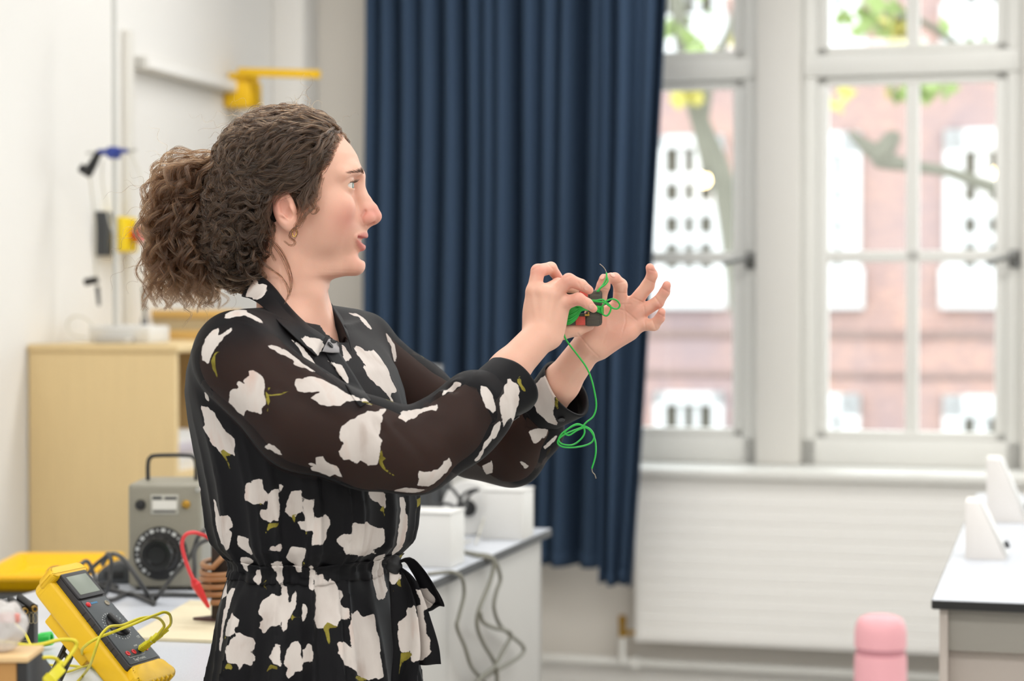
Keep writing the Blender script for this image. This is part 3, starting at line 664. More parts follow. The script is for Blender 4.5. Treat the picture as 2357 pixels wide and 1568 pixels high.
tree('pale grey leaning tree trunk seen through the left window', [
    ([bT, PX(1735, 1000, dT), PX(1706, 690, dT), PX(1680, 500, dT), PX(1656, 390, dT), PX(1604, 250, dT), PX(1566, 60, dT), PX(1540, -160, dT)], [0.2, 0.12, 0.09, 0.085, 0.08, 0.062, 0.055, 0.04]),
    ([PX(1634, 400, dT), PX(1590, 240, dT), PX(1545, 195, dT), PX(1480, 170, dT)], [0.05, 0.04, 0.03, 0.02]),
    ([PX(1612, 300, dT), PX(1640, 160, dT), PX(1690, 40, dT), PX(1720, -120, dT)], [0.05, 0.035, 0.03, 0.02])],
    [(1592, 222, dT - 0.2, 14, 0.05, 1), (1560, 60, dT, 20, 0.2, 0), (1700, 110, dT, 14, 0.15, 1)], tuple(bT))
dU = 12.5
bU = PX(2620, 1300, dU); bU.z = -6
tree('second bare tree whose bough crosses the right window', [
    ([bU, PX(2640, 900, dU), PX(2600, 500, dU), PX(2580, 100, dU), PX(2600, -300, dU)], [0.22, 0.17, 0.14, 0.12, 0.08]),
    ([PX(2600, 520, dU), PX(2440, 460, dU), PX(2290, 432, dU), PX(2180, 395, dU), PX(2080, 378, dU), PX(2010, 348, dU), PX(1955, 305, dU)], [0.07, 0.05, 0.042, 0.035, 0.04, 0.055, 0.02]),
    ([PX(2080, 380, dU), PX(2040, 372, dU), PX(2026, 360, dU), PX(2052, 322, dU), PX(2070, 312, dU)], [0.04, 0.05, 0.07, 0.06, 0.03]),
    ([PX(2586, 160, dU), PX(2420, 60, dU), PX(2330, -20, dU), PX(2260, -140, dU)], [0.07, 0.05, 0.045, 0.03]),
    ([PX(2400, 60, dU), PX(2250, 120, dU), PX(2100, 40, dU), PX(1990, 60, dU)], [0.035, 0.025, 0.02, 0.012])],
    [(2020, 42, dU, 30, 0.10, 0), (2060, 70, dU, 20, 0.07, 1), (2135, 195, dU, 26, 0.08, 0), (2290, 110, dU, 16, 0.1, 0), (2140, 110, dU, 10, 0.16, 0), (1970, 215, dU, 8, 0.12, 1)], tuple(bU))
gr = MB().span((-30, VW + 1.5, -6.2), (40, BV + 2, -6)).build('ground', mat('street_grey', (140, 138, 134), 0.9, vary=0.15, bump=0.1)); gr.rotation_euler = (0, 0, -YAW); struct(gr)
# ------------------------------------------------------------------ the woman: implicit-surface modelling
DW = 2.75
def W(px, py, dy=0.0): return np.array(P(px, py, DW + dy), dtype=np.float32)
def ss(a, b, x):
    t = np.clip((x - a) / (b - a), 0, 1); return t * t * (3 - 2 * t)
def smin(a, b, k):
    h = np.maximum(k - np.abs(a - b), 0) / k
    return np.minimum(a, b) - h * h * k * 0.25
def smax(a, b, k): return -smin(-a, -b, k)
def cone(p, a, b, ra, rb):
    """round cone from a (radius ra) to b (radius rb)"""
    a = np.asarray(a, np.float32); b = np.asarray(b, np.float32)
    ba = b - a; l2 = float(ba @ ba); rr = ra - rb; a2 = l2 - rr * rr; il2 = 1.0 / l2
    pa = p - a; y = pa @ ba; z = y - l2
    q = pa * l2 - y[:, None] * ba[None, :]; x2 = np.einsum('ij,ij->i', q, q)
    y2 = y * y * l2; z2 = z * z * l2
    k = math.copysign(1, rr) * rr * rr * x2
    d = (np.sqrt(np.maximum(x2 * a2 * il2, 0)) + y * rr) * il2 - ra
    m1 = (np.sign(z) * a2 * z2) > k; m2 = (np.sign(y) * a2 * y2) < k
    d = np.where(m2, np.sqrt(x2 + y2) * il2 - ra, d)
    return np.where(m1, np.sqrt(x2 + z2) * il2 - rb, d)
def ell(p, c, r, R=None):
    q = p - np.asarray(c, np.float32)
    if R is not None: q = q @ np.asarray(R, np.float32)
    r = np.asarray(r, np.float32)
    k0 = np.linalg.norm(q / r, axis=1); k1 = np.linalg.norm(q / (r * r), axis=1)
    return k0 * (k0 - 1) / np.maximum(k1, 1e-6)
def chain(p, pts, k=0.006):
    """pts: list of (point, radius)"""
    d = None
    for (a, ra), (b, rb) in zip(pts[:-1], pts[1:]):
        e = cone(p, a, b, ra, rb); d = e if d is None else smin(d, e, k)
    return d

def mesh_sdf(f, lo, hi, h, B=8, close=False):
    """surface nets of f < 0 over the box, evaluated only in blocks near the surface; returns verts, quads"""
    lo = np.asarray(lo, np.float32); n = np.ceil((np.asarray(hi) - lo) / h / B).astype(int)
    N = n * B + 1
    cx = np.stack(np.meshgrid(*[np.arange(k) for k in n], indexing='ij'), -1).reshape(-1, 3)
    cen = lo + (cx + 0.5) * B * h
    dc = f(cen.astype(np.float32))
    act = np.abs(dc) < B * h * 1.25
    F = np.empty(N, np.float32)
    sg = np.where(dc < 0, -1.0, 1.0).reshape(n).astype(np.float32)
    F[:-1, :-1, :-1] = np.repeat(np.repeat(np.repeat(sg, B, 0), B, 1), B, 2)
    F[-1] = F[-2]; F[:, -1] = F[:, -2]; F[:, :, -1] = F[:, :, -2]
    off = np.stack(np.meshgrid(*[np.arange(B + 1)] * 3, indexing='ij'), -1).reshape(-1, 3)
    ac = cx[act]
    for s in range(0, len(ac), 400):
        ids = (ac[s:s + 400, None, :] * B + off[None]).reshape(-1, 3)
        F[ids[:, 0], ids[:, 1], ids[:, 2]] = f((lo + ids * h).astype(np.float32))
    if close:
        for ax in range(3):
            for e in (0, 1, -1, -2):
                sl = [slice(None)] * 3; sl[ax] = e; F[tuple(sl)] = np.maximum(F[tuple(sl)], h * .5)
    S = F < 0
    M = N - 1
    cnt = np.zeros(M, np.int8)
    for dx in (0, 1):
        for dy in (0, 1):
            for dz in (0, 1): cnt += S[dx:dx + M[0], dy:dy + M[1], dz:dz + M[2]]
    cells = np.argwhere((cnt > 0) & (cnt < 8))
    idx = np.full(M, -1, np.int32); idx[cells[:, 0], cells[:, 1], cells[:, 2]] = np.arange(len(cells))
    acc = np.zeros((len(cells), 3), np.float32); num = np.zeros(len(cells), np.float32)
    cor = [(a, b, c) for a in (0, 1) for b in (0, 1) for c in (0, 1)]
    val = {c: F[cells[:, 0] + c[0], cells[:, 1] + c[1], cells[:, 2] + c[2]] for c in cor}
    for c in cor:
        for ax in range(3):
            if c[ax]: continue
            e = list(c); e[ax] = 1; e = tuple(e)
            a, b = val[c], val[e]; m = (a < 0) != (b < 0)
            t = np.where(m, a / np.where(m, a - b, 1), 0)
            pt = np.tile(np.array(c, np.float32), (len(cells), 1)); pt[:, ax] = t
            acc += pt * m[:, None]; num += m
    V = lo + (cells + acc / num[:, None]) * h
    Q = []
    for ax in range(3):
        sl = [slice(1, None)] * 3; sl[ax] = slice(0, -1)
        a = S[:-1, :-1, :-1]; e = [slice(0, -1)] * 3; e[ax] = slice(1, None); b = S[tuple(e)]
        ed = np.argwhere(a != b); 
        u, v = (ax + 1) % 3, (ax + 2) % 3
        ed = ed[(ed[:, u] > 0) & (ed[:, v] > 0)]
        fl = a[ed[:, 0], ed[:, 1], ed[:, 2]]
        def I(du, dv):
            q = ed.copy(); q[:, u] -= du; q[:, v] -= dv; return idx[q[:, 0], q[:, 1], q[:, 2]]
        q = np.stack([I(0, 0), I(1, 0), I(1, 1), I(0, 1)], 1)
        q[~fl] = q[~fl][:, ::-1]
        Q.append(q[(q >= 0).all(1)])
    return V.astype(np.float32), np.concatenate(Q).astype(np.int32)
def np_mesh(name, V, Q, m, parent=None, smooth=True):
    me = bpy.data.meshes.new(name); me.vertices.add(len(V)); me.vertices.foreach_set('co', V.ravel())
    k = Q.shape[1]
    me.loops.add(Q.size); me.loops.foreach_set('vertex_index', Q.ravel()); me.polygons.add(len(Q))
    me.polygons.foreach_set('loop_start', np.arange(len(Q), dtype=np.int32) * k)
    me.polygons.foreach_set('use_smooth', [smooth] * len(Q))
    me.update(calc_edges=True); me.validate()
    o = bpy.data.objects.new(name, me); COL.objects.link(o); me.materials.append(m)
    if parent is not None: o.parent = parent
    return o
def set_attr(me, name, a):
    at = me.attributes.new(name, 'FLOAT', 'POINT'); at.data.foreach_set('value', np.asarray(a, np.float32))

# --- body frame: she faces the right of the picture, turned a little towards the camera
TY = math.radians(27); FX = np.array([math.cos(TY), -math.sin(TY)]); LX = np.array([math.sin(TY), math.cos(TY)])
s_ = DW / FPX
HC = W(690, 450, 0)
def hp(px, py, dy=0.0): return W(px, py, dy) - HC
def zpy(py): return float(W(690, py)[2])

# ---- head
T_py = [300, 317, 340, 357, 379, 396, 407, 416, 435, 460, 490, 510, 520, 530, 540, 556, 575, 589, 600, 613, 620, 628, 634, 640, 645, 652, 680]
T_F = [774, 787, 803, 814.5, 823.5, 827.5, 827, 824, 819, 817.5, 820, 825, 828.5, 830, 830, 828.5, 827.5, 826.5, 827, 827, 825, 817, 803, 773, 755, 747, 740]
T_Wp = [262, 300, 340, 380, 420, 460, 500, 540, 575, 600, 620, 640, 660, 700]
T_W = [0.045, 0.060, 0.066, 0.0695, 0.0695, 0.067, 0.0625, 0.0565, 0.0515, 0.047, 0.043, 0.040, 0.040, 0.042]
T_Np = [300, 400, 470, 510, 545, 600, 640]; T_N = [2.35, 2.3, 2.05, 1.88, 1.72, 1.72, 1.85]
NOSE = [((828, 408), .0058), ((828.5, 424), .0052), ((833, 442), .0055), ((843, 463), .0066), ((855, 482), .0080), ((861.5, 497), .0082)]
EYE = {sd: hp(799, 430.5, 0) + np.array([0, sd * 0.0315, 0], np.float32) for sd in (-1, 1)}
def head_core(p):
    x, y, z = p[:, 0], p[:, 1], p[:, 2]
    py = 450 - z / s_
    F = (np.interp(py, T_py, T_F) - 690) * s_; Wd = np.interp(py, T_Wp, T_W); n = np.interp(py, T_Np, T_N)
    xe = (655 - 690) * s_
    ext = np.where(x > xe, F - xe, np.interp(py, [306, 400, 480, 540, 600, 650], [.055, .075, .070, .050, .036, .030]))
    ay = np.abs(y)
    e = (np.abs(x - xe) / ext) ** n + (ay / Wd) ** n
    d = (e ** (1 / n) - 1) * np.minimum(ext, Wd) * 0.85
    d = smax(d, z - (450 - 318) * s_, 0.03); d = smax(d, (450 - 655) * s_ - z, 0.004)
    cr = ell(p, (-22 * s_, 0, 55 * s_), (155 * s_, 0.0725, 129 * s_))
    return smin(d, cr, 0.012)
def head_pre(p):
    d = head_core(p)
    P2 = p.copy(); P2[:, 1] = np.abs(P2[:, 1])                      # mirror for paired features (y > 0 side)
    c = lambda px, py, y: hp(px, py, 0) + np.array([0, y, 0], np.float32)
    # neck, with the two front cords
    d = smin(d, chain(p, [(hp(655, 560), .050), (hp(667, 650), .0425), (hp(674, 720), .0435), (hp(690, 810), .052)], .02), 0.022)
    d = smin(d, chain(P2, [(c(650, 560, .045), .012), (c(722, 690, .026), .011), (c(752, 775, .010), .009)], .01), 0.018)
    d = smin(d, cone(p, W(640, 765, -.045) - HC, W(552, 822, -.155) - HC, .030, .043), .04); d = smin(d, cone(p, W(735, 765, .05) - HC, W(826, 806, .135) - HC, .030, .040), .04)
    d = smin(d, ell(p, W(728, 880, .0) - HC, (.045, .060, .055)), .03)
    # cheekbone, cheek, chin, brow
    d = smin(d, ell(P2, c(776, 482, .040), (.026, .018, .020)), 0.022)
    d = smin(d, ell(P2, c(752, 528, .035), (.026, .018, .026)), 0.024)
    d = smin(d, ell(p, hp(818, 610), (.0098, .016, .013)), 0.014)
    d = smin(d, chain(P2, [(c(824, 403, .008), .005), (c(817, 398, .028), .0058), (c(797, 406, .046), .005)], .008), 0.014)
    # eye sockets
    d = smax(d, -ell(P2, c(829, 431, .0315), (.0155, .0165, .0098)), 0.012)
    d = smax(d, -ell(P2, c(829, 425, .0150), (.0060, .0055, .0100)), 0.010)
    # nose
    d = smin(d, chain(p, [(hp(*a), r) for a, r in NOSE], .006), 0.009)
    d = smin(d, chain(P2, [(c(822, 432, .0045), .0052), (c(830, 455, .0062), .0068), (c(842, 485, .0085), .0078), (c(846, 500, .009), .0075)], .006), 0.007)
    d = smin(d, ell(p, hp(863.5, 498.5), (.0088, .0095, .0088)), 0.005)
    d = smin(d, ell(P2, c(846.5, 503.5, .0128), (.0100, .0062, .0078)), 0.006)
    d = smin(d, cone(p, hp(858, 508), hp(838, 521), .0052, .0060), 0.006)
    d = smax(d, -ell(P2, c(853, 516.0, .0086), (.0068, .0042, .0044)), 0.003)
    # groove round the nostril wing
    d = smax(d, -chain(P2, [(c(842, 488, .0165), .0012), (c(834.5, 500, .0185), .0018), (c(837, 514, .0165), .0014)], .002), 0.005)
    d = smin(d, ell(p, hp(798, 522), (.0205, .0305, .033)), 0.014)
    return d
def face_x(y, py):
    """where the face surface lies, looking along its front, at height py and distance y from the middle"""
    xs = np.linspace(.11, .03, 161); z = (450 - py) * s_
    q = np.stack([xs, np.full(161, y), np.full(161, z)], 1).astype(np.float32); d = head_pre(q)
    k = int(np.argmax(d < 0)); t = d[k - 1] / (d[k - 1] - d[k]); return xs[k - 1] + (xs[k] - xs[k - 1]) * t
def mouth_line(hw, py0, bow, off, r0, dr, n=13):
    out = []
    for t in np.linspace(-1, 1, n):
        y, py = hw * t, py0 + bow * t * t
        out.append((np.array([face_x(y, py) + off * (1 - t * t) , y, (450 - py) * s_], np.float32), r0 - dr * t * t))
    return out
lipU = mouth_line(.0252, 542.5, 2.5, .0004, .0045, .0028)
lipL = mouth_line(.0244, 569, -20, -.0004, .0056, .0038)
slit = [(p_ + np.array([.0022, 0, 0], np.float32), r_) for p_, r_ in mouth_line(.0232, 555.5, -8.0, .0, .0040, .0024)]
def head(p):
    d = head_pre(p)
    P2 = p.copy(); P2[:, 1] = np.abs(P2[:, 1])
    c = lambda px, py, y: hp(px, py, 0) + np.array([0, y, 0], np.float32)
    # lips, mouth
    d = smin(d, chain(p, lipU, .002), 0.0045)
    d = smin(d, chain(p, lipL, .002), 0.0045)
    d = smax(d, -ell(p, hp(831.5, 590), (.0045, .012, .0042)), 0.008)
    d = smax(d, -chain(p, slit, .002), 0.0022)
    # lids: a thin shell around the eyeball with an almond opening
    for sd in (-1, 1):
        e = EYE[sd]
        lid = np.linalg.norm(p - e, axis=1) - 0.0140
        d = smin(d, lid, 0.005)
        R = Matrix.Rotation(math.radians(-8), 3, 'Y')
        d = smax(d, -ell(p, e + np.array([.0125, sd * .0012, 0.0006], np.float32), (.0122, .0142, .0044), np.array(R)), 0.0012)
        d = np.maximum(d, -(np.linalg.norm(p - e, axis=1) - 0.0121))
    # near and far ear
    R = np.array((Matrix.Rotation(math.radians(-14), 3, 'Y') @ Matrix.Rotation(math.radians(-16), 3, 'Z')))
    for sd in (-1, 1):
        e = (hp(655, 483, -.0715) if sd < 0 else np.array([(646 - 690) * s_, .0705, -33 * s_], np.float32))
        q = p - e
        if sd > 0: q = q * np.array([1, -1, 1], np.float32)
        q = q @ R
        o = ell(q, (0, 0, 0), (.0165, .0075, .0285))
        o = smin(o, ell(q, (.004, 0, -.024), (.0085, .0045, .0085)), 0.006)
        o = smax(o, -ell(q, (.0015, -.0085, .002), (.0105, .0075, .0205)), 0.003)
        o = smin(o, chain(q, [(np.array([.0035, -.0035, -.012], np.float32), .0022), (np.array([-.0065, -.004, -.004], np.float32), .0022), (np.array([-.006, -.004, .010], np.float32), .002), (np.array([.002, -.004, .016], np.float32), .0016)], .002), 0.003)
        o = smin(o, ell(q, (.0125, -.003, -.003), (.0035, .004, .006)), 0.004)
        o = smax(o, -ell(q, (.006, -.004, -.006), (.0055, .006, .0075)), 0.003)
        d = smin(d, o, 0.006)
    return d

# ---- arms and hands
def hand_near(p):
    w = (W(1237, 780, -.045), .0232)
    d = chain(p, [(W(1096, 930, -.085), .031), (W(1172, 850, -.06), .0258), w], .01)
    K = [W(1229, 672, -.034), W(1250, 674, -.042), W(1274, 681, -.044), W(1297, 698, -.040)]
    for k, (a, ra, rb) in enumerate(((W(1234, 764, -.026), .0165, .0112), (W(1245, 764, -.034), .0165, .0112), (W(1256, 768, -.036), .0165, .0110), (W(1268, 772, -.033), .0165, .0100))):
        d = smin(d, cone(p, a, K[k], ra, rb), .013)
    d = smin(d, ell(p, W(1252, 727, -.027), (.027, .015, .036)), .012)
    for k in range(4): d = smin(d, ell(p, K[k] + np.array([0, -.004, .002], np.float32), (.0085, .0082, .0085)), .005)     # knuckles
    fing = [
        [(K[0], .0102), (W(1238, 624, -.030), .0094), (W(1268, 617, -.012), .0082), (W(1289, 645, .004), .0064)],
        [(K[1], .0100), (W(1284, 655, -.018), .0090), (W(1322, 664, -.004), .0078), (W(1345, 684, .004), .0064)],
        [(K[2], .0102), (W(1309, 645, -.052), .0092), (W(1338, 656, -.047), .0076), (W(1356, 668, -.042), .0060)],
        [(K[3], .0098), (W(1332, 688, -.056), .0082), (W(1352, 699, -.054), .0070), (W(1366, 711, -.049), .0055)],
        [(W(1250, 756, -.014), .0140), (W(1292, 764, .000), .0112), (W(1328, 758, .006), .0096), (W(1356, 749, .010), .0076)],
    ]
    for i, f in enumerate(fing): d = smin(d, chain(p, f, .003), .0042 if i < 4 else .008)
    for a in (0, 1, 2): d = smin(d, cone(p, W(1242 + 8 * a, 764, -.052), K[a] + np.array([0, -.008, 0], np.float32), .0022, .0026), .006)   # tendons
    d = smin(d, ell(p, W(1222, 792, -.062), (.006, .005, .007)), .008)     # wrist bone
    return d
def hand_far(p):
    d = chain(p, [(W(1222, 985, .145), .028), (W(1291, 882, .09), .0262), (W(1352, 798, .055), .0222)], .01)
    K = [W(1427, 701, .046), W(1455, 703, .043), W(1467, 724, .042), W(1468, 747, .044)]
    for k, (a, ra, rb) in enumerate(((W(1362, 778, .052), .0160, .0112), (W(1368, 784, .052), .0165, .0112), (W(1374, 790, .052), .0165, .0110), (W(1378, 797, .055), .0160, .0108))):
        d = smin(d, cone(p, a, K[k], ra, rb), .013)
    d = smin(d, ell(p, W(1424, 740, .048), (.033, .0125, .024)), .011)
    d = smax(d, -ell(p, W(1424, 727, .026), (.024, .009, .014)), .014)                    # hollow of the palm
    d = smin(d, cone(p, W(1354, 784, .038), W(1370, 738, .032), .0150, .0128), .011)      # ball of the thumb
    d = smin(d, cone(p, W(1384, 800, .045), W(1448, 766, .039), .0115, .0100), .012)      # heel on the little finger side
    fing = [
        [(K[0], .0104), (W(1428, 657, .028), .0096), (W(1415, 641, .016), .0078), (W(1404, 638, .006), .0062)],
        [(K[1], .0104), (W(1491, 658, .028), .0092), (W(1501, 633, .016), .0076), (W(1496, 616, .006), .0060)],
        [(K[2], .0100), (W(1514, 696, .026), .0086), (W(1530, 672, .016), .0072), (W(1535, 656, .008), .0058)],
        [(K[3], .0096), (W(1505, 748, .028), .0082), (W(1519, 732, .020), .0068), (W(1523, 718, .012), .0055)],
        [(W(1364, 724, .032), .0120), (W(1380, 684, .018), .0100), (W(1389, 658, .008), .0092), (W(1390, 642, .002), .0068)],
    ]
    for f in fing: d = smin(d, chain(p, f, .003), .0042)
    d = smin(d, chain(p, [(W(1366, 800, .032), .0022), (W(1322, 850, .052), .0020), (W(1290, 900, .07), .0016)], .002), .006)   # wrist tendons
    return d
def trunk(p):
    """shoulders, trunk, upper arms and elbows, hips, legs (mostly under the dress)"""
    def slab(py): return np.array([*(W(705, py)[:2]), zpy(py)], np.float32)
    c = lambda py, f, l, px=705: np.array([W(px, py)[0] + FX[0] * f + LX[0] * l, W(px, py)[1] + FX[1] * f + LX[1] * l, zpy(py)], np.float32)
    R = np.array([[FX[0], LX[0], 0], [FX[1], LX[1], 0], [0, 0, 1]], np.float32)
    d = ell(p, c(950, -.01, 0, 690), (.098, .135, .20), R)
    d = smin(d, ell(p, c(1270, -.01, 0, 715), (.088, .118, .15), R), .05)
    d = smin(d, ell(p, c(1480, .0, 0, 724), (.076, .112, .15), R), .05)
    d = smin(d, chain(p, [(W(552, 832, -.152), .050), (W(705, 968, -.164), .053), (W(850, 1030, -.156), .050), (W(955, 1052, -.140), .044), (W(1040, 985, -.113), .038), (W(1096, 930, -.085), .031)], .02), .02)
    d = smin(d, chain(p, [(W(826, 810, .135), .044), (W(1000, 945, .172), .041), (W(1175, 1045, .198), .037), (W(1222, 985, .145), .027)], .02), .02)
    for sd in (-1, 1):
        hip = c(1560, -.01, sd * .072, 722); kn = c(1560, .01, sd * .075, 722); an = kn.copy(); an[2] = .09; kn[2] = .49
        d = smin(d, chain(p, [(hip, .056), (kn, .052), (an, .038)], .03), .03)
        toe = an.copy(); toe[2] = .045; toe[:2] += FX * .15; heel = an.copy(); heel[2] = .05; heel[:2] -= FX * .02
        d = smin(d, cone(p, heel, toe, .036, .030), .015)
    d = smin(d, cone(p, W(640, 765, -.045), W(552, 822, -.155), .030, .043), .02); d = smin(d, cone(p, W(735, 765, .05), W(826, 806, .135), .030, .040), .02)
    return np.maximum(np.maximum(d, .012 - p[:, 2]), np.minimum(p[:, 2] - zpy(812), .088 - np.abs(p[:, 1] - DW)))
# ------------------------------------------------------------------ the woman: meshes
wo = thing('person', 'woman with curly brown ponytail in black floral dress holding a wired core', 'person', (float(W(712, 700)[0]), DW, 0))
WO = Vector(wo.location)
def local(V): return V - np.array(WO, np.float32)
parts = []
def hd(p): return head(p - HC)
Vh, Qh = mesh_sdf(hd, HC + np.array([-.115, -.095, -.235], np.float32), HC + np.array([.118, .09, .118], np.float32), 0.00105, close=True)
V1, Q1 = mesh_sdf(hand_near, W(1085, 945, -.075) - np.array([.0, .05, .0], np.float32), W(1392, 590, .03), 0.0013, close=True)
V2, Q2 = mesh_sdf(hand_far, W(1210, 1000, -.02), W(1560, 590, .13) + np.array([0, .03, 0], np.float32), 0.0013, close=True)
V3, Q3 = mesh_sdf(trunk, (float(W(430, 700)[0]), DW - .40, 0.0), (float(W(1270, 700)[0]), DW + .40, zpy(690)), 0.006, close=True)
def smooth(V, Q, it=2, lam=0.5):
    for _ in range(it):
        acc = np.zeros_like(V); n = np.zeros(len(V), np.float32)
        for a, b in ((0, 1), (1, 2), (2, 3), (3, 0)):
            for i, j in ((a, b), (b, a)):
                np.add.at(acc, Q[:, i], V[Q[:, j]]); np.add.at(n, Q[:, i], 1)
        V = V + lam * (acc / np.maximum(n, 1)[:, None] - V)
    return V
Vh = smooth(Vh, Qh, 1, .4); V1 = smooth(V1, Q1, 2); V2 = smooth(V2, Q2, 2)

M_skin = bpy.data.materials.new('skin'); M_skin.use_nodes = True
nt = M_skin.node_tree; b = nt.nodes['Principled BSDF']
b.inputs['Roughness'].default_value = 0.5; b.inputs['Specular IOR Level'].default_value = 0.4
b.inputs['Subsurface Weight'].default_value = 0.35; b.inputs['Subsurface Radius'].default_value = (0.009, 0.0035, 0.002); b.inputs['Subsurface Scale'].default_value = 1.0
def attr(nt, n):
    a = nt.nodes.new('ShaderNodeAttribute'); a.attribute_name = n; return a.outputs['Fac']
def mixc(nt, f, a, b):
    m = nt.nodes.new('ShaderNodeMix'); m.data_type = 'RGBA'
    for s, v in (('Factor', f), ('A', a), ('B', b)):
        if isinstance(v, bpy.types.NodeSocket): nt.links.new(v, m.inputs[s])
        elif s == 'Factor': m.inputs[s].default_value = v
        else: m.inputs[s].default_value = (*lin(v), 1)
    return m.outputs['Result']
tc = nt.nodes.new('ShaderNodeTexCoord'); n1 = nt.nodes.new('ShaderNodeTexNoise'); n1.inputs['Scale'].default_value = 28; n1.inputs['Detail'].default_value = 4
nt.links.new(tc.outputs['Object'], n1.inputs['Vector'])
c0 = mixc(nt, n1.outputs['Fac'], (231, 186, 165), (222, 171, 149))
c1 = mixc(nt, attr(nt, 'blush'), c0, (212, 134, 122))
c2 = mixc(nt, attr(nt, 'lip'), c1, (186, 98, 94))
c3 = mixc(nt, attr(nt, 'brow'), c2, (92, 66, 50))
nt.links.new(c3, b.inputs['Base Color'])
n2 = nt.nodes.new('ShaderNodeTexNoise'); n2.inputs['Scale'].default_value = 900; n2.inputs['Detail'].default_value = 2
bp_ = nt.nodes.new('ShaderNodeBump'); bp_.inputs['Strength'].default_value = 0.12; bp_.inputs['Distance'].default_value = 0.001
nt.links.new(tc.outputs['Object'], n2.inputs['Vector']); nt.links.new(n2.outputs['Fac'], bp_.inputs['Height']); nt.links.new(bp_.outputs['Normal'], b.inputs['Normal'])

V = np.concatenate([Vh, V1, V2, V3]); o1 = len(Vh); o2 = o1 + len(V1); o3 = o2 + len(V2)
Q = np.concatenate([Qh, Q1 + o1, Q2 + o2, Q3 + o3])
body = np_mesh('body', local(V), Q, M_skin, wo)
q = Vh - HC; qm = q.copy(); qm[:, 1] = np.abs(qm[:, 1])
lip = np.maximum(ss(.0016, -.0006, chain(q, lipU, .002)), ss(.0016, -.0006, chain(q, lipL, .002)))
def blob(pp, c, r): return np.exp(-(np.linalg.norm(pp - c, axis=1) / r) ** 2)
cc = lambda px, py, y: hp(px, py, 0) + np.array([0, y, 0], np.float32)
blush = .55 * blob(qm, cc(800, 505, .045), .024) + .75 * blob(qm, cc(862, 492, .004), .016) + .5 * blob(qm, cc(845, 500, .014), .010) + .5 * blob(qm, cc(650, 480, .075), .024) + .3 * blob(qm, cc(820, 605, 0.01), .014)
z0_ = np.zeros(len(V) - len(Vh), np.float32)
b2_ = z0_.copy()
tips = [W(1286, 643, -.008), W(1357, 669, -.038), W(1367, 711, -.047), W(1404, 637, .012), W(1497, 616, .008), W(1535, 657, .010), W(1523, 719, .014), W(1392, 642, .008), W(1241, 621, -.03), W(1310, 644, -.05), W(1333, 688, -.055)]
for t_p in tips: b2_ = np.maximum(b2_, .6 * blob(V[len(Vh):], t_p, .016))
for t_p in (W(1375, 740, .03), W(1430, 770, .035), W(1465, 715, .03)): b2_ = np.maximum(b2_, .3 * blob(V[len(Vh):], t_p, .026))
brow = np.zeros(len(Vh), np.float32)
mole = blob(q, hp(754, 515, -.055), .0011) * .8 + .5 * blob(q, hp(672, 615, -.046), .0012)
set_attr(body.data, 'lip', np.concatenate([lip, z0_])); set_attr(body.data, 'blush', np.concatenate([np.clip(blush, 0, 1), b2_])); set_attr(body.data, 'brow', np.concatenate([brow + mole, z0_]))

# creases in the palm, finger joints, knuckles
def proj(V):
    r = V - np.array(CAM, np.float32); d = r @ np.array(FW, np.float32)
    return np.stack([CX + (r @ np.array(RT, np.float32)) / d * FPX, CY - (r @ np.array(UPV, np.float32)) / d * FPX], 1)
def poly_dist(p, pts):
    d = np.full(len(p), 1e9)
    for a, b in zip(pts[:-1], pts[1:]):
        a = np.array(a, float); b = np.array(b, float); ab = b - a
        t = np.clip(((p - a) @ ab) / (ab @ ab), 0, 1); d = np.minimum(d, np.linalg.norm(p - a - t[:, None] * ab, axis=1))
    return d
CREASE = [[(1387, 700), (1396, 725), (1398, 760), (1388, 790)], [(1402, 690), (1425, 700), (1452, 700)], [(1412, 708), (1440, 716), (1466, 738)], [(1437, 700), (1440, 740), (1430, 775)],
    [(1408, 672), (1444, 676)], [(1412, 655), (1440, 648)], [(1458, 686), (1480, 696)], [(1484, 640), (1506, 652)], [(1494, 622), (1510, 626)], [(1482, 705), (1486, 730)], [(1508, 684), (1522, 704)], [(1524, 664), (1542, 674)],
    [(1484, 738), (1486, 760)], [(1502, 738), (1510, 758)], [(1515, 722), (1530, 730)], [(1330, 768), (1356, 800), (1378, 822)], [(1382, 664), (1400, 668)], [(1301, 640), (1312, 634)], [(1332, 650), (1338, 664)], [(1346, 690), (1350, 706)], [(1225, 622), (1242, 612)], [(1262, 608), (1274, 620)]]
co = np.empty(len(body.data.vertices) * 3, np.float32); body.data.vertices.foreach_get('co', co); co = co.reshape(-1, 3)
nn = np.empty(len(co) * 3, np.float32); body.data.vertices.foreach_get('normal', nn); nn = nn.reshape(-1, 3)
sel = np.arange(o1, o3); pj = proj(co[sel] + np.array(WO, np.float32)); fac = np.clip(-nn[sel, 1] * 2, 0, 1)
cd_ = np.zeros(len(sel))
for c_ in CREASE: cd_ = np.maximum(cd_, np.exp(-(poly_dist(pj, c_) / 1.5) ** 2))
co[sel] -= nn[sel] * (cd_ * fac * .00075)[:, None]
body.data.vertices.foreach_set('co', co.ravel()); body.data.update()

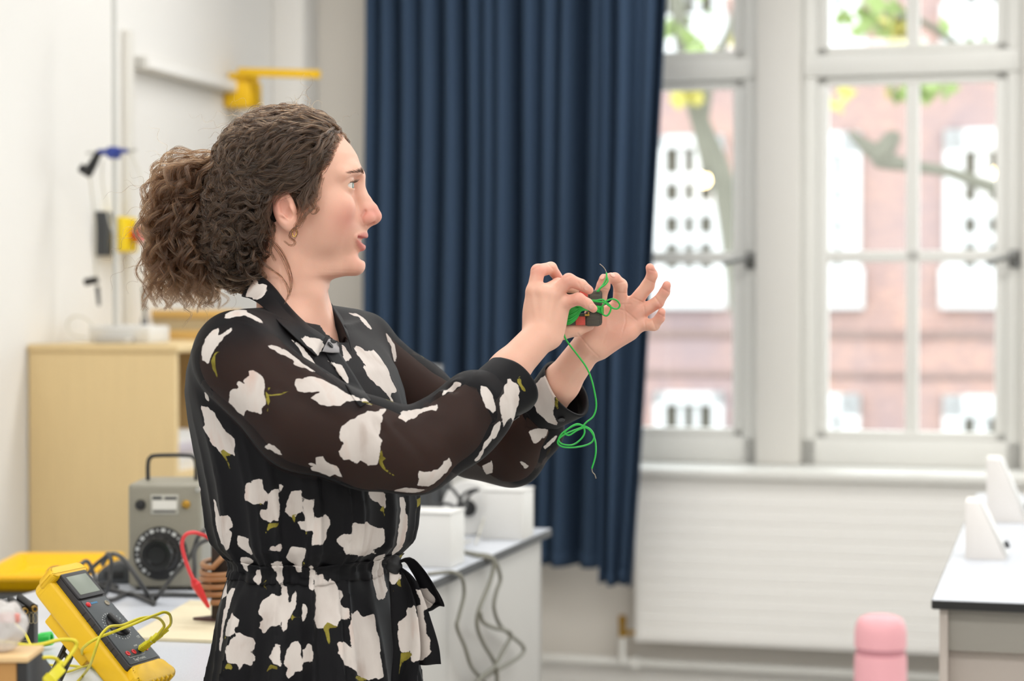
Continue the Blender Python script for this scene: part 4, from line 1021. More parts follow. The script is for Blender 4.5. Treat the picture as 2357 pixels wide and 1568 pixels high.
# weld head, hands and trunk into one continuous skin
def weld():
    import time
    spans = [(0, o1, Qh), (o1, o2, Q1), (o2, o3, Q2), (o3, len(V), Q3)]
    co = np.empty(len(body.data.vertices) * 3, np.float32); body.data.vertices.foreach_get('co', co); co = co.reshape(-1, 3)
    at = {}
    for n_ in ('lip', 'blush', 'brow'):
        a = np.empty(len(co), np.float32); body.data.attributes[n_].data.foreach_get('value', a); at[n_] = a
    obs = []
    for a, b_, q_ in spans:
        o = np_mesh('limb', np.ascontiguousarray(co[a:b_]), q_, M_skin)
        for n_ in at: set_attr(o.data, n_, at[n_][a:b_])
        obs.append(o)
    for o in obs[1:]:
        md = obs[0].modifiers.new('weld', 'BOOLEAN'); md.operation = 'UNION'; md.object = o; md.solver = 'MANIFOLD'
    bpy.context.view_layer.update()
    me = bpy.data.meshes.new_from_object(obs[0].evaluated_get(bpy.context.evaluated_depsgraph_get()))
    z_ = np.empty(len(me.vertices) * 3, np.float32); me.vertices.foreach_get('co', z_); z_ = z_.reshape(-1, 3)
    good = len(z_) > .5 * len(co) and np.allclose(z_.min(0), co.min(0), atol=.02) and np.allclose(z_.max(0), co.max(0), atol=.02) and 'lip' in me.attributes
    print('WELD', len(co), len(z_), good)
    if good:
        me.polygons.foreach_set('use_smooth', [True] * len(me.polygons)); me.name = 'body_skin'
        me.materials.clear(); me.materials.append(M_skin)
        old = body.data; body.data = me; bpy.data.meshes.remove(old)
    for o in obs:
        m_ = o.data; bpy.data.objects.remove(o); bpy.data.meshes.remove(m_)
weld()

# eyes
M_eye = bpy.data.materials.new('eye_white'); M_eye.use_nodes = True
nt = M_eye.node_tree; b = nt.nodes['Principled BSDF']; b.inputs['Roughness'].default_value = 0.08
tc = nt.nodes.new('ShaderNodeTexCoord'); sx = nt.nodes.new('ShaderNodeSeparateXYZ'); nt.links.new(tc.outputs['Object'], sx.inputs[0])
def ramp(nt, fac, stops):
    r = nt.nodes.new('ShaderNodeValToRGB'); r.color_ramp.interpolation = 'LINEAR'
    while len(r.color_ramp.elements) < len(stops): r.color_ramp.elements.new(0.5)
    for e, (p_, c_) in zip(r.color_ramp.elements, stops): e.position = p_; e.color = (*lin(c_), 1)
    nt.links.new(fac, r.inputs[0]); return r.outputs[0]
mr = nt.nodes.new('ShaderNodeMapRange'); mr.inputs['From Min'].default_value = 0.006; mr.inputs['From Max'].default_value = 0.0125
nt.links.new(sx.outputs['X'], mr.inputs['Value'])
nt.links.new(ramp(nt, mr.outputs[0], [(0.0, (226, 220, 214)), (0.56, (226, 220, 214)), (0.62, (66, 78, 74)), (0.72, (120, 140, 128)), (0.86, (110, 130, 120)), (0.90, (14, 14, 14)), (1.0, (10, 10, 10))]), b.inputs['Base Color'])
for sd in (-1, 1):
    t_ = bmesh.new(); bmesh.ops.create_uvsphere(t_, u_segments=40, v_segments=28, radius=0.01185)
    for v in t_.verts:   # cornea bulge along +x
        c_ = v.co.normalized().x
        if c_ > 0.86: v.co *= 1 + 0.035 * (c_ - 0.86) / 0.14
    mb = MB(); mb.add(t_); e = mb.build('eye', M_eye, wo, angle=180); e.location = Vector(EYE[sd] + HC) - WO; e.rotation_euler = (0, 0, math.radians(2))
M_hairdark = mat('dark_brow_hair', (96, 72, 56), 0.6, bump=0.1)
hdl = lambda v: Vector(v + HC) - WO
from mathutils.bvhtree import BVHTree
bvh_head = BVHTree.FromPolygons([Vector(v) for v in Vh - HC], [tuple(int(i) for i in f) for f in Qh])
def on_head(v, off=0.0):
    v = Vector(v); h = bvh_head.find_nearest(v); return h[0] + h[1] * off
def strands(paths, n, spread, rad, name, m, parent, seed=0, seg=5):
    pass
for sd in (-1, 1):
    mb = MB(); rr = random.Random(5)
    for i in range(90):
        f = rr.random() ** .8; y = 0.050 - 0.040 * f
        w = rr.uniform(-1, 1) * (1.2 + 2.4 * f)
        a = Vector(cc(850, 404 - 6.5 * math.sin(min(1, f * 1.2) * math.pi * .6) + w, sd * y))
        h = bvh_head.ray_cast(a, Vector((-1, 0, 0)))
        if h[0] is None: continue
        a = h[0] + h[1] * .0002
        t = Vector((-0.004, sd * 0.0045, 0.0008 + 0.0028 * f)) * rr.uniform(.8, 1.3)
        c_ = on_head(a + t, .0008); mid = on_head(a + t * .5, .0010)
        mb.tube([a, mid, c_], [.00024, .0002, .00008], 4)
    mb.build('eyebrow', M_hairdark, wo, angle=180).location = Vector(HC) - WO
    mb = MB()
    for i in range(30):
        f = i / 29; ang = math.radians(-62 + 118 * f) * 1.0
        e = Vector(EYE[sd]); y = math.sin(ang) * sd
        a = e + Vector((math.cos(ang) * .0134, math.sin(ang) * .0134 * sd * 1.0, .0046 - .0016 * math.sin(ang) ** 2))
        dirv = Vector((math.cos(ang), math.sin(ang) * sd, 0.15)).normalized()
        L = .0062 * (0.8 + 0.3 * math.sin(i * 2.3))
        mb.tube([a, a + dirv * L * .55 + Vector((0, 0, .0006)), a + dirv * L + Vector((0, 0, .0032))], [.00034, .00026, .0001], 4)
    mb.build('eyelashes', M_hairdark, wo, angle=180).location = Vector(HC) - WO
# teeth inside the open lips
mb = MB()
for i in range(-4, 5):
    t = i / 5.0; c_ = hp(825 - 22 * t * t, 551.5, 0) + np.array([0, 0.0165 * t, 0], np.float32)
    mb.box(tuple(c_), (.004, .0034, .0062), .001, 2)
te = mb.build('teeth', mat('tooth_enamel', (232, 226, 214), 0.25, bump=0.01), wo); te.location = Vector(HC) - WO; te['kind'] = 'stuff'
# earring
er = [Vector(hp(676, 534, -.0765)) + Vector((math.cos(a) * .0028 + .001, -.001 + math.sin(a) * .0012, math.sin(a) * .0066)) for a in np.linspace(0, 2 * math.pi, 25)]
mb = MB(); mb.tube(er, .0008, 8, cap=False); mb.build('earring', mat('gold', (212, 176, 96), 0.2, 1.0), wo, angle=180).location = Vector(HC) - WO
# ------------------------------------------------------------------ her dress
# silhouette of the trunk: picture row, left and right edge (columns), lateral half width
TP = np.array([
    (690, 610, 775, .070), (720, 560, 800, .110), (760, 500, 830, .150), (800, 466, 865, .168), (850, 450, 900, .172), (900, 444, 922, .170), (960, 449, 938, .166), (1030, 460, 950, .160),
    (1100, 471, 960, .156), (1160, 479, 965, .154), (1210, 486, 962, .152), (1245, 495, 955, .148), (1268, 508, 944, .140), (1285, 522, 932, .134), (1300, 526, 926, .132), (1318, 521, 926, .134),
    (1345, 510, 932, .140), (1400, 499, 944, .150), (1470, 494, 958, .160), (1568, 480, 972, .172), (1800, 462, 1000, .19), (2100, 440, 1030, .21), (2350, 425, 1050, .225)], float)
tz = np.array([zpy(a) for a in TP[:, 0]])[::-1]
tcx = np.array([float(W((a[1] + a[2]) / 2, a[0])[0]) for a in TP])[::-1]
tw = ((TP[:, 2] - TP[:, 1]) / 2 * s_ - np.interp(TP[:, 0], [800, 1000, 1250, 1285, 1320, 1400, 1568], [0, .003, .006, .015, .012, .010, .008]))[::-1]; tb = TP[:, 3][::-1]
ta = np.sqrt(np.maximum(tw ** 2 - (tb * LX[0]) ** 2, .03 ** 2)) / FX[0]
ZWAIST = zpy(1300); ZHEM = zpy(2330)
def torso_frame(p):
    z = p[:, 2]
    cx = np.interp(z, tz, tcx); dx = p[:, 0] - cx; dy = p[:, 1] - DW
    f = dx * FX[0] + dy * FX[1]; l = dx * LX[0] + dy * LX[1]
    return z, f, l
def folds(phi, z):
    """depth of the cloth folds round the trunk at angle phi (0 = front, negative = near side)"""
    t = (z - ZWAIST)
    up = ss(.28, .02, t) * (t > 0) ; dn = ss(.0, -.12, t) * (t <= 0)
    w1 = .25 * np.sin(7 * z + 2 * phi)
    rid = lambda n, ph: 1 - np.abs(np.sin(n * .5 * phi + ph + w1)) ** .6 * 1.6
    a = .0058 * up * (rid(13, .3) + .6 * rid(21, 1.1)) + (.0045 + .0065 * ss(0, -.3, t)) * dn * (rid(11, .8) + .6 * rid(19, 2.0))
    a += .0016 * np.exp(-(t / .022) ** 2) * np.sin(46 * phi + 3 * np.sin(9 * phi))
    a += .0012 * np.sin(9 * phi + 14 * z) * (1 - up)
    # long pleats seen on the near side: sharp folded edges running down from the shoulder yoke
    for ph0, wd, am in ((-.86, .16, .0095), (-.60, .09, .006), (-.47, .10, .006), (-1.25, .2, .004), (.35, .2, .006)):
        u = (phi - ph0) / wd; a += 1.3 * am * ss(.32, .02, t) * np.where((u > -1) & (u < 0), (1 + u), 0) * np.where(u > -.12, np.clip(-u / .12, 0, 1), 1)
    return a
SL_N = [(W(548, 835, -.155), .058), (W(703, 968, -.166), .0615), (W(850, 1022, -.158), .0545), (W(958, 1043, -.142), .0485), (W(1040, 990, -.118), .0475), (W(1096, 942, -.098), .0445), (W(1122, 924, -.090), .036)]
SL_F = [(W(830, 806, .135), .050), (W(960, 915, .165), .047), (W(1090, 1020, .195), .046), (W(1178, 1045, .200), .043), (W(1225, 985, .158), .041), (W(1245, 942, .128), .034)]
def crease(p, a, b, amp, wid):
    a = np.asarray(a); b = np.asarray(b); ba = b - a; t = np.clip((p - a) @ ba / (ba @ ba), 0, 1)
    d = np.linalg.norm(p - a - t[:, None] * ba, axis=1); return amp * np.exp(-(d / wid) ** 2)
def sleeves(p):
    n = chain(p, SL_N, .03); f = chain(p, SL_F, .03)
    # soft swags: elbow crook, under the arm, and the slouched roll before the cuff
    n += crease(p, W(845, 945, -.215), W(905, 1045, -.20), .006, .007) - crease(p, W(862, 940, -.215), W(925, 1035, -.20), .0035, .007)
    n += crease(p, W(905, 990, -.20), W(985, 1065, -.19), .004, .008)
    n += crease(p, W(1035, 895, -.14), W(1105, 985, -.135), .0060, .006) - crease(p, W(1018, 905, -.145), W(1085, 1000, -.14), .0075, .009) - crease(p, W(1052, 880, -.13), W(1125, 965, -.125), .005, .006)
    n += crease(p, W(640, 900, -.22), W(800, 985, -.225), .0025, .012) + crease(p, W(600, 990, -.21), W(760, 1060, -.21), .0025, .012)
    n += crease(p, W(930, 955, -.20), W(1000, 1010, -.195), .0045, .006) - crease(p, W(945, 945, -.2), W(1015, 1000, -.19), .003, .006)
    n += crease(p, W(975, 1085, -.20), W(1075, 1020, -.18), .003, .007) + crease(p, W(730, 880, -.225), W(905, 975, -.225), .003, .009)
    n += .0011 * np.sin(p[:, 0] * 62 + p[:, 2] * 48) * np.sin(p[:, 2] * 33 + 1.0)
    f += crease(p, W(1205, 985, .10), W(1265, 1010, .10), .006, .007) - crease(p, W(1190, 1000, .10), W(1240, 1040, .10), .005, .008) + crease(p, W(1120, 1010, .14), W(1190, 1080, .14), .004, .008)
    return n, f
def dress(p):
    z, f, l = torso_frame(p)
    a = np.interp(z, tz, ta); b = np.interp(z, tz, tb)
    phi = np.arctan2(l / b, f / a)
    n = 2.25
    q = ((np.abs(f) / a) ** n + (np.abs(l) / b) ** n) ** (1 / n)
    d = (q - 1) * np.minimum(a, b) - folds(phi, z)
    d = np.maximum(d, z - zpy(745)); d = np.maximum(d, ZHEM - z)
    sh = cone(p, W(628, 772, -.045), W(545, 812, -.155), .038, .056)
    d = smin(d, sh, .03)
    d = smin(d, cone(p, W(742, 762, .06), W(830, 795, .135), .038, .050), .03)
    sn, sf = sleeves(p)
    d = smin(d, sn, .007); d = smin(d, sf, .008)
    # neck opening
    d = smax(d, -chain(p, [(W(676, 620, 0), .052), (W(692, 720, -.005), .050), (W(745, 790, -.035), .026), (W(770, 850, -.055), .006)], .02), .004)
    d = np.maximum(d, -cone(p, W(1128, 918, -.088), W(1200, 862, -.06), .030, .034))
    d = np.maximum(d, -cone(p, W(1247, 938, .124), W(1310, 860, .08), .030, .034))
    return d
VD, QD = mesh_sdf(dress, (float(W(400, 700)[0]), DW - .36, ZHEM - .01), (float(W(1290, 700)[0]), DW + .30, zpy(655)), 0.0034)
VD = smooth(VD, QD, 1, .4)

# ---- printed flowers: outlines in the plane of the cloth
CR = {'A': (420, 620, 3.136), 'B': (420, 1060, 3.087), 'C': (860, 780, 4.127)}
FL = [('A', 'f', x) for x in (
 [(440,100),(500,45),(550,100),(605,115),(625,170),(600,220),(560,250),(500,215),(430,180)],
 [(285,355),(340,290),(400,245),(460,240),(480,290),(515,320),(570,345),(600,395),(520,370),(440,330),(400,350),(330,365)],
 [(130,560),(150,500),(215,430),(250,420),(262,470),(355,420),(300,500),(255,560),(215,610),(200,660),(175,690),(155,660),(135,650),(125,610)],
 [(325,930),(340,870),(395,850),(385,825),(410,810),(445,830),(450,790),(475,770),(480,745),(520,740),(560,755),(595,800),(590,850),(600,900),(605,970),(580,1000),(580,1055),(520,1025),(460,1020),(430,1060),(385,1045),(345,990),(320,970)],
 [(615,550),(680,548),(760,580),(830,630),(880,680),(910,710),(955,750),(900,735),(830,710),(790,690),(800,665),(730,620),(650,590),(620,580)],
 [(810,820),(825,785),(900,775),(985,765),(1060,800),(1150,850),(1210,890),(1280,905),(1340,930),(1385,975),(1300,955),(1240,945),(1180,945),(1130,985),(1040,1000),(960,965),(920,940),(960,900),(990,890),(900,890),(830,885)],
 [(130,990),(190,985),(240,1040),(270,1090),(330,1160),(385,1220),(395,1350),(330,1330),(270,1325),(240,1290),(190,1250),(140,1170),(130,1150),(150,1130),(140,1080)],
 [(155,890),(175,880),(190,920),(188,960),(165,930)],
 [(580,1290),(620,1265),(670,1275),(700,1300),(725,1340),(660,1325),(600,1305)],
 [(890,1390),(970,1410),(965,1340),(1010,1335),(1050,1380),(1080,1410),(1130,1400),(1155,1510),(1100,1490),(1060,1510),(1000,1500),(930,1470),(920,1440),(950,1425)],
 [(1125,1190),(1150,1130),(1200,1085),(1270,1060),(1330,1030),(1460,1010),(1440,1050),(1430,1130),(1420,1200),(1435,1240),(1420,1310),(1400,1420),(1340,1420),(1290,1370),(1250,1400),(1210,1380),(1150,1390),(1130,1310),(1165,1270),(1180,1245),(1140,1225)],
 [(1225,560),(1290,550),(1340,575),(1400,560),(1440,535),(1480,560),(1520,650),(1545,760),(1580,830),(1560,880),(1500,900),(1545,975),(1470,900),(1400,860),(1340,820),(1300,780),(1275,730),(1300,715),(1330,745),(1280,670)],
 [(1195,320),(1260,290),(1310,330),(1380,410),(1340,425),(1290,390),(1275,340),(1230,345)],
 [(1470,455),(1510,490),(1540,540),(1545,660),(1525,675),(1500,560),(1475,500)],
 [(790,510),(850,525),(965,690),(955,715),(900,660)],
 [(845,520),(900,480),(960,495),(1000,485),(1045,515),(1000,600),(965,632),(900,580)],
 [(1040,650),(1100,670),(1160,690),(1210,835),(1150,790),(1080,700)],
 [(1170,540),(1210,590),(1230,640),(1200,650),(1160,675),(1150,640)])]
FL += [('A', 'l', x) for x in (
 [(200,660),(230,600),(275,590),(240,620),(235,690),(255,785),(245,780),(215,710)],
 [(595,890),(615,855),(635,855),(615,885),(625,905),(700,895),(780,877),(780,885),(700,910),(625,918),(635,960),(620,975),(612,1025),(605,1020),(608,970)],
 [(270,1320),(290,1300),(330,1325),(400,1345),(340,1350),(310,1345),(330,1390),(348,1450),(340,1445),(310,1380)],
 [(1420,1400),(1425,1320),(1450,1290),(1440,1350),(1480,1360),(1440,1385),(1460,1430),(1540,1505),(1530,1508),(1450,1450)],
 [(1435,895),(1480,910),(1520,940),(1525,975),(1500,960),(1480,930),(1485,1010),(1470,960),(1460,910)],
 [(1265,955),(1330,950),(1388,975),(1300,968)])]
FL += [('C', 'f', x) for x in (
 [(220,800),(260,710),(330,680),(460,660),(540,625),(600,600),(620,630),(590,680),(500,685),(470,680),(380,770),(340,790),(300,830)],
 [(645,580),(690,490),(770,405),(840,430),(770,490),(700,520)],
 [(1030,440),(1080,460),(1130,530),(1170,680),(1130,725),(1080,670),(1040,600),(1020,520)],
 [(1165,620),(1180,580),(1230,520),(1250,450),(1290,420),(1310,375),(1340,425),(1390,430),(1410,500),(1410,600),(1395,720),(1360,815),(1330,750),(1290,760),(1240,830),(1205,780),(1175,700)],
 [(1030,1070),(1040,1000),(1110,900),(1140,830),(1210,790),(1190,930),(1130,950),(1080,1020)],
 [(430,1250),(500,1270),(560,1260),(620,1250),(660,1160),(720,1145),(760,1190),(750,1230),(680,1300),(600,1380),(540,1430),(420,1410)],
 [(200,1450),(310,1400),(420,1420),(540,1430),(440,1470),(370,1480)],
 [(1455,490),(1560,400),(1655,320),(1620,400),(1690,385),(1720,430),(1740,500),(1725,600),(1690,700),(1680,870),(1600,790),(1530,710),(1490,600)],
 [(1465,880),(1530,850),(1640,860),(1665,870),(1600,960),(1530,1010),(1500,950)],
 [(990,1200),(1060,1200),(1120,1150),(1130,1200),(1120,1280),(1070,1300),(1040,1230)],
 [(960,1150),(1000,1070),(1045,1050),(1040,1130),(1010,1170)],
 [(700,1330),(790,1300),(840,1260),(880,1330),(870,1370),(780,1365)],
 [(920,1380),(960,1345),(1040,1360),(1120,1360),(1160,1390),(1040,1400)],
 [(1390,1150),(1440,1180),(1475,1215),(1440,1240),(1410,1200)],
 [(1610,1030),(1680,960),(1740,930),(1720,980),(1640,1050)])]
FL += [('C', 'l', x) for x in (
 [(1365,390),(1390,350),(1405,430),(1450,495),(1420,500),(1390,460),(1365,420)],
 [(1730,560),(1770,490),(1760,540),(1790,600),(1750,590),(1750,670),(1735,680),(1720,620)])]
FL += [('B', 'f', x) for x in (
 [(425,280),(440,230),(460,170),(510,135),(565,140),(580,200),(610,235),(600,270),(575,310),(530,310),(480,300)],
 [(550,390),(555,355),(600,355),(605,250),(640,215),(690,205),(695,440),(660,430),(620,440),(570,420)],
 [(690,165),(715,175),(710,240),(700,280)],
 [(715,370),(740,330),(740,300),(770,215),(850,210),(858,300),(855,370),(790,405),(760,400),(740,375)],
 [(865,265),(930,285),(925,500),(870,510),(840,490),(815,440),(862,430)],
 [(928,410),(990,400),(1020,380),(1035,420),(1055,460),(1035,520),(1050,540),(1020,590),(960,607),(922,605)],
 [(190,290),(215,290),(240,400),(345,380),(350,430),(362,470),(335,490),(350,510),(345,570),(310,640),(270,635),(230,590),(195,480)],
 [(385,560),(395,530),(440,550),(450,545),(490,555),(480,600),(515,660),(490,675),(440,640),(395,610)],
 [(415,690),(480,675),(520,700),(515,720),(470,745),(465,780),(430,790),(415,740)],
 [(600,640),(620,610),(660,615),(700,590),(705,635),(650,645)],
 [(740,690),(790,610),(885,610),(880,690),(850,740),(850,790),(815,810),(790,750)],
 [(630,735),(680,700),(710,710),(715,890),(670,850),(665,790),(640,770)],
 [(510,850),(530,780),(575,785),(580,850),(560,900),(530,880)],
 [(1080,545),(1130,510),(1190,515),(1190,450),(1260,440),(1330,450),(1380,490),(1420,490),(1450,500),(1465,600),(1440,640),(1390,655),(1430,690),(1330,695),(1150,665),(1120,620)],
 [(1320,700),(1400,690),(1430,700),(1440,790),(1455,860),(1475,910),(1440,980),(1370,1000),(1340,870),(1320,780)],
 [(1525,265),(1570,270),(1595,380),(1605,470),(1590,620),(1540,690),(1520,690)],
 [(1300,205),(1400,215),(1460,230),(1450,340),(1370,300),(1310,260)],
 [(890,900),(905,790),(930,760),(935,930),(900,925)],
 [(940,830),(1000,805),(1030,870),(1050,825),(1090,860),(1110,900),(1140,950),(1120,1010),(1180,1060),(1180,1120),(1130,1130),(1100,1180),(1010,1190),(950,1200)],
 [(530,1080),(560,990),(640,950),(705,960),(700,1170),(640,1180),(580,1215),(545,1190),(545,1150),(570,1130)],
 [(710,900),(740,900),(760,1010),(790,930),(810,930),(810,1020),(780,1090),(740,1190),(710,1240),(700,1200)],
 [(255,960),(300,870),(330,920),(330,960),(270,985)],
 [(230,1340),(270,1150),(310,960),(340,905),(380,910),(350,1020),(290,1180),(250,1370)],
 [(280,1240),(300,1160),(340,1080),(370,1110),(400,1130),(395,1180),(370,1200),(385,1230),(340,1260)],
 [(295,1320),(335,1330),(340,1270),(400,1210),(440,1250),(500,1260),(530,1290),(520,1330),(490,1360),(540,1380),(520,1430),(520,1455),(440,1450),(410,1500),(390,1450),(330,1440),(310,1400)],
 [(620,1400),(640,1330),(670,1310),(695,1320),(695,1460),(650,1445)],
 [(715,1450),(720,1390),(750,1330),(800,1280),(840,1270),(850,1490),(800,1510),(750,1555),(735,1520),(745,1480)],
 [(850,1350),(880,1340),(880,1290),(920,1310),(930,1370),(930,1420),(850,1440)],
 [(1060,1290),(1120,1290),(1180,1340),(1160,1240),(1180,1100),(1250,1070),(1290,1110),(1385,1095),(1445,1540),(1400,1555),(1300,1550),(1210,1510),(1130,1450),(1080,1370)],
 [(1530,1150),(1640,1080),(1640,1350),(1580,1370),(1545,1360)],
 [(1630,1040),(1700,1020),(1720,1080),(1760,1370),(1680,1430),(1650,1380)],
 [(1680,900),(1740,900),(1800,990),(1760,1040),(1720,1060),(1700,980)],
 [(845,1020),(870,1015),(900,1090),(870,1120),(850,1160)],
 [(1560,670),(1600,650),(1635,680),(1625,720),(1560,700)], [(1455,790),(1500,770),(1540,760),(1545,830),(1500,900),(1465,850)])]
FL += [('B', 'l', x) for x in (
 [(540,300),(575,305),(555,320)], [(580,530),(610,450),(640,445),(690,440),(680,470),(640,480),(615,490)], [(770,390),(830,380),(800,400),(800,450)],
 [(1000,1190),(1030,1150),(1110,1185),(1040,1195),(1050,1310),(1040,1310)], [(750,1170),(780,1090),(800,1115),(835,1115),(790,1130)], [(285,1500),(320,1440),(360,1460),(350,1490),(320,1480)],
 [(590,1505),(620,1450),(680,1470),(670,1490),(640,1475)], [(1180,1530),(1240,1530),(1340,1560),(1300,1568),(1200,1560)], [(565,880),(600,845),(585,880),(605,930),(580,900)], [(840,740),(865,715),(880,740),(855,750)],
 [(1530,1520),(1555,1370),(1640,1355),(1650,1380),(1600,1420),(1560,1430)], [(1395,350),(1430,320),(1440,400),(1425,370)], [(1500,930),(1540,830),(1555,900),(1520,890)], [(280,1240),(330,1260),(300,1270)], [(1520,690),(1560,650),(1570,680),(1530,710)], [(865,505),(895,500),(880,540)])]
def poly_sdf(q, poly):
    """signed distance of the points q to the polygon, positive inside"""
    poly = np.asarray(poly, float); d = np.full(len(q), 1e9); ins = np.zeros(len(q), bool)
    for a, b in zip(poly, np.roll(poly, -1, 0)):
        e = b - a; w = q - a; t = np.clip((w @ e) / max(e @ e, 1e-12), 0, 1)
        d = np.minimum(d, np.linalg.norm(w - t[:, None] * e, axis=1))
        c = (a[1] > q[:, 1]) != (b[1] > q[:, 1])
        with np.errstate(divide='ignore', invalid='ignore'): xi = a[0] + (q[:, 1] - a[1]) / (b[1] - a[1]) * e[0]
        ins ^= c & (q[:, 0] < xi)
    return np.where(ins, d, -d)
class Cloth:
    def __init__(s, V, Q):
        s.V = np.asarray(V, np.float32); s.Q = Q
        s.bvh = BVHTree.FromPolygons([Vector(map(float, v)) for v in s.V], [tuple(int(i) for i in f) for f in Q])
        fn = np.cross(s.V[Q[:, 2]] - s.V[Q[:, 0]], s.V[Q[:, 3 if Q.shape[1] > 3 else 1]] - s.V[Q[:, 1 if Q.shape[1] > 3 else 0]])
        n = np.zeros_like(s.V)
        for k in range(Q.shape[1]): np.add.at(n, Q[:, k], fn)
        s.N = n / np.maximum(np.linalg.norm(n, axis=1, keepdims=True), 1e-9)
        s.f = np.full(len(V), -.01, np.float32); s.l = np.full(len(V), -.01, np.float32); s.shade = np.zeros(len(V), np.float32)
    def stamp(s, H, N, ax, ay, poly, kind, two_sided=False):
        R = np.linalg.norm(poly, axis=1).max() + .012
        idx = np.where(np.linalg.norm(s.V - H, axis=1) < R * 1.15)[0]
        if not len(idx): return
        q = s.V[idx] - H; nd = s.N[idx] @ N
        m = (np.abs(q @ N) < .05) & ((nd > .08) | two_sided); idx = idx[m]; q = q[m]
        if not len(idx): return
        sd = poly_sdf(np.stack([q @ ax, q @ ay], 1), poly).astype(np.float32)
        A = s.f if kind == 'f' else s.l
        A[idx] = np.maximum(A[idx], sd)
cam_np = np.array(CAM, np.float32)
def rays(px, py): 
    r = ray(px, py); r.normalize(); return r
def print_flowers(cloths):
    outl = []
    for (crop, kind, poly) in FL:
        ox, oy, sc = CR[crop]; pp = [(ox + x / sc, oy + y / sc) for x, y in poly]
        cx = sum(x for x, y in pp) / len(pp); cy = sum(y for x, y in pp) / len(pp)
        best = None
        for c in cloths:
            h = c.bvh.ray_cast(CAM, rays(cx, cy))
            if h[0] is not None and (best is None or h[3] < best[0]): best = (h[3], h[0], h[1], c)
        if best is None: continue
        H = np.array(best[1]); N = np.array(best[2]); v = np.array(rays(cx, cy))
        if N @ v > 0: N = -N
        N = N * .45 - v * .55; N /= np.linalg.norm(N)
        ax = np.cross([0, 0, 1], N); ax /= np.linalg.norm(ax); ay = np.cross(N, ax)
        pl = []
        for x, y in pp:
            r = np.array(rays(x, y)); t = ((H - cam_np) @ N) / (r @ N); X = cam_np + r * t - H; pl.append((X @ ax, X @ ay))
        for c in cloths: c.stamp(H, N, ax, ay, np.array(pl), kind, c is not cloths[0])
        if kind == 'f': outl.append(np.array(pl))
    # the rest of the print, on the sides turned away from here
    r = random.Random(12); D = cloths[0]
    z = D.V[:, 2]; cand = np.where((D.N[:, 1] > .25) | (z < zpy(1590)))[0]; done = []
    for _ in range(900):
        i = int(cand[r.randrange(len(cand))]); H = D.V[i]
        if any(np.linalg.norm(H - q) < .085 for q in done): continue
        done.append(H); N = D.N[i].astype(float); up = np.array([0, 0, 1.0])
        ax = np.cross(up, N); ln = np.linalg.norm(ax)
        if ln < .2: continue
        ax /= ln; ay = np.cross(N, ax); a = r.uniform(0, 6.28); pl = outl[r.randrange(len(outl))]
        R = np.array([[math.cos(a), -math.sin(a)], [math.sin(a), math.cos(a)]])
        D.stamp(H, N, ax, ay, pl @ R, 'f')
        b_ = np.array([(.0, .0), (.012, .006), (.03, .004), (.012, -.004)]) + np.array([.018, 0])
        D.stamp(H, N, ax, ay, b_ @ R, 'l')

# ---- cuffs, collar, tie as lofted cloth
def loft(rows, closed=False):
    """rows: list of equal-length point rows -> verts, quads"""
    V = np.array([[tuple(p) for p in r] for r in rows], np.float32); n, m = V.shape[:2]; Q = []
    for i in range(n - 1):
        for j in range(m if closed else m - 1):
            Q.append((i * m + j, i * m + (j + 1) % m, (i + 1) * m + (j + 1) % m, (i + 1) * m + j))
    return V.reshape(-1, 3), np.array(Q, np.int32)
def cuff_rows(c0, c1, r0, r1, flat, seed, nu=26, nv=64, roll=0.0):
    c0 = Vector(map(float, c0)); c1 = Vector(map(float, c1)); ax = (c1 - c0).normalized()
    e1 = Vector((0, -1, 0)); e1 = (e1 - ax * e1.dot(ax)).normalized(); e2 = ax.cross(e1)
    rows = []
    for i in range(nu):
        t = i / (nu - 1)
        row = []
        for j in range(nv):
            a = 2 * math.pi * j / nv
            r = (r0 + (r1 - r0) * t) * (1 + .03 * math.sin(3 * a + seed) + .018 * math.sin(5 * a + 2 * seed + 2 * t))
            tt = t + .04 * math.sin(2 * a + seed) * t
            row.append(c0.lerp(c1, tt) + e1 * (math.cos(a) * r * flat) + e2 * (math.sin(a) * r) + ax * (.004 * math.sin(a + seed)))
        rows.append(row)
    # turned-in edge
    rows.append([p + (c1 - p) * .07 - ax * .001 for p in rows[-1]]); rows.append([p + (c1 - p) * .02 - ax * .018 for p in rows[-1]])
    rows.insert(0, [p + (c0 - p) * .22 - ax * .006 for p in rows[0]])
    return rows
CUFF_N = loft(cuff_rows(W(1116, 928, -.096), W(1183, 882, -.068), .0375, .0425, .88, 1.0), True)
CUFF_F = loft(cuff_rows(W(1240, 946, .124), W(1302, 893, .088), .0345, .0455, .85, 2.6), True)
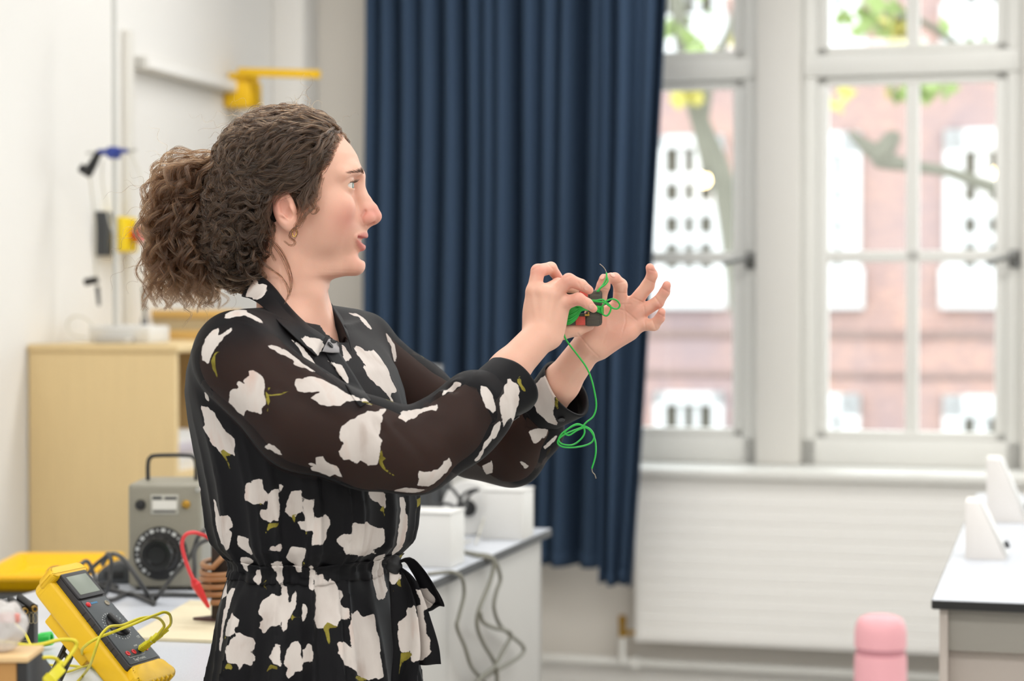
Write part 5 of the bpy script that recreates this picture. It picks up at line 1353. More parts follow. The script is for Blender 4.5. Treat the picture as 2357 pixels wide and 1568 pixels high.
# collar: inner (standing) edge and outer (falling) edge, from the near front point round the neck to the far one
def resample(pts, n):
    sp = spline([Vector(map(float, p)) for p in pts], 12); L = [0]
    for a, b in zip(sp[:-1], sp[1:]): L.append(L[-1] + (b - a).length)
    return [Vector([np.interp(t, L, [q[k] for q in sp]) for k in range(3)]) for t in np.linspace(0, L[-1], n)]
BV_D = BVHTree.FromPolygons([Vector(map(float, v)) for v in VD], [tuple(int(i) for i in f) for f in QD])
def above(px, py, dy, gap=.006):
    """the collar point, lifted clear of the shoulder cloth where it would sink into it"""
    r_ = ray(px, py); h = BV_D.ray_cast(CAM, r_.normalized())
    if h[0] is not None:
        dh = (h[0] - CAM).dot(FW) - DW
        if -.2 < dh < dy + gap: dy = dh - gap
    return W(px, py, dy)
inner = [W(756, 781, -.052), W(708, 748, -.066), W(669, 709, -.068), W(630, 660, -.060), W(598, 634, -.030), W(594, 632, .010), W(622, 645, .046), W(672, 662, .062), W(718, 676, .054), W(741, 684, .040), above(757, 712, .022, .004), above(776, 752, .000, .004), above(790, 786, -.020, .004)]
roll = [above(744, 784, -.060), above(696, 752, -.079), above(656, 714, -.082), above(616, 664, -.072), above(584, 640, -.034), above(580, 640, .012), W(612, 650, .056), W(668, 664, .074), W(722, 674, .065), above(752, 686, .046), above(771, 714, .022), above(790, 752, -.004), above(800, 780, -.026)]
outer = [above(729, 821, -.078), above(690, 788, -.100), above(648, 748, -.108), above(600, 702, -.094), above(562, 682, -.040), above(560, 684, .014), W(596, 690, .072), W(664, 700, .092), W(728, 704, .086), above(766, 708, .062), above(788, 734, .032), above(802, 772, .000), above(809, 808, -.034)]
nC = 90
ri, rr_, ro = resample(inner, nC), resample(roll, nC), resample(outer, nC)
low = [p + Vector((0.0, 0, -.026)) + (Vector((float(HC[0]) + .005, float(HC[1]), p.z)) - p) * .05 for p in ri]
rows = [low]
for t in np.linspace(0.25, 1, 6): rows.append([a.lerp(b, t) for a, b in zip(low, ri)])
for t in np.linspace(0, 1, 6)[1:]: rows.append([a.lerp(b, t) + Vector((0, 0, .004 * math.sin(math.pi * t))) for a, b in zip(ri, rr_)])
for t in np.linspace(0, 1, 22)[1:]: rows.append([a.lerp(b, t) for a, b in zip(rr_, ro)])
COLLAR = loft(rows)
# collar stand tab with the buttonhole
TAB = loft([resample([above(*q, -.045, .010) for q in r3], 14) for r3 in (((742, 809), (760, 812), (781, 812)), ((748, 796), (764, 797), (781, 802)), ((757, 780), (768, 782), (778, 791)))])
# button placket: two overlapping strips down the front
def on_dress(px, py, lift=.003):
    h = BV_D.ray_cast(CAM, rays(px, py)); return h[0] - rays(px, py) * lift if h[0] is not None else Vector(map(float, W(px, py, -.1)))
pcl = [(762, 806), (774, 826), (790, 850), (804, 872), (818, 896), (834, 920), (842, 930)]
PLK = loft([[on_dress(x + ox * w, y - .62 * ox * w, .0018 + .0015 * (1 - abs(ox))) for ox in np.linspace(-1, 1, 7)] for (x, y), w in zip([tuple(v)[:2] for v in spline([(a, b, 0) for a, b in pcl], 4)], np.linspace(12, 13, 40))])
# waist tie: casing band round the waist, knot, loop, tails
def waist_pt(phi, z, off):
    a = np.interp(z, tz, ta); b = np.interp(z, tz, tb); cx = np.interp(z, tz, tcx); n = 2.25
    c_, s2 = math.cos(phi), math.sin(phi); r = (abs(c_) ** n + abs(s2) ** n) ** (-1 / n)
    f = (a + off) * c_ * r; l = (b + off) * s2 * r
    return Vector((cx + f * FX[0] + l * LX[0], DW + f * FX[1] + l * LX[1], z))
def fold_at(phi, z): return float(folds(np.array([phi]), np.array([z]))[0])
z0w, z1w = zpy(1318), zpy(1276)
rows = []
for i in range(9):
    t = i / 8; z = z0w + (z1w - z0w) * t
    rows.append([waist_pt(ph, z + .0015 * math.sin(9 * ph), max(fold_at(ph, z), -.002) + .0012 + .0012 * math.sin(math.pi * t) + .0018 * math.sin(34 * ph + 4 * math.sin(5 * ph) + t)) for ph in np.linspace(-math.pi, math.pi, 220)[:-1]])
BAND = loft(rows, True)
def ribbon(path, wid, nrm, nw=9, curl=.15, seed=0):
    """cloth strip along a path; wid: widths, nrm: direction across"""
    sp = resample(path, 40); out = []
    for i, p in enumerate(sp):
        t = i / 39; w = np.interp(t, np.linspace(0, 1, len(wid)), wid); k = np.interp(t, np.linspace(0, 1, len(nrm)), range(len(nrm)))
        a = Vector(nrm[int(k)]); b_ = Vector(nrm[min(int(k) + 1, len(nrm) - 1)]); d_ = a.lerp(b_, k - int(k)).normalized()
        tg = (sp[min(i + 1, 39)] - sp[max(i - 1, 0)]).normalized(); dn = tg.cross(d_).normalized()
        out.append([p + d_ * w * (j / (nw - 1) - .5) + dn * (w * curl * math.sin(math.pi * j / (nw - 1) * 2 + seed + 3 * t)) for j in range(nw)])
    return loft(out)
kz = -.095
LOOP = ribbon([W(908, 1300, kz), W(938, 1288, kz - .005), W(962, 1310, kz), W(985, 1345, kz + .006), W(1002, 1385, kz + .010), W(1000, 1396, kz + .016), W(975, 1402, kz + .020), W(945, 1375, kz + .018), W(922, 1330, kz + .012), W(908, 1302, kz + .006)], [.010, .022, .030, .034, .036, .036, .034, .028, .018, .010], [(.25, -.6, .4), (.75, -.5, -.25), (.6, -.6, .35), (.6, -.5, .5)], 11, .10)
TAIL1 = ribbon([W(906, 1302, kz), W(918, 1335, kz - .012), W(930, 1390, kz - .012), W(935, 1440, kz - .010), W(938, 1500, kz - .008), W(930, 1560, kz - .004), W(926, 1610, kz)], [.012, .030, .038, .040, .040, .038, .036], [(1, -.3, 0), (.95, -.35, .02), (.9, -.4, 0)], 13, .10, .5)
TAIL2 = ribbon([W(908, 1300, kz - .002), W(936, 1330, kz - .006), W(955, 1390, kz + .004), W(968, 1440, kz + .006), W(978, 1490, kz + .008), W(980, 1530, kz + .010)], [.012, .026, .030, .032, .036, .040], [(.9, -.4, .1), (.95, -.3, .05), (1, -.2, 0)], 13, .12, 2.0)
STRING = None
cl_dress = Cloth(VD, QD); cl_cn = Cloth(*CUFF_N); cl_cf = Cloth(*CUFF_F); cl_co = Cloth(*COLLAR); cl_tab = Cloth(*TAB); cl_band = Cloth(*BAND); cl_loop = Cloth(*LOOP); cl_t1 = Cloth(*TAIL1); cl_t2 = Cloth(*TAIL2); cl_pl = Cloth(*PLK)
print_flowers([cl_dress, cl_cn, cl_cf, cl_co, cl_tab, cl_band, cl_loop, cl_t1, cl_t2, cl_pl])

def cloth_mat(name, sheer):
    m = bpy.data.materials.new(name); m.use_nodes = True; nt = m.node_tree; b = nt.nodes['Principled BSDF']; out = nt.nodes['Material Output']
    b.inputs['Roughness'].default_value = .62; b.inputs['Specular IOR Level'].default_value = .18; b.inputs['Sheen Weight'].default_value = .04; b.inputs['Sheen Roughness'].default_value = .4
    tc = nt.nodes.new('ShaderNodeTexCoord')
    def noise_(sc, det=4, vec=None):
        n = nt.nodes.new('ShaderNodeTexNoise'); n.inputs['Scale'].default_value = sc; n.inputs['Detail'].default_value = det; nt.links.new(vec or tc.outputs['Object'], n.inputs['Vector']); return n.outputs['Fac']
    def math_(op, a, b_=0.0, c=None):
        n = nt.nodes.new('ShaderNodeMath'); n.operation = op
        for i, v in enumerate((a, b_) + ((c,) if c is not None else ())):
            if isinstance(v, bpy.types.NodeSocket): nt.links.new(v, n.inputs[i])
            else: n.inputs[i].default_value = v
        return n.outputs[0]
    def edge(at, jag):   # ragged printed edge
        e = math_('MULTIPLY_ADD', math_('SUBTRACT', noise_(75, 4), .5), jag, at)
        r = nt.nodes.new('ShaderNodeMapRange'); r.inputs['From Min'].default_value = -.0003; r.inputs['From Max'].default_value = .0004; nt.links.new(e, r.inputs['Value']); return r.outputs[0]
    fl = edge(attr(nt, 'flower'), .0105); lf = edge(attr(nt, 'leaf'), .004)
    mp = nt.nodes.new('ShaderNodeMapping'); mp.inputs['Scale'].default_value = (1, 1, .35); nt.links.new(tc.outputs['Object'], mp.inputs[0])
    pet = ramp(nt, noise_(26, 6, mp.outputs[0]), [(.28, (180, 166, 158)), (.42, (202, 193, 187)), (.58, (211, 203, 197)), (.74, (206, 184, 174))])
    c1 = mixc(nt, fl, (11, 11, 15), pet)
    leafc = ramp(nt, noise_(60, 3), [(.35, (108, 98, 30)), (.65, (148, 138, 56))])
    c2 = mixc(nt, lf, c1, leafc)
    nt.links.new(c2, b.inputs['Base Color'])
    wv = noise_(1400, 1); bp = nt.nodes.new('ShaderNodeBump'); bp.inputs['Strength'].default_value = .15; bp.inputs['Distance'].default_value = .0006
    nt.links.new(wv, bp.inputs['Height']); nt.links.new(bp.outputs[0], b.inputs['Normal'])
    if sheer:
        tr = nt.nodes.new('ShaderNodeBsdfTransparent'); tr.inputs['Color'].default_value = (.78, .72, .69, 1)
        f = math_('MULTIPLY', attr(nt, 'sheer'), math_('MULTIPLY_ADD', math_('MAXIMUM', fl, lf), -.72, 1.0))
        mx = nt.nodes.new('ShaderNodeMixShader'); nt.links.new(f, mx.inputs[0]); nt.links.new(b.outputs[0], mx.inputs[1]); nt.links.new(tr.outputs[0], mx.inputs[2]); nt.links.new(mx.outputs[0], out.inputs[0])
    return m
M_dress = cloth_mat('black_floral_chiffon', True); M_crepe = cloth_mat('black_floral_crepe', False)
def cloth_obj(name, c, m, solid=0.0):
    o = np_mesh(name, local(c.V), c.Q, m, wo)
    set_attr(o.data, 'flower', c.f); set_attr(o.data, 'leaf', c.l)
    if solid:
        md = o.modifiers.new('thickness', 'SOLIDIFY'); md.thickness = solid; md.offset = 0
    return o
dr = cloth_obj('dress', cl_dress, M_dress)
sn, sf = sleeves(VD); tzv, tf, tl = torso_frame(VD)
shn = np.maximum(ss(.012, -.004, sn), ss(.012, -.004, sf))
yoke = .6 * ss(zpy(1010), zpy(900), VD[:, 2])
set_attr(dr.data, 'sheer', .28 * np.clip(np.maximum(shn, yoke * .5), 0, 1))
cn_o = cloth_obj('cuff', cl_cn, M_crepe, .0012); cf_o = cloth_obj('cuff', cl_cf, M_crepe, .0012)
co_o = cloth_obj('collar', cl_co, M_crepe, .0010); tb_o = cloth_obj('collar_tab', cl_tab, mat('grey_lining', (150, 148, 150), .7, bump=.1, bscale=900), .0012)
cloth_obj('placket', cl_pl, M_crepe, .0008)
wt = cloth_obj('waist_tie', cl_band, M_crepe, .0008)
for nm, c in (('bow_loop', cl_loop), ('tail', cl_t1), ('tail', cl_t2)):
    o = cloth_obj(nm, c, M_crepe, .0006); o.parent = wt; o.location = (0, 0, 0)
mb = MB(); t_ = bmesh.new(); bmesh.ops.create_icosphere(t_, subdivisions=3, radius=1)
for v in t_.verts: v.co = Vector((v.co.x * .011, v.co.y * .010, v.co.z * .013)) * (1 + .10 * math.sin(7 * v.co.z / 1 + 3 * v.co.x))
mb.add(t_, Matrix.Translation(Vector(map(float, local(W(907, 1301, kz - .004)[None])[0])))); mb.tube([Vector(map(float, local(W(880, 1297, kz - .002)[None])[0])), Vector(map(float, local(W(905, 1299, kz - .004)[None])[0]))], .0032, 8)
k_o = mb.build('knot', mat('black_cord_cloth', (15, 15, 18), .6, bump=.15, bscale=600), wt, angle=180)
# buttons
M_btn = mat('dark_button', (30, 30, 34), .3, bump=.02)
def button(pos, nrm, r=.0052, parent=wo):
    q = Vector((0, 0, 1)).rotation_difference(Vector(nrm).normalized()).to_matrix().to_4x4()
    mb = MB(); mb.lathe([(r * .9, 0), (r, .0008), (r, .0016), (r * .8, .0020), (r * .7, .0014), (.0003, .0014)], n=24)
    for sx in (-1, 1): mb.box((sx * r * .22, 0, .0015), (r * .16, r * .16, .0004))
    o = mb.build('button', M_btn, parent); o.matrix_local = Matrix.Translation(Vector(map(float, local(np.array([tuple(pos)], np.float32))[0]))) @ q
    return o
for px, py in ((818, 896),):
    h = cl_pl.bvh.ray_cast(CAM, rays(px, py))
    if h[0] is not None: button(h[0] + h[1] * .0015, h[1])
for c, px, py in ((cl_cn, 1186, 960), (cl_cf, 1292, 963), (cl_tab, 758, 796)):
    h = c.bvh.ray_cast(CAM, rays(px, py))
    if h[0] is not None:
        n_ = h[1] if h[1].dot(rays(px, py)) < 0 else -h[1]
        button(h[0] + n_ * .0012, n_)
# ------------------------------------------------------------------ her hair
# hairline: which column the hair starts at, by row, for the near side
HL_py = [250, 300, 318, 340, 358, 375, 395, 420, 450, 470, 490, 510, 540, 570, 600, 640]
HL_px = [800, 792, 786, 772, 764, 757, 738, 731, 727, 716, 690, 640, 628, 622, 612, 592]
MASS = [(hp(566, 515), (.066, .072, .078)), (hp(545, 575), (.046, .060, .045)), (hp(600, 470), (.05, .076, .05))]
def hair_d(p):
    """implicit hair volume in head space"""
    x, y, z = p[:, 0], p[:, 1], p[:, 2]
    py = 450 - z / s_; px = 690 + x / s_
    hl = np.interp(py, HL_py, HL_px) - 30 * (1 - np.clip(np.abs(y) / .06, 0, 1)) * 0
    hl = hl + np.where(py < 330, 0, 0)
    # across the forehead the line runs level
    top = np.interp(np.abs(y), [0, .03, .05, .07], [318, 322, 345, 420])
    t = np.minimum((hl - px) / 30, 1)
    t = np.minimum(t, np.where(px > 745, (top - py) / 22, 1))
    cap = head_core(p) - .0085 * np.clip(t, -.6, 1)
    cap = np.where(px > hl + 25, np.maximum(cap, .004), cap)
    d = cap
    for c, r in MASS: d = smin(d, ell(p, c, r), .022)
    d = np.maximum(d, -ell(p, hp(656, 487, -.085), (.0195, .030, .0275)))         # the near ear stays free
    d = smax(d, -chain(p, [(hp(690, 560, -.05), .030), (hp(660, 700, -.03), .052)], .01), .01)
    return d
tie = hp(500, 425, 0)
pony_c, pony_r = hp(428, 530), np.array((.030, .026, .062))
def base_d(p):
    d = hair_d(p) + .0035 + .0018 * np.sin(p[:, 0] * 260 + 2 * np.sin(p[:, 2] * 150)) * np.sin(p[:, 2] * 240 + p[:, 1] * 180)
    return smin(d, smin(ell(p, pony_c, pony_r), cone(p, tie + np.array([.02, 0, -.005], np.float32), hp(470, 450), .022, .024), .02), .012)
VB_, QB = mesh_sdf(base_d, np.array([-.24, -.11, -.14], np.float32), np.array([.10, .11, .14], np.float32), .003)
M_hair = bpy.data.materials.new('brown_hair'); M_hair.use_nodes = True
nt = M_hair.node_tree; nt.nodes.clear(); o_ = nt.nodes.new('ShaderNodeOutputMaterial'); hb = nt.nodes.new('ShaderNodeBsdfHairPrincipled')
hb.parametrization = 'COLOR'; hb.inputs['Roughness'].default_value = .24; hb.inputs['Radial Roughness'].default_value = .32; hb.inputs['Random Roughness'].default_value = .2
hi = nt.nodes.new('ShaderNodeHairInfo'); 
hr = ramp(nt, hi.outputs['Random'], [(0.0, (22, 14, 9)), (.5, (38, 25, 16)), (.85, (60, 40, 25)), (1.0, (96, 67, 41))])
nt.links.new(hr, hb.inputs['Color']); nt.links.new(hb.outputs[0], o_.inputs[0])
M_hair2 = bpy.data.materials.new('warm_brown_hair'); M_hair2.use_nodes = True
nt = M_hair2.node_tree; nt.nodes.clear(); o_ = nt.nodes.new('ShaderNodeOutputMaterial'); hb = nt.nodes.new('ShaderNodeBsdfHairPrincipled')
hb.parametrization = 'COLOR'; hb.inputs['Roughness'].default_value = .36; hb.inputs['Radial Roughness'].default_value = .45; hb.inputs['Random Roughness'].default_value = .2
hi = nt.nodes.new('ShaderNodeHairInfo')
hr = ramp(nt, hi.outputs['Random'], [(0.0, (30, 18, 10)), (.5, (53, 33, 19)), (.85, (82, 53, 31)), (1.0, (118, 79, 48))])
nt.links.new(hr, hb.inputs['Color']); nt.links.new(hb.outputs[0], o_.inputs[0])
M_hbase = mat('dark_hair_underlayer', (22, 15, 11), .7, bump=.5, bscale=300, vary=.3, vscale=120, spec=.2)
hair = np_mesh('hair', local(VB_ + HC), QB, M_hbase, wo)

def grad(f, p, e=.0015):
    g = np.stack([f(p + np.eye(3, dtype=np.float32)[k] * e) - f(p - np.eye(3, dtype=np.float32)[k] * e) for k in range(3)], 1)
    return g / np.maximum(np.linalg.norm(g, axis=1, keepdims=True), 1e-9)
def curls(path, amp, wl, ph, handed):
    """add a helix to each path; path: (n, k, 3), amp: (n, k)"""
    n, k, _ = path.shape
    tg = np.gradient(path, axis=1); sl = np.linalg.norm(tg, axis=2, keepdims=True); tg = tg / np.maximum(sl, 1e-9)
    ref = np.zeros_like(tg); ref[..., 1] = 1.0; ref[..., 0] = .31
    e1 = np.cross(tg, ref); e1 /= np.maximum(np.linalg.norm(e1, axis=2, keepdims=True), 1e-9); e2 = np.cross(tg, e1)
    s = np.cumsum(sl[..., 0], 1); a = 2 * math.pi * s / wl[:, None] * handed[:, None] + ph[:, None]
    return path + e1 * (np.cos(a) * amp)[..., None] + e2 * (np.sin(a) * amp)[..., None]
def bundle(center, per, spread, jitter):
    """many hairs round every lock centre line"""
    n, k, _ = center.shape
    off = rng.normal(0, 1, (n, per, 1, 3)) * spread
    ln = np.linspace(0, 1, k)[None, None, :, None]
    wob = rng.normal(0, 1, (n, per, 5, 3)) * jitter
    t = np.linspace(0, 4, k); i0 = np.minimum(t.astype(int), 3); fr = (t - i0)[None, None, :, None]; fr = fr * fr * (3 - 2 * fr)
    w = wob[:, :, i0] * (1 - fr) + wob[:, :, i0 + 1] * fr
    return (center[:, None] + off * (.35 + .9 * np.sin(ln * math.pi * .9 + .25)) + w).reshape(n * per, k, 3)
def hair_curves(name, P3, rad, m, taper=True):
    n, k, _ = P3.shape
    cu = bpy.data.hair_curves.new(name); cu.add_curves([k] * n)
    cu.attributes['position'].data.foreach_set('vector', local((P3 + HC).astype(np.float32)).ravel())
    r = cu.attributes.get('radius') or cu.attributes.new('radius', 'FLOAT', 'POINT')
    prof = np.tile(np.interp(np.linspace(0, 1, k), [0, .1, .75, 1], [.7, 1, .85, .25]) if taper else np.ones(k), n) * np.repeat(rng.uniform(.7, 1.15, n), k) * rad
    r.data.foreach_set('value', prof.astype(np.float32))
    o = bpy.data.objects.new(name, cu); COL.objects.link(o); cu.materials.append(m); o.parent = hair
    return o
def march(p0, target, k, f, off, side=None, bend=None, step=None):
    """lay lines over the surface f = 0 from p0 towards the target"""
    n = len(p0); out = np.zeros((n, k, 3), np.float32); p = p0.copy()
    dist = np.linalg.norm(target - p0, axis=1); st = (dist / (k - 1) * 1.15)[:, None] if step is None else step[:, None]
    ph = rng.uniform(0, 6.28, n)
    for i in range(k):
        out[:, i] = p
        d = target - p; d /= np.maximum(np.linalg.norm(d, axis=1, keepdims=True), 1e-6)
        g = grad(f, p)
        if bend is not None: d = d + np.cross(g, d) * (bend * np.sin(ph + i * .5))[:, None]
        d -= g * np.einsum('ij,ij->i', d, g)[:, None]; d /= np.maximum(np.linalg.norm(d, axis=1, keepdims=True), 1e-6)
        p = (p + d * st).astype(np.float32)
        g = grad(f, p); p = (p - g * (f(p) - off)[:, None]).astype(np.float32)
    return out
def earfree(C):
    x, z = 690 + C[..., 0] / s_, 450 - C[..., 2] / s_
    bad = ((C[..., 1] < -.03) & (((x - 663) / 27) ** 2 + ((z - 487) / 37) ** 2 < 1)).sum(1) > 1
    return C[~bad]
def coh(p, seed, f=1.0):
    """phase and turning sense that neighbouring locks share"""
    x, y, z = p[:, 0] * f, p[:, 1] * f, p[:, 2] * f
    ph = 3.2 * np.sin(105 * x + seed) + 3.2 * np.sin(92 * z + 1.3 * seed + 20 * y) + 2.5 * np.sin(80 * y + 60 * x) + rng.normal(0, .35, len(p))
    hd_ = np.where(np.sin(62 * x + 2 * seed) + np.sin(57 * z + seed) + np.sin(71 * y + 40 * z) > 0, 1, -1)
    wl = .5 + .5 * np.sin(75 * x - 66 * z + 3 * seed)
    return ph, hd_, np.clip(wl + rng.normal(0, .12, len(p)), 0, 1)
# --- A: hair swept back over the head in waves
NB = 1050
c = rng.normal(0, 1, (NB * 6, 3)); c /= np.linalg.norm(c, axis=1, keepdims=True)
c[:, 1] *= np.where(rng.random(len(c)) < .7, -np.sign(c[:, 1]), 1)           # more of them on the side in view
p = (np.array(hp(665, 395)) + c * np.array([.105, .085, .095])).astype(np.float32)
for _ in range(4): p = (p - grad(hair_d, p) * hair_d(p)[:, None]).astype(np.float32)
py = 450 - p[:, 2] / s_; px = 690 + p[:, 0] / s_
ok = (px < np.interp(py, HL_py, HL_px) + 6 - 40 * np.clip((np.abs(p[:, 1]) < .03) * (py > 312), 0, 1)) & (py < 470) & (px > 500)
ok &= ~((px > 735) & (py > np.interp(np.abs(p[:, 1]), [0, .03, .05, .07], [318, 326, 350, 430])))
p = p[ok][:NB]; n = len(p)
tg = np.tile(tie, (n, 1)) + rng.normal(0, .012, (n, 3)); tg[:, 2] -= .02 * rng.random(n) + np.clip((.0 - p[:, 2]) * .9, 0, .07); tg[:, 1] += p[:, 1] * .35
A = march(p, tg.astype(np.float32), 34, hair_d, rng.uniform(-.0015, .0035, n).astype(np.float32), bend=rng.uniform(.05, .55, n))
pxA = 690 + p[:, 0] / s_
amp = (rng.uniform(.0014, .0056, n) * np.interp(pxA, [560, 700, 790], [1.2, 1.0, .75]))[:, None] * np.interp(np.linspace(0, 1, 34), [0, .12, .4, 1], [.15, .6, 1, .9])[None]
ph_, hd2, wl_ = coh(p, 1.0); A = curls(A, amp, .026 + .032 * wl_, ph_, hd2)
hair_curves('swept_back_locks', bundle(earfree(A), 14, .0012, .0006), .00030, M_hair)
# --- B: loose curls of the mass behind the ear
NM = 420
c = rng.normal(0, 1, (NM * 5, 3)); c /= np.linalg.norm(c, axis=1, keepdims=True); c[:, 1] = np.where(rng.random(len(c)) < .72, -np.abs(c[:, 1]), c[:, 1])
p = (np.array(hp(570, 520)) + c * np.array([.085, .085, .085])).astype(np.float32)
for _ in range(4): p = (p - grad(hair_d, p) * hair_d(p)[:, None]).astype(np.float32)
py = 450 - p[:, 2] / s_; px = 690 + p[:, 0] / s_
ok = (px < np.minimum(np.interp(py, HL_py, HL_px) + 8, 700)) & (py > 395) & (py < 640)
p = p[ok][:NM]; n = len(p)
# they wander down and round to the nape, or back to the tie
tg = np.where((rng.random(n) < .55)[:, None], np.array(hp(520, 610)) + rng.normal(0, .03, (n, 3)), np.array(hp(490, 470)) + rng.normal(0, .02, (n, 3)))
B = march(p, tg.astype(np.float32), 34, hair_d, rng.uniform(-.001, .005, n).astype(np.float32), bend=rng.uniform(.4, 1.2, n), step=rng.uniform(.0018, .0036, n).astype(np.float32))
amp = rng.uniform(.003, .0085, n)[:, None] * np.interp(np.linspace(0, 1, 34), [0, .2, 1], [.3, 1, 1])[None]
ph_, hd2, wl_ = coh(p, 2.2); B = curls(B, amp, .036 + .040 * wl_, ph_, hd2)
hair_curves('side_curls', bundle(earfree(B), 20, .0013, .0008), .00030, M_hair)
# --- C: the ponytail
NP = 430
u = rng.random(NP); th = rng.uniform(-1, 1, NP)
p0 = np.array(tie) + rng.normal(0, 1, (NP, 3)) * np.array([.008, .012, .016])
end = np.stack([np.interp(rng.random(NP), [0, 1], [-.205, -.112]), th * .055, np.interp(u, [0, .25, 1], [-.02, -.09, -.158])], 1)
mid = np.stack([np.interp(rng.random(NP), [0, 1], [-.245, -.130]), th * .062, np.interp(rng.random(NP), [0, 1], [.098, -.05])], 1)
t = np.linspace(0, 1, 44)[None, :, None]
Cc = (p0[:, None] * (1 - t) ** 2 + 2 * mid[:, None] * t * (1 - t) * 1.0 + end[:, None] * t ** 2)
amp = rng.uniform(.004, .0105, NP)[:, None] * np.interp(np.linspace(0, 1, 44), [0, .2, .6, 1], [.15, .6, 1, 1.15])[None]
ph_, hd2, wl_ = coh(mid * .8 + end * .3, .7); Cc = curls(Cc, amp, .038 + .038 * wl_, ph_, hd2)
hair_curves('ponytail_curls', bundle(Cc, 16, .0013, .0011), .00029, M_hair2)
# --- D: flyaways
NF = 330
c = rng.normal(0, 1, (NF, 3)); c /= np.linalg.norm(c, axis=1, keepdims=True)
cen = np.where((np.arange(NF) % 2)[:, None] == 0, np.array(hp(655, 385)), np.array(hp(450, 520)))
sz = np.where((np.arange(NF) % 2)[:, None] == 0, np.array([.098, .075, .084]), np.array([.055, .045, .085]))
ok = ~((np.arange(NF) % 2 == 0) & ((c[:, 2] < .15) | (c[:, 0] > .62)))
p0 = (cen + c * sz)[ok]; dirs = c[ok] * .55 + rng.normal(0, .5, (ok.sum(), 3)) + np.array([-.45, 0, .1]); n = len(p0)
L = rng.uniform(.02, .055, n); t = np.linspace(0, 1, 26)[None, :, None]
D = p0[:, None] + dirs[:, None] * t * L[:, None, None] + np.array([0, 0, -1.0]) * (t ** 2) * L[:, None, None] * .35
D = curls(D, np.repeat(rng.uniform(.002, .007, n)[:, None], 26, 1) * np.linspace(.2, 1, 26)[None], rng.uniform(.018, .04, n), rng.uniform(0, 6.28, n), rng.choice([-1, 1], n))
hair_curves('flyaway_hairs', D, .00017, M_hair2)
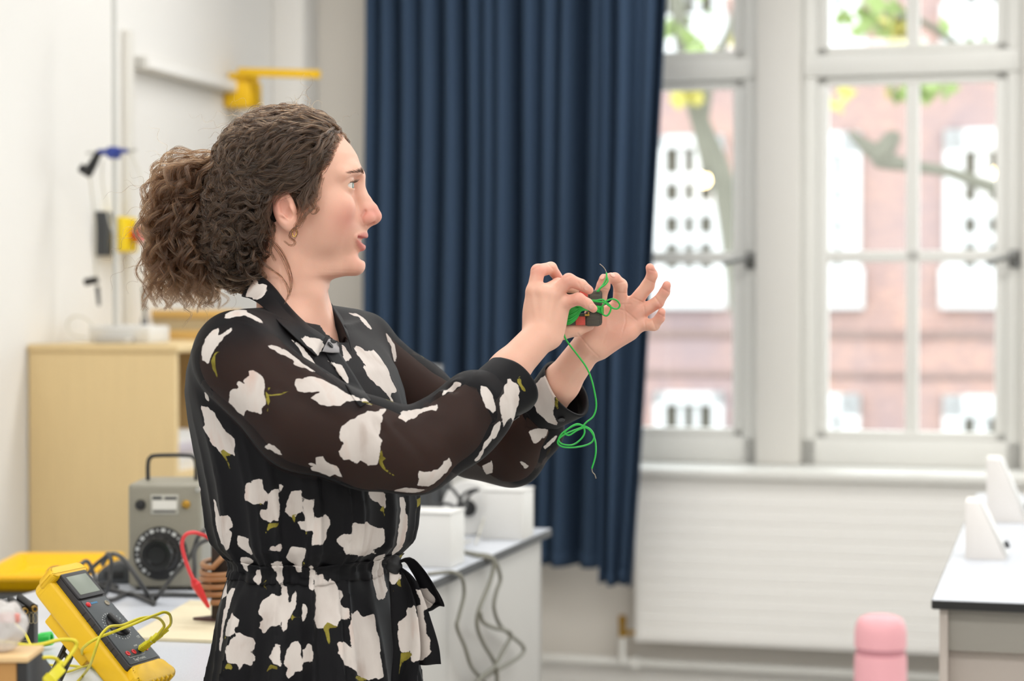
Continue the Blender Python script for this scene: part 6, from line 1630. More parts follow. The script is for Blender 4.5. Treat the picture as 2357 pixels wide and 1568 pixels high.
# --- E: single loose curls: before the ear, at the temple, on the neck, at the ends of the ponytail
LOCKS = [
    ([(736, 398, -.067), (720, 420, -.074), (706, 446, -.079), (700, 470, -.081), (692, 490, -.082), (688, 508, -.082), (680, 522, -.082), (684, 538, -.079), (676, 552, -.076)], 14, .0013),
    ([(728, 402, -.070), (706, 424, -.078), (694, 448, -.081), (686, 462, -.082), (690, 478, -.082), (684, 494, -.082)], 16, .0016),
    ([(720, 400, -.072), (696, 424, -.080), (676, 438, -.083), (658, 446, -.083), (640, 456, -.082), (630, 474, -.080)], 18, .0018),
    ([(668, 436, -.078), (640, 440, -.080), (622, 456, -.080), (613, 485, -.078), (618, 515, -.076), (628, 545, -.070), (622, 575, -.066), (634, 600, -.060)], 22, .0022),
    ([(660, 428, -.080), (628, 436, -.080), (606, 462, -.080), (600, 500, -.078), (607, 530, -.076), (598, 560, -.074), (610, 590, -.066)], 22, .0024),
    ([(650, 434, -.080), (624, 450, -.081), (618, 470, -.080), (606, 490, -.080), (612, 510, -.078), (600, 530, -.078), (588, 560, -.074)], 20, .0022),
    ([(640, 420, -.080), (600, 440, -.080), (590, 470, -.080), (604, 496, -.080), (592, 520, -.079), (576, 536, -.078), (586, 566, -.074)], 20, .0024),
    ([(684, 440, -.079), (655, 434, -.082), (632, 444, -.082), (620, 466, -.080), (622, 490, -.078), (616, 505, -.078)], 18, .0016),
    ([(738, 396, -.066), (722, 416, -.073), (712, 440, -.076), (702, 452, -.079), (706, 470, -.080), (697, 484, -.081), (702, 500, -.080), (692, 515, -.080)], 14, .0014),
    ([(742, 385, -.064), (730, 404, -.071), (724, 428, -.074), (728, 446, -.074), (716, 462, -.076), (722, 478, -.075), (730, 484, -.073)], 14, .0013),
    ([(742, 400, -.060), (722, 432, -.072), (705, 462, -.077), (716, 482, -.078), (700, 500, -.080), (690, 520, -.081), (676, 528, -.082), (668, 545, -.078), (680, 558, -.074), (670, 566, -.074), (655, 556, -.074)], 16, .0011),
    ([(748, 392, -.056), (735, 425, -.068), (732, 455, -.072), (724, 470, -.074), (733, 482, -.070), (722, 494, -.072), (712, 486, -.074)], 12, .0010),
    ([(740, 405, -.064), (728, 440, -.071), (716, 462, -.075), (722, 478, -.075), (708, 492, -.078)], 14, .0014),
    ([(735, 400, -.066), (716, 420, -.074), (700, 445, -.078), (690, 455, -.080), (698, 472, -.081), (690, 490, -.081)], 14, .0014),
    ([(600, 548, -.060), (622, 556, -.064), (640, 575, -.062), (655, 600, -.058), (668, 635, -.052), (670, 662, -.056), (662, 690, -.070)], 12, .0011),
    ([(575, 575, -.055), (600, 600, -.055), (622, 618, -.056), (650, 640, -.056), (664, 670, -.060), (656, 700, -.078)], 8, .0008),
    ([(690, 445, -.078), (668, 440, -.080), (648, 438, -.080), (630, 446, -.080), (618, 440, -.078)], 14, .0014),
    ([(700, 440, -.078), (670, 432, -.082), (640, 430, -.082), (612, 436, -.080), (590, 430, -.078)], 16, .0016),
    ([(475, 600, -.03), (470, 640, -.03), (478, 662, -.03), (498, 668, -.03), (505, 682, -.03), (492, 696, -.03), (470, 700, -.03)], 7, .0007),
    ([(430, 620, -.03), (425, 665, -.03), (436, 690, -.03), (424, 708, -.03), (442, 724, -.03), (430, 742, -.03), (418, 755, -.03)], 4, .0005),
    ([(470, 560, -.04), (482, 600, -.045), (475, 630, -.045), (490, 655, -.045), (484, 690, -.045), (460, 700, -.045)], 10, .0009),
    ([(400, 600, -.02), (380, 640, -.02), (372, 680, -.02), (385, 700, -.02), (378, 715, -.02)], 8, .0009),
    ([(380, 560, -.02), (352, 600, -.02), (350, 640, -.02), (365, 662, -.02)], 8, .0009),
    ([(395, 470, -.02), (362, 478, -.02), (352, 500, -.02), (340, 488, -.02), (325, 486, -.02), (318, 500, -.02)], 7, .0008),
    ([(400, 440, -.02), (372, 448, -.02), (364, 470, -.02), (348, 468, -.02), (340, 484, -.02)], 7, .0008),
    ([(360, 590, -.02), (335, 605, -.02), (300, 618, -.02), (286, 620, -.02)], 2, .0003),
    ([(585, 600, -.05), (600, 630, -.05), (560, 645, -.05), (530, 640, -.05), (500, 622, -.05), (490, 600, -.05)], 16, .0018),
    ([(560, 610, -.055), (580, 640, -.055), (612, 640, -.052), (600, 612, -.06)], 14, .0016),
]
for pts, per, sp in LOCKS:
    cl = np.array([tuple(q) for q in resample([W(*a) for a in pts], 48)], np.float32) - HC
    hair_curves('loose_curl', bundle(cl[None], per, sp, .0008), .00026, M_hair)
# fine hair along the hairline at the temple
NT = 2400
py_ = rng.uniform(316, 470, NT); px_ = np.interp(py_, HL_py, HL_px) + rng.uniform(-34, 7, NT)
roots = []
for a, b_ in zip(px_, py_):
    h = bvh_head.ray_cast(CAM - Vector(HC), rays(float(a), float(b_)))
    roots.append(tuple(h[0]) if h[0] is not None else (9, 9, 9))
roots = np.array(roots, np.float32); roots = roots[roots[:, 0] < 1]; n = len(roots)
g = grad(head_core, roots)
dv = np.array([-1.0, 0, -.25]) + rng.normal(0, .28, (n, 3)); dv -= g * np.einsum('ij,ij->i', dv, g)[:, None]; dv /= np.linalg.norm(dv, axis=1, keepdims=True)
t = np.linspace(0, 1, 12)[None, :, None]; L = rng.uniform(.012, .030, n)[:, None, None]
T = roots[:, None] + dv[:, None] * t * L + g[:, None] * (.0045 * t ** .6)
T = curls(T, np.repeat(rng.uniform(.0003, .0016, n)[:, None], 12, 1) * np.linspace(0, 1, 12)[None], rng.uniform(.012, .03, n), rng.uniform(0, 6.28, n), rng.choice([-1, 1], n))
hair_curves('hairline_wisps', T, .00022, M_hair)
# hair tie
mb = MB(); tc_ = hp(503, 428); ring_ = [Vector(map(float, tc_)) + Vector((.004 * math.sin(2 * a), math.cos(a) * .021, math.sin(a) * .021)) for a in np.linspace(0, 2 * math.pi, 33)]
mb.tube(ring_, .004, 8, cap=False); ht = mb.build('hair_tie', mat('dark_elastic', (30, 24, 22), .7, bump=.1), hair, angle=180); ht.location = Vector(HC) - WO
# ------------------------------------------------------------------ the wired core in her hands
ic = thing('iron_core', 'dark laminated iron core with red taped limbs held in both hands', 'core', W(1340, 708, 0.0))
IO = Vector(ic.location)
def WL(px, py, dy=0.0): return Vector(map(float, W(px, py, dy))) - IO
def pbox(mb, x0, y0, x1, y1, d0, d1, bev=.001):
    a, b = WL(x0, y1, 0), WL(x1, y0, 0)
    return mb.span((a.x, d0, a.z), (b.x, d1, b.z), bev)
M_iron = mat('laminated_iron', (78, 74, 66), .5, .35, bump=.5, bscale=25, stretch=(1, 60, 60), vary=.2, vscale=40)
M_tape = mat('worn_red_tape', (196, 74, 62), .55, vary=.25, vscale=120, bump=.15, bscale=300)
mb = MB(); pbox(mb, 1354, 668, 1386, 750, -.009, .009, .0045); mb.build('yoke', M_iron, ic)
pbox(MB(), 1296, 668, 1356, 691, -.0085, .0085, .0015).build('limb', M_iron, ic); pbox(MB(), 1296, 721, 1356, 748, -.0085, .0085, .0015).build('limb', M_iron, ic)
pbox(MB(), 1333, 667.4, 1353, 691.6, -.0092, .0092, .0012).build('tape_band', M_tape, ic); pbox(MB(), 1324, 728, 1347, 748.5, -.0092, .0092, .0012).build('tape_band', M_tape, ic)
pbox(MB(), 1348, 716, 1381, 751, -.0105, .006, .003).build('end_plate', M_iron, ic)
mb = MB(); pbox(mb, 1345, 723, 1356, 727.5, -.0135, -.0100, .0006); mb.cyl(WL(1354, 722, -.013), WL(1355.5, 718.5, -.0135), .0012, n=10); mb.build('clip', M_brass, ic)
gw = thing('green_wire', 'thin green insulated wire wound on the iron core and trailing down', 'wire', W(1340, 715, -.012))
GO = Vector(gw.location)
def g(px, py, dy): return Vector(map(float, W(px, py, dy))) - GO
r_ = random.Random(3); GR = .00125
sk = 0
for i in range(15):
    f = i / 14; y0 = 704 + 40 * f; b_ = math.sin(math.pi * f); q = r_.uniform(-1, 1)
    pts = [g(1292, y0 - 1, -.002), g(1298, y0, -.011), g(1310, y0 + 2 + q, -.0125 - .0022 * b_), g(1326, 704 + 24 * f ** 1.2 + 6 * f + q, -.0135 - .0025 * b_), g(1337, 706 + 10 * f, -.0145 - .0012 * (i % 3)), g(1352, 706 + 7.5 * f, -.0135 - .0012 * (i % 3)), g(1368, 705 + 9 * f + q * .5, -.0120 - .0010 * (i % 3)), g(1383, 707 + 13 * f + q, -.0112 - .0008 * (i % 2)), g(1388.5, 708 + 13 * f, -.004)]
    MB().tube(spline(pts, 5), GR, 7).build('winding', M_green, gw, angle=180)
def cq(x, y): return 1280 + x / 7.84, 590 + y / 7.84
def gpath(name, pts, dy, r=GR, m=M_green, n=7):
    pp = [g(*cq(x, y), (dy[i] if hasattr(dy, '__len__') else dy)) for i, (x, y) in enumerate(pts)]
    return MB().tube(spline(pp, n), r, 7).build(name, m, gw, angle=180)
gpath('loop', [(600, 792), (720, 800), (800, 785), (860, 790), (900, 850), (1020, 935), (1110, 945), (1150, 880), (1100, 800), (1020, 772), (930, 795), (870, 850), (828, 920), (820, 1000), (850, 1052), (910, 1075), (960, 1030), (992, 930), (950, 865), (885, 830), (830, 825), (740, 818), (620, 800)], -.016)
gpath('lead_end', [(735, 640), (790, 580), (850, 510), (895, 425), (912, 370), (908, 300)], [-.012, -.012, -.010, -.008, -.007, -.004])
gpath('lead_end', [(760, 640), (800, 575), (880, 515), (930, 450), (925, 400), (914, 368)], [-.012, -.013, -.012, -.010, -.008, -.007])
M_bare = mat('bare_copper_tinned', (150, 140, 128), .35, .9, bump=.02)
gpath('bare_end', [(908, 300), (890, 250), (860, 205), (820, 165), (785, 140)], -.004, .0006, M_bare)
gpath('lead_end', [(470, 912), (400, 900), (335, 872), (275, 805), (240, 760), (252, 738), (300, 748)], -.0175)
def px_path(name, pts, dy, r=GR, m=M_green): return MB().tube(spline([g(x, y, dy) for x, y in pts], 8), r, 7).build(name, m, gw, angle=180)
px_path('tail', [(1297, 742), (1296.5, 760), (1301, 778), (1312, 795), (1330, 818), (1350, 846), (1361, 872), (1369, 905), (1372.5, 935), (1366, 958), (1350, 972), (1338, 984), (1318, 992), (1300, 1000), (1287, 1010), (1284, 1021), (1296, 1029), (1320, 1030), (1345, 1026), (1362, 1018), (1367, 1004), (1360, 990), (1345, 981), (1328, 978), (1310, 986), (1292, 1000), (1286, 1014), (1296, 1023), (1318, 1024), (1336, 1012), (1345, 998), (1343, 984), (1330, 976), (1312, 984), (1300, 996), (1310, 1002), (1330, 990), (1348, 985), (1362, 996), (1370, 1016), (1371.5, 1040), (1368, 1060), (1362, 1079)], -.030)
px_path('bare_end', [(1362, 1079), (1364, 1087), (1369, 1093), (1372, 1102)], -.030, .0007, M_bare)

# fingernails
M_nail = mat('fingernail', (224, 172, 154), .35, bump=.01)
def nail(p, nrm, along, w=.0048, l=.0060):
    n_ = Vector(nrm).normalized(); a = Vector(along); a = (a - n_ * a.dot(n_)).normalized(); s2 = n_.cross(a)
    t_ = bmesh.new(); bmesh.ops.create_uvsphere(t_, u_segments=16, v_segments=10, radius=1)
    for v in t_.verts: v.co = Vector((v.co.x * w, v.co.y * l, v.co.z * .0011))
    R = Matrix((s2, a, n_)).transposed().to_4x4(); mb = MB(); mb.add(t_, Matrix.Translation(Vector(map(float, local(np.array([tuple(p)], np.float32))[0]))) @ R)
    return mb.build('fingernail', M_nail, wo, angle=180)
bvb = BVHTree.FromPolygons([Vector(map(float, v)) for v in V], [tuple(int(i) for i in f) for f in Q])
for (px, py, ax_, ay_) in ((1350, 663, 1, -.7), (1362, 706, .8, -.6), (1410, 632.5, -1, .15), (1386, 637, .2, 1)):
    h = bvb.ray_cast(CAM, rays(px, py))
    if h[0] is not None: nail(h[0] - h[1] * .0005, h[1], (ax_, 0, ay_), .0038, .0046)

# ------------------------------------------------------------------ things on the near end of the left bench
# multimeter
mm_o = Vector((-.5256, 2.8604, .9316)); ya, ti = 1.1795, .7659
Xm = Vector((math.cos(ya), math.sin(ya), 0)); Hm = Vector((-math.sin(ya), math.cos(ya), 0)); Ym = Hm * math.cos(ti) + Vector((0, 0, 1)) * math.sin(ti); Zm = Xm.cross(Ym)
MM = Matrix((Xm, Ym, Zm)).transposed().to_4x4(); MM.translation = mm_o
mu = thing('multimeter', 'yellow and grey digital multimeter propped on its stand on the left bench', 'multimeter', mtx=MM)
M_mmgrey = mat('meter_face_grey', (66, 72, 76), .45, bump=.04, bscale=500)
M_mmblk = mat('meter_case_black', (46, 44, 46), .5, bump=.05, bscale=400)
def rr_poly(hw0, hw1, y0, y1, r, n=5):
    out = []
    for (cx, cy, a0) in ((hw0 - r, y0 + r, -90), (hw1 - r, y1 - r, 0), (-hw1 + r, y1 - r, 90), (-hw0 + r, y0 + r, 180)):
        for k in range(n + 1):
            a = math.radians(a0 + 90 * k / n); out.append((cx + r * math.cos(a), cy + r * math.sin(a)))
    return out
# holster: deep shell that wraps the back and sides, with a thick foot and a stepped back
mb = MB(); mb.prism(rr_poly(.050, .042, -.030, .196, .018), -.046, -.010, bevel=.006)
mb.prism(rr_poly(.0505, .0455, -.031, .004, .014), -.036, .002, bevel=.005)
mb.prism(rr_poly(.044, .041, .176, .197, .010), -.030, .001, bevel=.004)
mb.build('holster', M_yellow, mu, angle=50)
MB().span((-.036, .060, -.066), (.036, .150, -.040), .004).build('stand_housing', M_yellow, mu)
for i in range(6): MB().box((-.030 + .012 * i, -.026, -.004), (.004, .014, .012), .0018).build('grip_rib', M_yellow, mu)
MB().prism(rr_poly(.0408, .0318, .002, .1805, .004), -.030, -.0008, bevel=.0012).build('case', M_mmblk, mu)
MB().prism(rr_poly(.0370, .0300, .006, .128, .002), -.002, .0006, bevel=.0004).build('face_plate', M_mmgrey, mu)
for sx in (-1, 1):
    for i in range(8):
        y = .030 + .0115 * i; hw = .0405 - .009 * (y / .18)
        MB().box((sx * hw, y, -.006), (.0022, .0022, .010), .0008).build('rib', M_mmblk, mu)
MB().prism(rr_poly(.0318, .0312, .131, .179, .003), -.001, .003, bevel=.001).build('display_bezel', M_mmblk, mu)
MB().span((-.0245, .137, .0025), (.0245, .172, .0036), .0005).build('display', mat('lcd_glass', (134, 142, 130), .4, vary=.05, vscale=60, bump=.01), mu)
mb = MB(); mb.lathe([(.0175, 0), (.0170, .0018), (.0160, .0022)], (0, .073, .0005), 40); mb.build('dial_ring', M_mmblk, mu)
mb = MB(); mt = Matrix.Translation((0, .073, .002)) @ Matrix.Rotation(math.radians(12), 4, 'Z')
mb.box((0, 0, .004), (.0085, .042, .008), .0025, 2, mt); mb.build('dial_pointer', M_black, mu)
M_mark = mat('white_print', (206, 208, 206), .6, bump=.01)
mk = MB()
for k in range(26):
    a = 2 * math.pi * k / 26
    for rr2, s2 in ((.0205, .0008), (.0243, .0013)): mk.box((math.cos(a) * rr2, .073 + math.sin(a) * rr2, .0008), (s2, s2 * 1.3, .0003), 0, 1)
o = mk.build('dial_marks', M_mark, mu, smooth=False); o['kind'] = 'stuff'
MB().lathe([(.0042, 0), (.0042, .002), (.0025, .0034), (.0003, .0036)], (-.0225, .119, .0004), 20).build('power_button', M_red, mu)
MB().lathe([(.0045, 0), (.0045, .0012), (.003, .0014), (.003, .0008), (.0003, .0008)], (.021, .115, .0004), 20).build('transistor_socket', mat('pale_socket', (150, 140, 120), .5, bump=.02), mu)
MB().box((-.006, .1205, .0008), (.016, .0032, .0003)).build('blue_print', mat('blue_print', (60, 120, 160), .6, bump=.01), mu)
for k, x in enumerate((-.024, -.0085, .007, .0225)):
    MB().lathe([(.0042, 0), (.0042, .0012), (.0026, .0012), (.0026, .0004), (.0003, .0004)], (x, .0245, .0004), 20).build('socket', M_red if k != 2 else M_black, mu)
text_mesh('TopTronic', .0068, 'face_print', M_mark, mu, (-.008, .0115, .0008)); text_mesh('CE', .0062, 'face_print', M_mark, mu, (.027, .046, .0008)); text_mesh('COM', .0036, 'face_print', M_mark, mu, (.006, .0335, .0008))
fr_ = MB()
for (a, b_) in (((-.027, .0165), (.012, .0169)), ((-.027, .0165), (-.0266, .020)), ((.0116, .0165), (.012, .020))): fr_.span((a[0], a[1], .0006), (b_[0], b_[1], .0009))
fr_.build('print_frame', M_mark, mu, smooth=False)['kind'] = 'stuff'
# stand leg from the holster back down to the bench
inv = MM.inverted()
top_l = Vector((0, .112, -.058)); topw = MM @ top_l; footw = Vector((topw.x - .028, topw.y - .055, ZB + .003)); foot = inv @ footw
ln = (foot - top_l); L = ln.length; ydir = ln.normalized(); xdir = Vector((1, 0, 0)); xdir = (xdir - ydir * xdir.dot(ydir)).normalized(); zdir = xdir.cross(ydir)
SM = Matrix((xdir, ydir, zdir)).transposed().to_4x4(); SM.translation = top_l
st = MB()
for sx in (-1, 1): st.span((sx * .012 - .0045, 0, -.002), (sx * .012 + .0045, L, .002), .0012)
st.span((-.0165, L - .012, -.002), (.0165, L, .002), .0012); st.span((-.0165, 0, -.002), (.0165, .008, .002), .0012); st.span((-.0165, L * .36, -.002), (.0165, L * .42, .002), .001); st.span((-.0165, L * .76, -.002), (.0165, L * .82, .002), .001)
st.bm.transform(SM); st.build('stand_leg', M_black, mu)
ring = [SM @ Vector((math.cos(a) * .009, L * .59 + math.sin(a) * .020, 0)) for a in np.linspace(0, 2 * math.pi, 33)]
MB().tube(ring, .0022, 8, cap=False).build('stand_ring', M_black, mu, angle=180)

# plug and yellow leads
def lead(label, pts, r=.0021, d=None, m=M_ylead, name='test_lead', parts_=()):
    pp = []
    for q in pts:
        if len(q) == 3: pp.append(P(*q))
        else: pp.append(P(q[0], q[1], depth_on_z(q[1], ZB + .004)))
    t = thing(name, label, 'cable', pp[0], 0, 'yellow test leads'); o0 = t.location
    MB().tube([p - o0 for p in spline(pp, 8)], r, 8).build('cord', m, t, angle=180)
    return t, o0
sock = MM @ Vector((.007, .0245, .002))
pa = sock; pb = P(372, 1459, 2.855); pd_ = (pb - pa)
t, o0 = lead('yellow test lead plugged into the meter, arching highest over its face', [(368, 1462, 2.855), (380, 1451, 2.85), (393, 1436, 2.83), (391, 1416, 2.80), (378, 1409.5, 2.79), (361, 1415, 2.78), (335, 1425, 2.76), (299, 1440, 2.75), (262, 1454.5, 2.75), (225, 1469, 2.74), (200, 1484, 2.74), (188.6, 1500, 2.80), (201, 1524), (225, 1544.5), (245.5, 1566.5), (275, 1600)])
def stack_plug(t, o0, a, b, m, w=.0065):
    a = a - o0; b = b - o0; y = (b - a).normalized(); x = y.orthogonal().normalized(); z = x.cross(y); L = (b - a).length
    R = Matrix((x, y, z)).transposed().to_4x4(); R.translation = a
    mb = MB(); mb.box((0, L * .55, 0), (w * 1.5, L * .9, w * 1.9), .0015, 2, R); mb.box((0, L * .2, 0), (w * 1.8, L * .4, w * 2.2), .0015, 2, R)
    for i in range(5): mb.box((0, L * (.06 + .07 * i), 0), (w * 1.95, L * .03, w * 2.35), .0004, 1, R)
    mb.cyl(R @ Vector((0, L * .9, w * .5)), R @ Vector((0, L * 1.25, w * .5)), w * .5, w * .36, 12)
    mb.build('plug', m, t)
    mb = MB(); mb.cyl(R @ Vector((0, -L * .08, 0)), R @ Vector((0, .002, 0)), .002, n=10); mb.build('pin', M_steel, t)
stack_plug(t, o0, sock, pb, mat('plug_yellow', (216, 206, 34), .4, bump=.03), .0042)
t, o0 = lead('yellow test lead stacked on the meter plug, crossing below the dial to the bench', [(361, 1464, 2.852), (374, 1448, 2.845), (378, 1440, 2.84), (370, 1427, 2.82), (354, 1420.5, 2.80), (326, 1423, 2.78), (301, 1432, 2.77), (280, 1440, 2.765), (255, 1442, 2.74), (240, 1453, 2.725), (229, 1469, 2.72), (220, 1495, 2.72), (207, 1532, 2.76), (192, 1554), (178, 1570), (160, 1600)])
stack_plug(t, o0, P(349, 1476, 2.852), P(364, 1460, 2.852), mat('plug_yellow'), .0040)
t, o0 = lead('thick blurred yellow lead looping in front of the stand from the left edge', [(-10, 1476, 2.28), (20, 1480, 2.28), (66, 1486, 2.30), (99.5, 1483, 2.32), (133, 1474, 2.33), (159, 1473, 2.34), (174, 1477, 2.34), (174, 1490, 2.34), (159, 1512.5, 2.33), (143, 1535, 2.32)], .0024)
stack_plug(t, o0, P(104, 1578, 2.28), P(140, 1538, 2.30), mat('plug_yellow'), .0070)
lead('yellow lead dropping from the left and running along the bench behind the stand', [(25, 1425, 2.86), (40, 1440, 2.86), (57, 1458, 2.85), (69, 1482, 2.84), (78, 1506, 2.82), (85, 1536.5), (106, 1546), (152, 1547), (179, 1539), (199, 1531)])
lead('yellow lead lying flat across the bench then curling up behind the holster', [(86, 1534), (113, 1532), (159, 1532.5), (186, 1535), (202, 1531), (206, 1519), (203, 1500, 2.93), (198, 1483, 2.95), (197, 1474, 2.96)])
lead('short blurred yellow lead arching out of the near yellow plug', [(60, 1527, 2.28), (68, 1522, 2.28), (93, 1515, 2.28), (119, 1514, 2.29), (133, 1520.5, 2.30), (135, 1536, 2.30)], .0022)
lead('yellow lead loop bulging left beside the holster edge', [(196, 1472, 2.97), (188, 1478, 2.94), (183, 1490, 2.92), (186, 1506), (204, 1525), (222, 1542)])
# green plug
d_ = depth_on_z(1497, ZB); pg = P(96, 1481, d_)
gp = thing('green_plug', 'bright green plug lying on the bench behind the yellow leads', 'plug', (pg.x, pg.y, ZB))
mtg = Matrix.Translation((-.035, .012, .0115)) @ Matrix.Rotation(math.radians(82), 4, 'Y') @ Matrix.Rotation(math.radians(8), 4, 'X')
mb = MB(); mb.lathe([(.0095, 0), (.0100, .03), (.0112, .034), (.0114, .0495), (.0108, .051), (.0068, .051), (.0066, .044), (.0003, .044)], n=28, mtx=mtg); mb.build('shell', mat('bright_green_plastic', (58, 206, 84), .35, bump=.02), gp)
MB().lathe([(.0045, .040), (.0048, .0490), (.0030, .0500), (.0028, .045), (.0003, .045)], n=20, mtx=mtg).build('contact', mat('green_core', (34, 170, 60), .4, bump=.02), gp)
# black inductor box with terminals
dbx = 3.12; sx_ = dbx / FPX
bxr, bxt = P(78, 1400, dbx), P(78, 1398, dbx).z
Hb = bxt - ZB
ib = thing('terminal_box', 'black box with brass sockets on top and a printed coil symbol at the left edge', 'box', (bxr.x - .075, bxr.y, ZB))
MB().span((-.075, 0, 0), (.075, .028, Hb), .0015).build('body', M_black, ib)
for k, (px, py) in enumerate(((36, 1408), (58, 1402), (80, 1397), (12, 1411))):
    q = P(px, py, dbx - .004) - Vector(ib.location); q.y = -.012; tl_ = Vector((0.012, -.022, -.004))
    m_ = MB(); m_.tube([q + Vector((-.030, .035, .010)), q + Vector((-.010, .012, .003)), q], .0062, 14); m_.build('terminal', M_black, ib)
    m_ = MB(); m_.cyl(q - tl_ * .02, q + tl_ * .35, .0048, n=16); m_.build('terminal_ring', M_brass, ib)
    m_ = MB(); m_.cyl(q + tl_ * .3, q + tl_ * .37, .0028, n=14); m_.build('terminal_hole', M_black, ib)
M_line = mat('cream_print', (186, 170, 130), .6, bump=.01)
q0 = P(56, 1422, dbx) - Vector(ib.location)
coilp = [Vector((q0.x + .0052 * (i / 22) * 1 * 1.15 - .004 + .0055 * math.sin(2 * math.pi * i / 22), -.0006, q0.z + .009 * math.cos(2 * math.pi * i / 22))) for i in range(0, 22 * 4 + 1)]
MB().tube(coilp, .0004, 5).build('printed_symbol', M_line, ib)
text_mesh('20', .0085, 'printed_number', M_line, ib, (P(59, 1437, dbx).x - ib.location.x, -.0006, P(59, 1437, dbx).z - ZB), (math.pi / 2, 0, 0))
ln_ = MB()
for (a, b_) in (((30, 1455), (60, 1449)), ((60, 1449), (61, 1480)), ((36, 1478), (61, 1474))):
    A_, B_ = P(*a, dbx) - Vector(ib.location), P(*b_, dbx) - Vector(ib.location); A_.y = B_.y = -.0004; ln_.tube([A_, B_], .00035, 4)
ln_.build('printed_lines', M_line, ib)['kind'] = 'stuff'
MB().tube([P(-6, 1390, dbx) - Vector(ib.location), P(20, 1385, dbx + .02) - Vector(ib.location), P(45, 1388, dbx + .03) - Vector(ib.location), P(68, 1396, dbx + .02) - Vector(ib.location)], .004, 8).build('jumper_lead', M_dgrey, ib)
# foreground: wooden block, black slanted terminal box, crumpled bag
dw = 2.12; wr = P(38, 1520, dw); x65 = P(65, 1505, dw).x - wr.x
wb_ = thing('wooden_block', 'blurred pale wooden box with a black end at the lower left corner', 'box', (wr.x, wr.y, ZB))
Hw = P(20, 1519, dw).z - ZB
MB().span((-.08, 0, 0), (0, .07, Hw - .003), .002).build('body', mat('brown_card', (176, 130, 72), .7, vary=.08, bump=.05), wb_)
MB().span((-.082, -.002, Hw - .003), (x65, .072, Hw + .003), .001).build('lid', mat('pale_ply', (222, 188, 138), .6, vary=.08, bump=.05), wb_)
MB().span((.0003, 0, 0), (x65 - .001, .07, Hw - .0035), .001).build('end_plate', M_black, wb_)
db3 = 2.30; p3_ = P(62, 1515, db3)
sb = thing('slanted_box', 'black sloping instrument box beside the wooden block, cut by the frame', 'box', (p3_.x, p3_.y, ZB))
hs = p3_.z - ZB
MB().prism([(-.03, 0), (.045, 0), (.045, hs - .064), (0, hs), (-.03, hs)], 0, .06, Matrix(((1, 0, 0, 0), (0, 0, 1, 0), (0, 1, 0, 0), (0, 0, 0, 1))), .002).build('case', M_dgrey, sb)
mb = MB()
for i in range(3): mb.box((.006 + .005 * i, -.0005, hs - .022 - .010 * i), (.005, .0006, .004))
mb.build('print_marks', M_mark, sb, smooth=False)['kind'] = 'stuff'
dbg = 2.10; pbg = P(-22, 1455, dbg)
bg = thing('plastic_bag', 'blurred crumpled clear plastic bag on the wooden block', 'bag', (pbg.x, wr.y + .034, ZB + Hw + .003))
M_bag = bpy.data.materials.new('clear_bag_film'); M_bag.use_nodes = True
nt = M_bag.node_tree; b = nt.nodes['Principled BSDF']; b.inputs['Base Color'].default_value = (*lin((226, 222, 220)), 1); b.inputs['Roughness'].default_value = .25; b.inputs['Alpha'].default_value = .6
nzb = nt.nodes.new('ShaderNodeTexNoise'); nzb.inputs['Scale'].default_value = 40; bpb = nt.nodes.new('ShaderNodeBump'); bpb.inputs['Strength'].default_value = .5; nt.links.new(nzb.outputs['Fac'], bpb.inputs['Height']); nt.links.new(bpb.outputs['Normal'], b.inputs['Normal'])
t_ = bmesh.new(); bmesh.ops.create_icosphere(t_, subdivisions=4, radius=1)
zt = P(0, 1408, dbg).z - (ZB + Hw)
for v in t_.verts:
    n_ = noise.noise(v.co * 2.2) * .28 + noise.noise(v.co * 6) * .10
    v.co = Vector((v.co.x * .025, v.co.y * .025, v.co.z * zt * .5 + zt * .5)) * 1.0 + v.co * n_ * .016
    v.co.z = max(v.co.z, 0.0005)
mb = MB(); mb.add(t_); mb.build('film', M_bag, bg, angle=180)
MB().box((.010, -.012, zt * .70), (.022, .006, .010), .002).build('label_strip', mat('pink_label', (214, 140, 130), .6, bump=.02), bg)

# ------------------------------------------------------------------ variable transformer, its cable, adapter
dv = depth_on_z(1360, ZB); vx0, vx1 = P(295, 1240, dv).x, P(464, 1240, dv).x; vz = P(300, 1114, dv).z - ZB
vc_ = thing('variable_transformer', 'grey metal variable transformer with black dial and carrying handle', 'transformer', ((vx0 + vx1) / 2, P(380, 1300, dv).y, ZB))
hw = (vx1 - vx0) / 2; sv = dv / FPX; dep = .17
M_var = mat('grey_hammer_paint', (138, 134, 120), .4, bump=.25, bscale=260, vary=.05, vscale=90)
MB().span((-hw, 0, .006), (hw, dep, vz), .008, 3).build('case', M_var, vc_)
for sx in (-1, 1):
    for yy in (.02, dep - .02): MB().cyl((sx * (hw - .02), yy, 0), (sx * (hw - .02), yy, .008), .009, n=16).build('foot', M_black, vc_)
hz = P(330, 1056, dv).z - ZB; hx0 = P(323, 1100, dv).x - vc_.location.x; hx1 = hw + (-hw - hx0) * -1
hx1 = -hx0
MB().tube(spline([(hx0, dep * .5, vz - .004), (hx0, dep * .5, hz - .018), (hx0 + .004, dep * .5, hz - .005), (hx0 + .018, dep * .5, hz), (hx1 - .018, dep * .5, hz), (hx1 - .004, dep * .5, hz - .005), (hx1, dep * .5, hz - .018), (hx1, dep * .5, vz - .004)], 4), .0042, 10).build('handle', M_black, vc_, angle=180)
def vl(px, py): q = P(px, py, dv) - Vector(vc_.location); return q.x, q.z
my_ = lambda x, z, y=0: Matrix.Translation((x, y, z)) @ Matrix.Rotation(math.pi / 2, 4, 'X')
cx_, cz_ = vl(370, 1274)
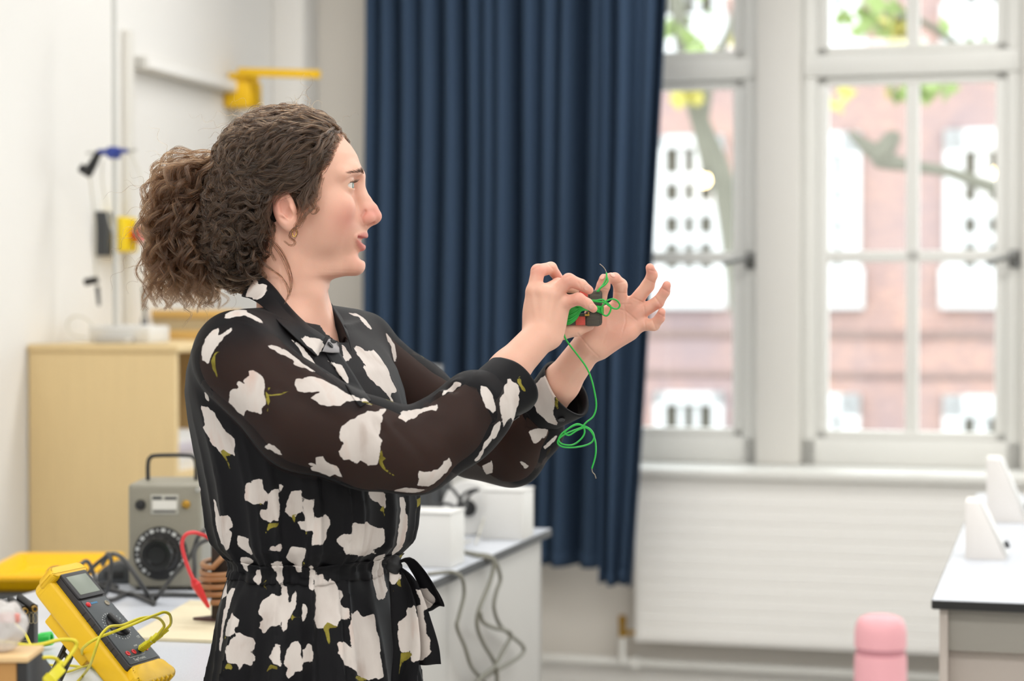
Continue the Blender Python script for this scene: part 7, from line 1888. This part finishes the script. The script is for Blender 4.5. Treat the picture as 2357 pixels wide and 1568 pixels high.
MB().lathe([(62 * sv, -.001), (62 * sv, .0025), (60 * sv, .003)], n=56, mtx=my_(cx_, cz_)).build('dial_plate', M_black, vc_)
kb = [(46 * sv, .002), (46 * sv, .006)]
MB().lathe([(46 * sv, .003), (46 * sv, .008), (40 * sv, .012), (37 * sv, .034), (34 * sv, .038), (24 * sv, .038), (21 * sv, .034), (.0003, .034)], n=48, mtx=my_(cx_ - .002, cz_ + .001)).build('dial_knob', mat('bakelite', (20, 19, 19), .2, bump=.02), vc_)
mb = MB()
for k in range(22):
    a = math.radians(-60 + 300 * k / 21); x, z = cx_ + 54 * sv * math.cos(a), cz_ + 54 * sv * math.sin(a)
    R = Matrix.Translation((x, -.0034, z)) @ Matrix.Rotation(-(a - math.pi / 2), 4, 'Y')
    mb.box((0, 0, 0), (9.5 * sv if k % 2 == 0 else 4 * sv, .0006, 8 * sv if k % 2 == 0 else 5 * sv), 0, 1, R)
mb.build('dial_scale_marks', M_mark, vc_, smooth=False)['kind'] = 'stuff'
lx0, lz0 = vl(347, 1184); lx1, lz1 = vl(412, 1138)
MB().span((lx0, -.0012, lz0), (lx1, .001, lz1), .0006).build('rating_plate', mat('pale_plate', (176, 174, 164), .4, .2, bump=.02), vc_)
MB().span((lx0 + .004, -.0017, lz0 + .010), (lx1 - .004, -.001, lz1 - .012)).build('plate_window', mat('plate_white', (222, 220, 212), .5, bump=.01), vc_)
mb = MB(); mb.span((lx0 + .004, -.0017, lz1 - .010), (lx0 + .022, -.001, lz1 - .004)); mb.span((lx0 + .028, -.0017, lz1 - .010), (lx1 - .004, -.001, lz1 - .005)); mb.span((lx0 + .006, -.0017, lz0 + .004), (lx1 - .006, -.001, lz0 + .007))
mb.build('plate_print', M_dgrey, vc_, smooth=False)['kind'] = 'stuff'
x, z = vl(324, 1162); MB().lathe([(12 * sv, -.001), (12 * sv, .004), (9 * sv, .010), (.0003, .011)], n=24, mtx=my_(x, z)).build('fuse_holder', M_black, vc_)
x, z = vl(429, 1161); mb = MB(); mb.lathe([(10 * sv, -.001), (10 * sv, .003), (6 * sv, .005), (5 * sv, .012), (.0003, .0125)], n=20, mtx=my_(x, z)); mb.build('toggle_switch', M_brass, vc_)
x, z = vl(456, 1127); MB().lathe([(6 * sv, -.001), (5 * sv, .003), (.0003, .0035)], n=16, mtx=my_(x, z)).build('case_screw', M_steel, vc_)
def wires(label, pts, r=.0042, group='black cables round the transformer', cat='cable'):
    pp = [P(*q) if len(q) == 3 else P(q[0], q[1], depth_on_z(q[1], ZB + .005)) for q in pts]
    t = thing('mains_cable', label, cat, pp[0], 0, group)
    MB().tube([p - Vector(t.location) for p in spline(pp, 7)], r, 8).build('cord', M_cable, t, angle=180); return t
dk = 3.72
wires('black cable sagging across the transformer front and rising to its right', [(236, 1300, 3.86), (246, 1284, dk + .1), (258, 1276, dk + .08), (278, 1282, dk), (300, 1308, dk - .02), (325, 1345, dk - .02), (343, 1374), (353, 1390), (356, 1382), (370, 1365, dk - .02), (392, 1335, dk - .02), (420, 1302, dk - .03), (438, 1280, dk - .03), (447, 1262, dk - .03), (455, 1238, dk - .03), (470, 1222, dk - .02), (490, 1212, dk)])
wires('black cable humped at the far left behind the multimeter top', [(104, 1372, 3.55), (107, 1340, 3.6), (113, 1316, 3.62), (130, 1308, 3.64), (160, 1311, 3.68), (182, 1303, 3.7), (197, 1292, 3.72), (207, 1300, 3.72), (216, 1325, 3.72), (219, 1345, 3.72), (230, 1352), (262, 1358)])
wires('black cable looping tall beside the dark adapter', [(200, 1322, 3.8), (218, 1302, 3.8), (240, 1284, 3.8), (250, 1276, 3.78), (256, 1292, 3.76), (254, 1320, 3.76), (251, 1345, 3.76), (240, 1368), (222, 1352), (240, 1344), (270, 1352)])
wires('black cable lying along the foot of the transformer', [(225, 1350), (250, 1356), (290, 1366), (330, 1371), (380, 1369), (430, 1370), (480, 1372), (530, 1376)])
wires('short black cable bent flat on the bench before the adapter', [(236, 1384), (262, 1380), (282, 1371), (298, 1366), (316, 1372), (352, 1388)])
wires('black cable hanging behind the red lead at the transformer side', [(446, 1345, dk - .06), (448, 1310, dk - .06), (448, 1270, dk - .05), (462, 1250, dk - .04), (492, 1238, dk - .03)])
ad = P(262, 1345, depth_on_z(1345, ZB))
ad_t = thing('power_adapter', 'dark rounded power adapter among cables left of the transformer', 'adapter', (ad.x, ad.y, ZB))
MB().prism([(-.036, 0), (.034, 0), (.034, .040), (.010, .044), (-.020, .036), (-.036, .018)], 0, .06, Matrix(((1, 0, 0, 0), (0, 0, 1, 0), (0, 1, 0, 0), (0, 0, 0, 1))), .006).build('case', M_dgrey, ad_t)
MB().span((-.02, -.0008, .010), (.02, .0012, .026), .0006).build('label_plate', M_black, ad_t)

# ------------------------------------------------------------------ board with the upright core and brown coil, red lead
bpts = [on_z(292, 1474, ZB), on_z(600, 1486, ZB), on_z(655, 1402, ZB), on_z(437, 1389, ZB)]
bw = [room(u, v, ZB) for u, v in bpts]; b0 = bw[0]
bo_ = thing('wooden_board', 'thin pale plywood board lying on the left bench beside the woman', 'board', b0)
MB().prism([((p - b0).x, (p - b0).y) for p in bw], 0, .006, None, .0008).build('sheet', mat('pale_plywood', (226, 214, 182), .6, vary=.08, vscale=5, stretch=(3, 14, 3), bump=.05), bo_)
ZP = ZB + .006
dcs = depth_on_z(1432, ZP); cb = P(508, 1430, dcs)
uc = thing('upright_core', 'dark upright iron bar on a steel foot plate, brown coil round it', 'core', (cb.x, cb.y, ZP))
sc_ = dcs / FPX
M_rust = mat('rusty_dark_steel', (58, 48, 42), .6, .4, vary=.35, vscale=50, bump=.2, bscale=120)
MB().prism([(-.052, .02), (.02, -.012), (.06, -.010), (.07, .055), (-.004, .06)], 0, .005, None, .001).build('foot_plate', mat('oxide_plate', (84, 58, 56), .55, .4, vary=.3, vscale=40, bump=.1), uc)
MB().span((-.0165, 0, .005), (.0165, .034, 250 * sc_), .0015).build('bar', M_rust, uc)
cc_t = thing('brown_coil', 'five turn brown insulated coil standing round the upright iron bar', 'coil', (cb.x + .002, cb.y + .017, ZP + .045))
M_brown = mat('brown_insulation', (158, 112, 72), .4, vary=.08, vscale=60, bump=.03)
zc = lambda py: P(512, py, dcs).z - (ZP + .045)
hel = []
for i in range(5 * 28 + 1):
    t = i / 28; a = -math.pi * .62 + 2 * math.pi * t; R_ = .0415 - .0012 * t
    hel.append(Vector((R_ * math.cos(a), R_ * math.sin(a), zc(1383) + (zc(1309) - zc(1383)) * (t / 4.3) + .006 * math.sin(a) * (t > 3.6))))
hel.append(hel[-1] + Vector((.02, .006, .022)))
MB().tube(hel, .0050, 12).build('turns', M_brown, cc_t, angle=180)
rl_t, o0 = lead('red lead with a red boot arching from the transformer down to the coil', [(500, 1244, dcs + .03), (484, 1240, dcs), (465, 1231, dcs - .03), (445, 1226, dcs - .05), (427, 1232, dcs - .06), (419, 1252, dcs - .06), (424, 1280, dcs - .06), (434, 1310, dcs - .06), (446, 1338, dcs - .06)], .0034, m=mat('red_rubber', (220, 62, 66), .4, bump=.02), name='red_lead')
rl_t['group'] = ''; del rl_t['group']
a_, b_ = P(444, 1334, dcs - .06) - o0, P(480, 1398, dcs - .045) - o0
MB().tube([a_, a_.lerp(b_, .12), a_.lerp(b_, .15), a_.lerp(b_, .5), b_], [.006, .0085, .0105, .0085, .004], 10, flat=.7).build('boot', M_red, rl_t)
MB().cyl(b_, b_ + (b_ - a_) * .1, .0015, n=8).build('pin', M_steel, rl_t)
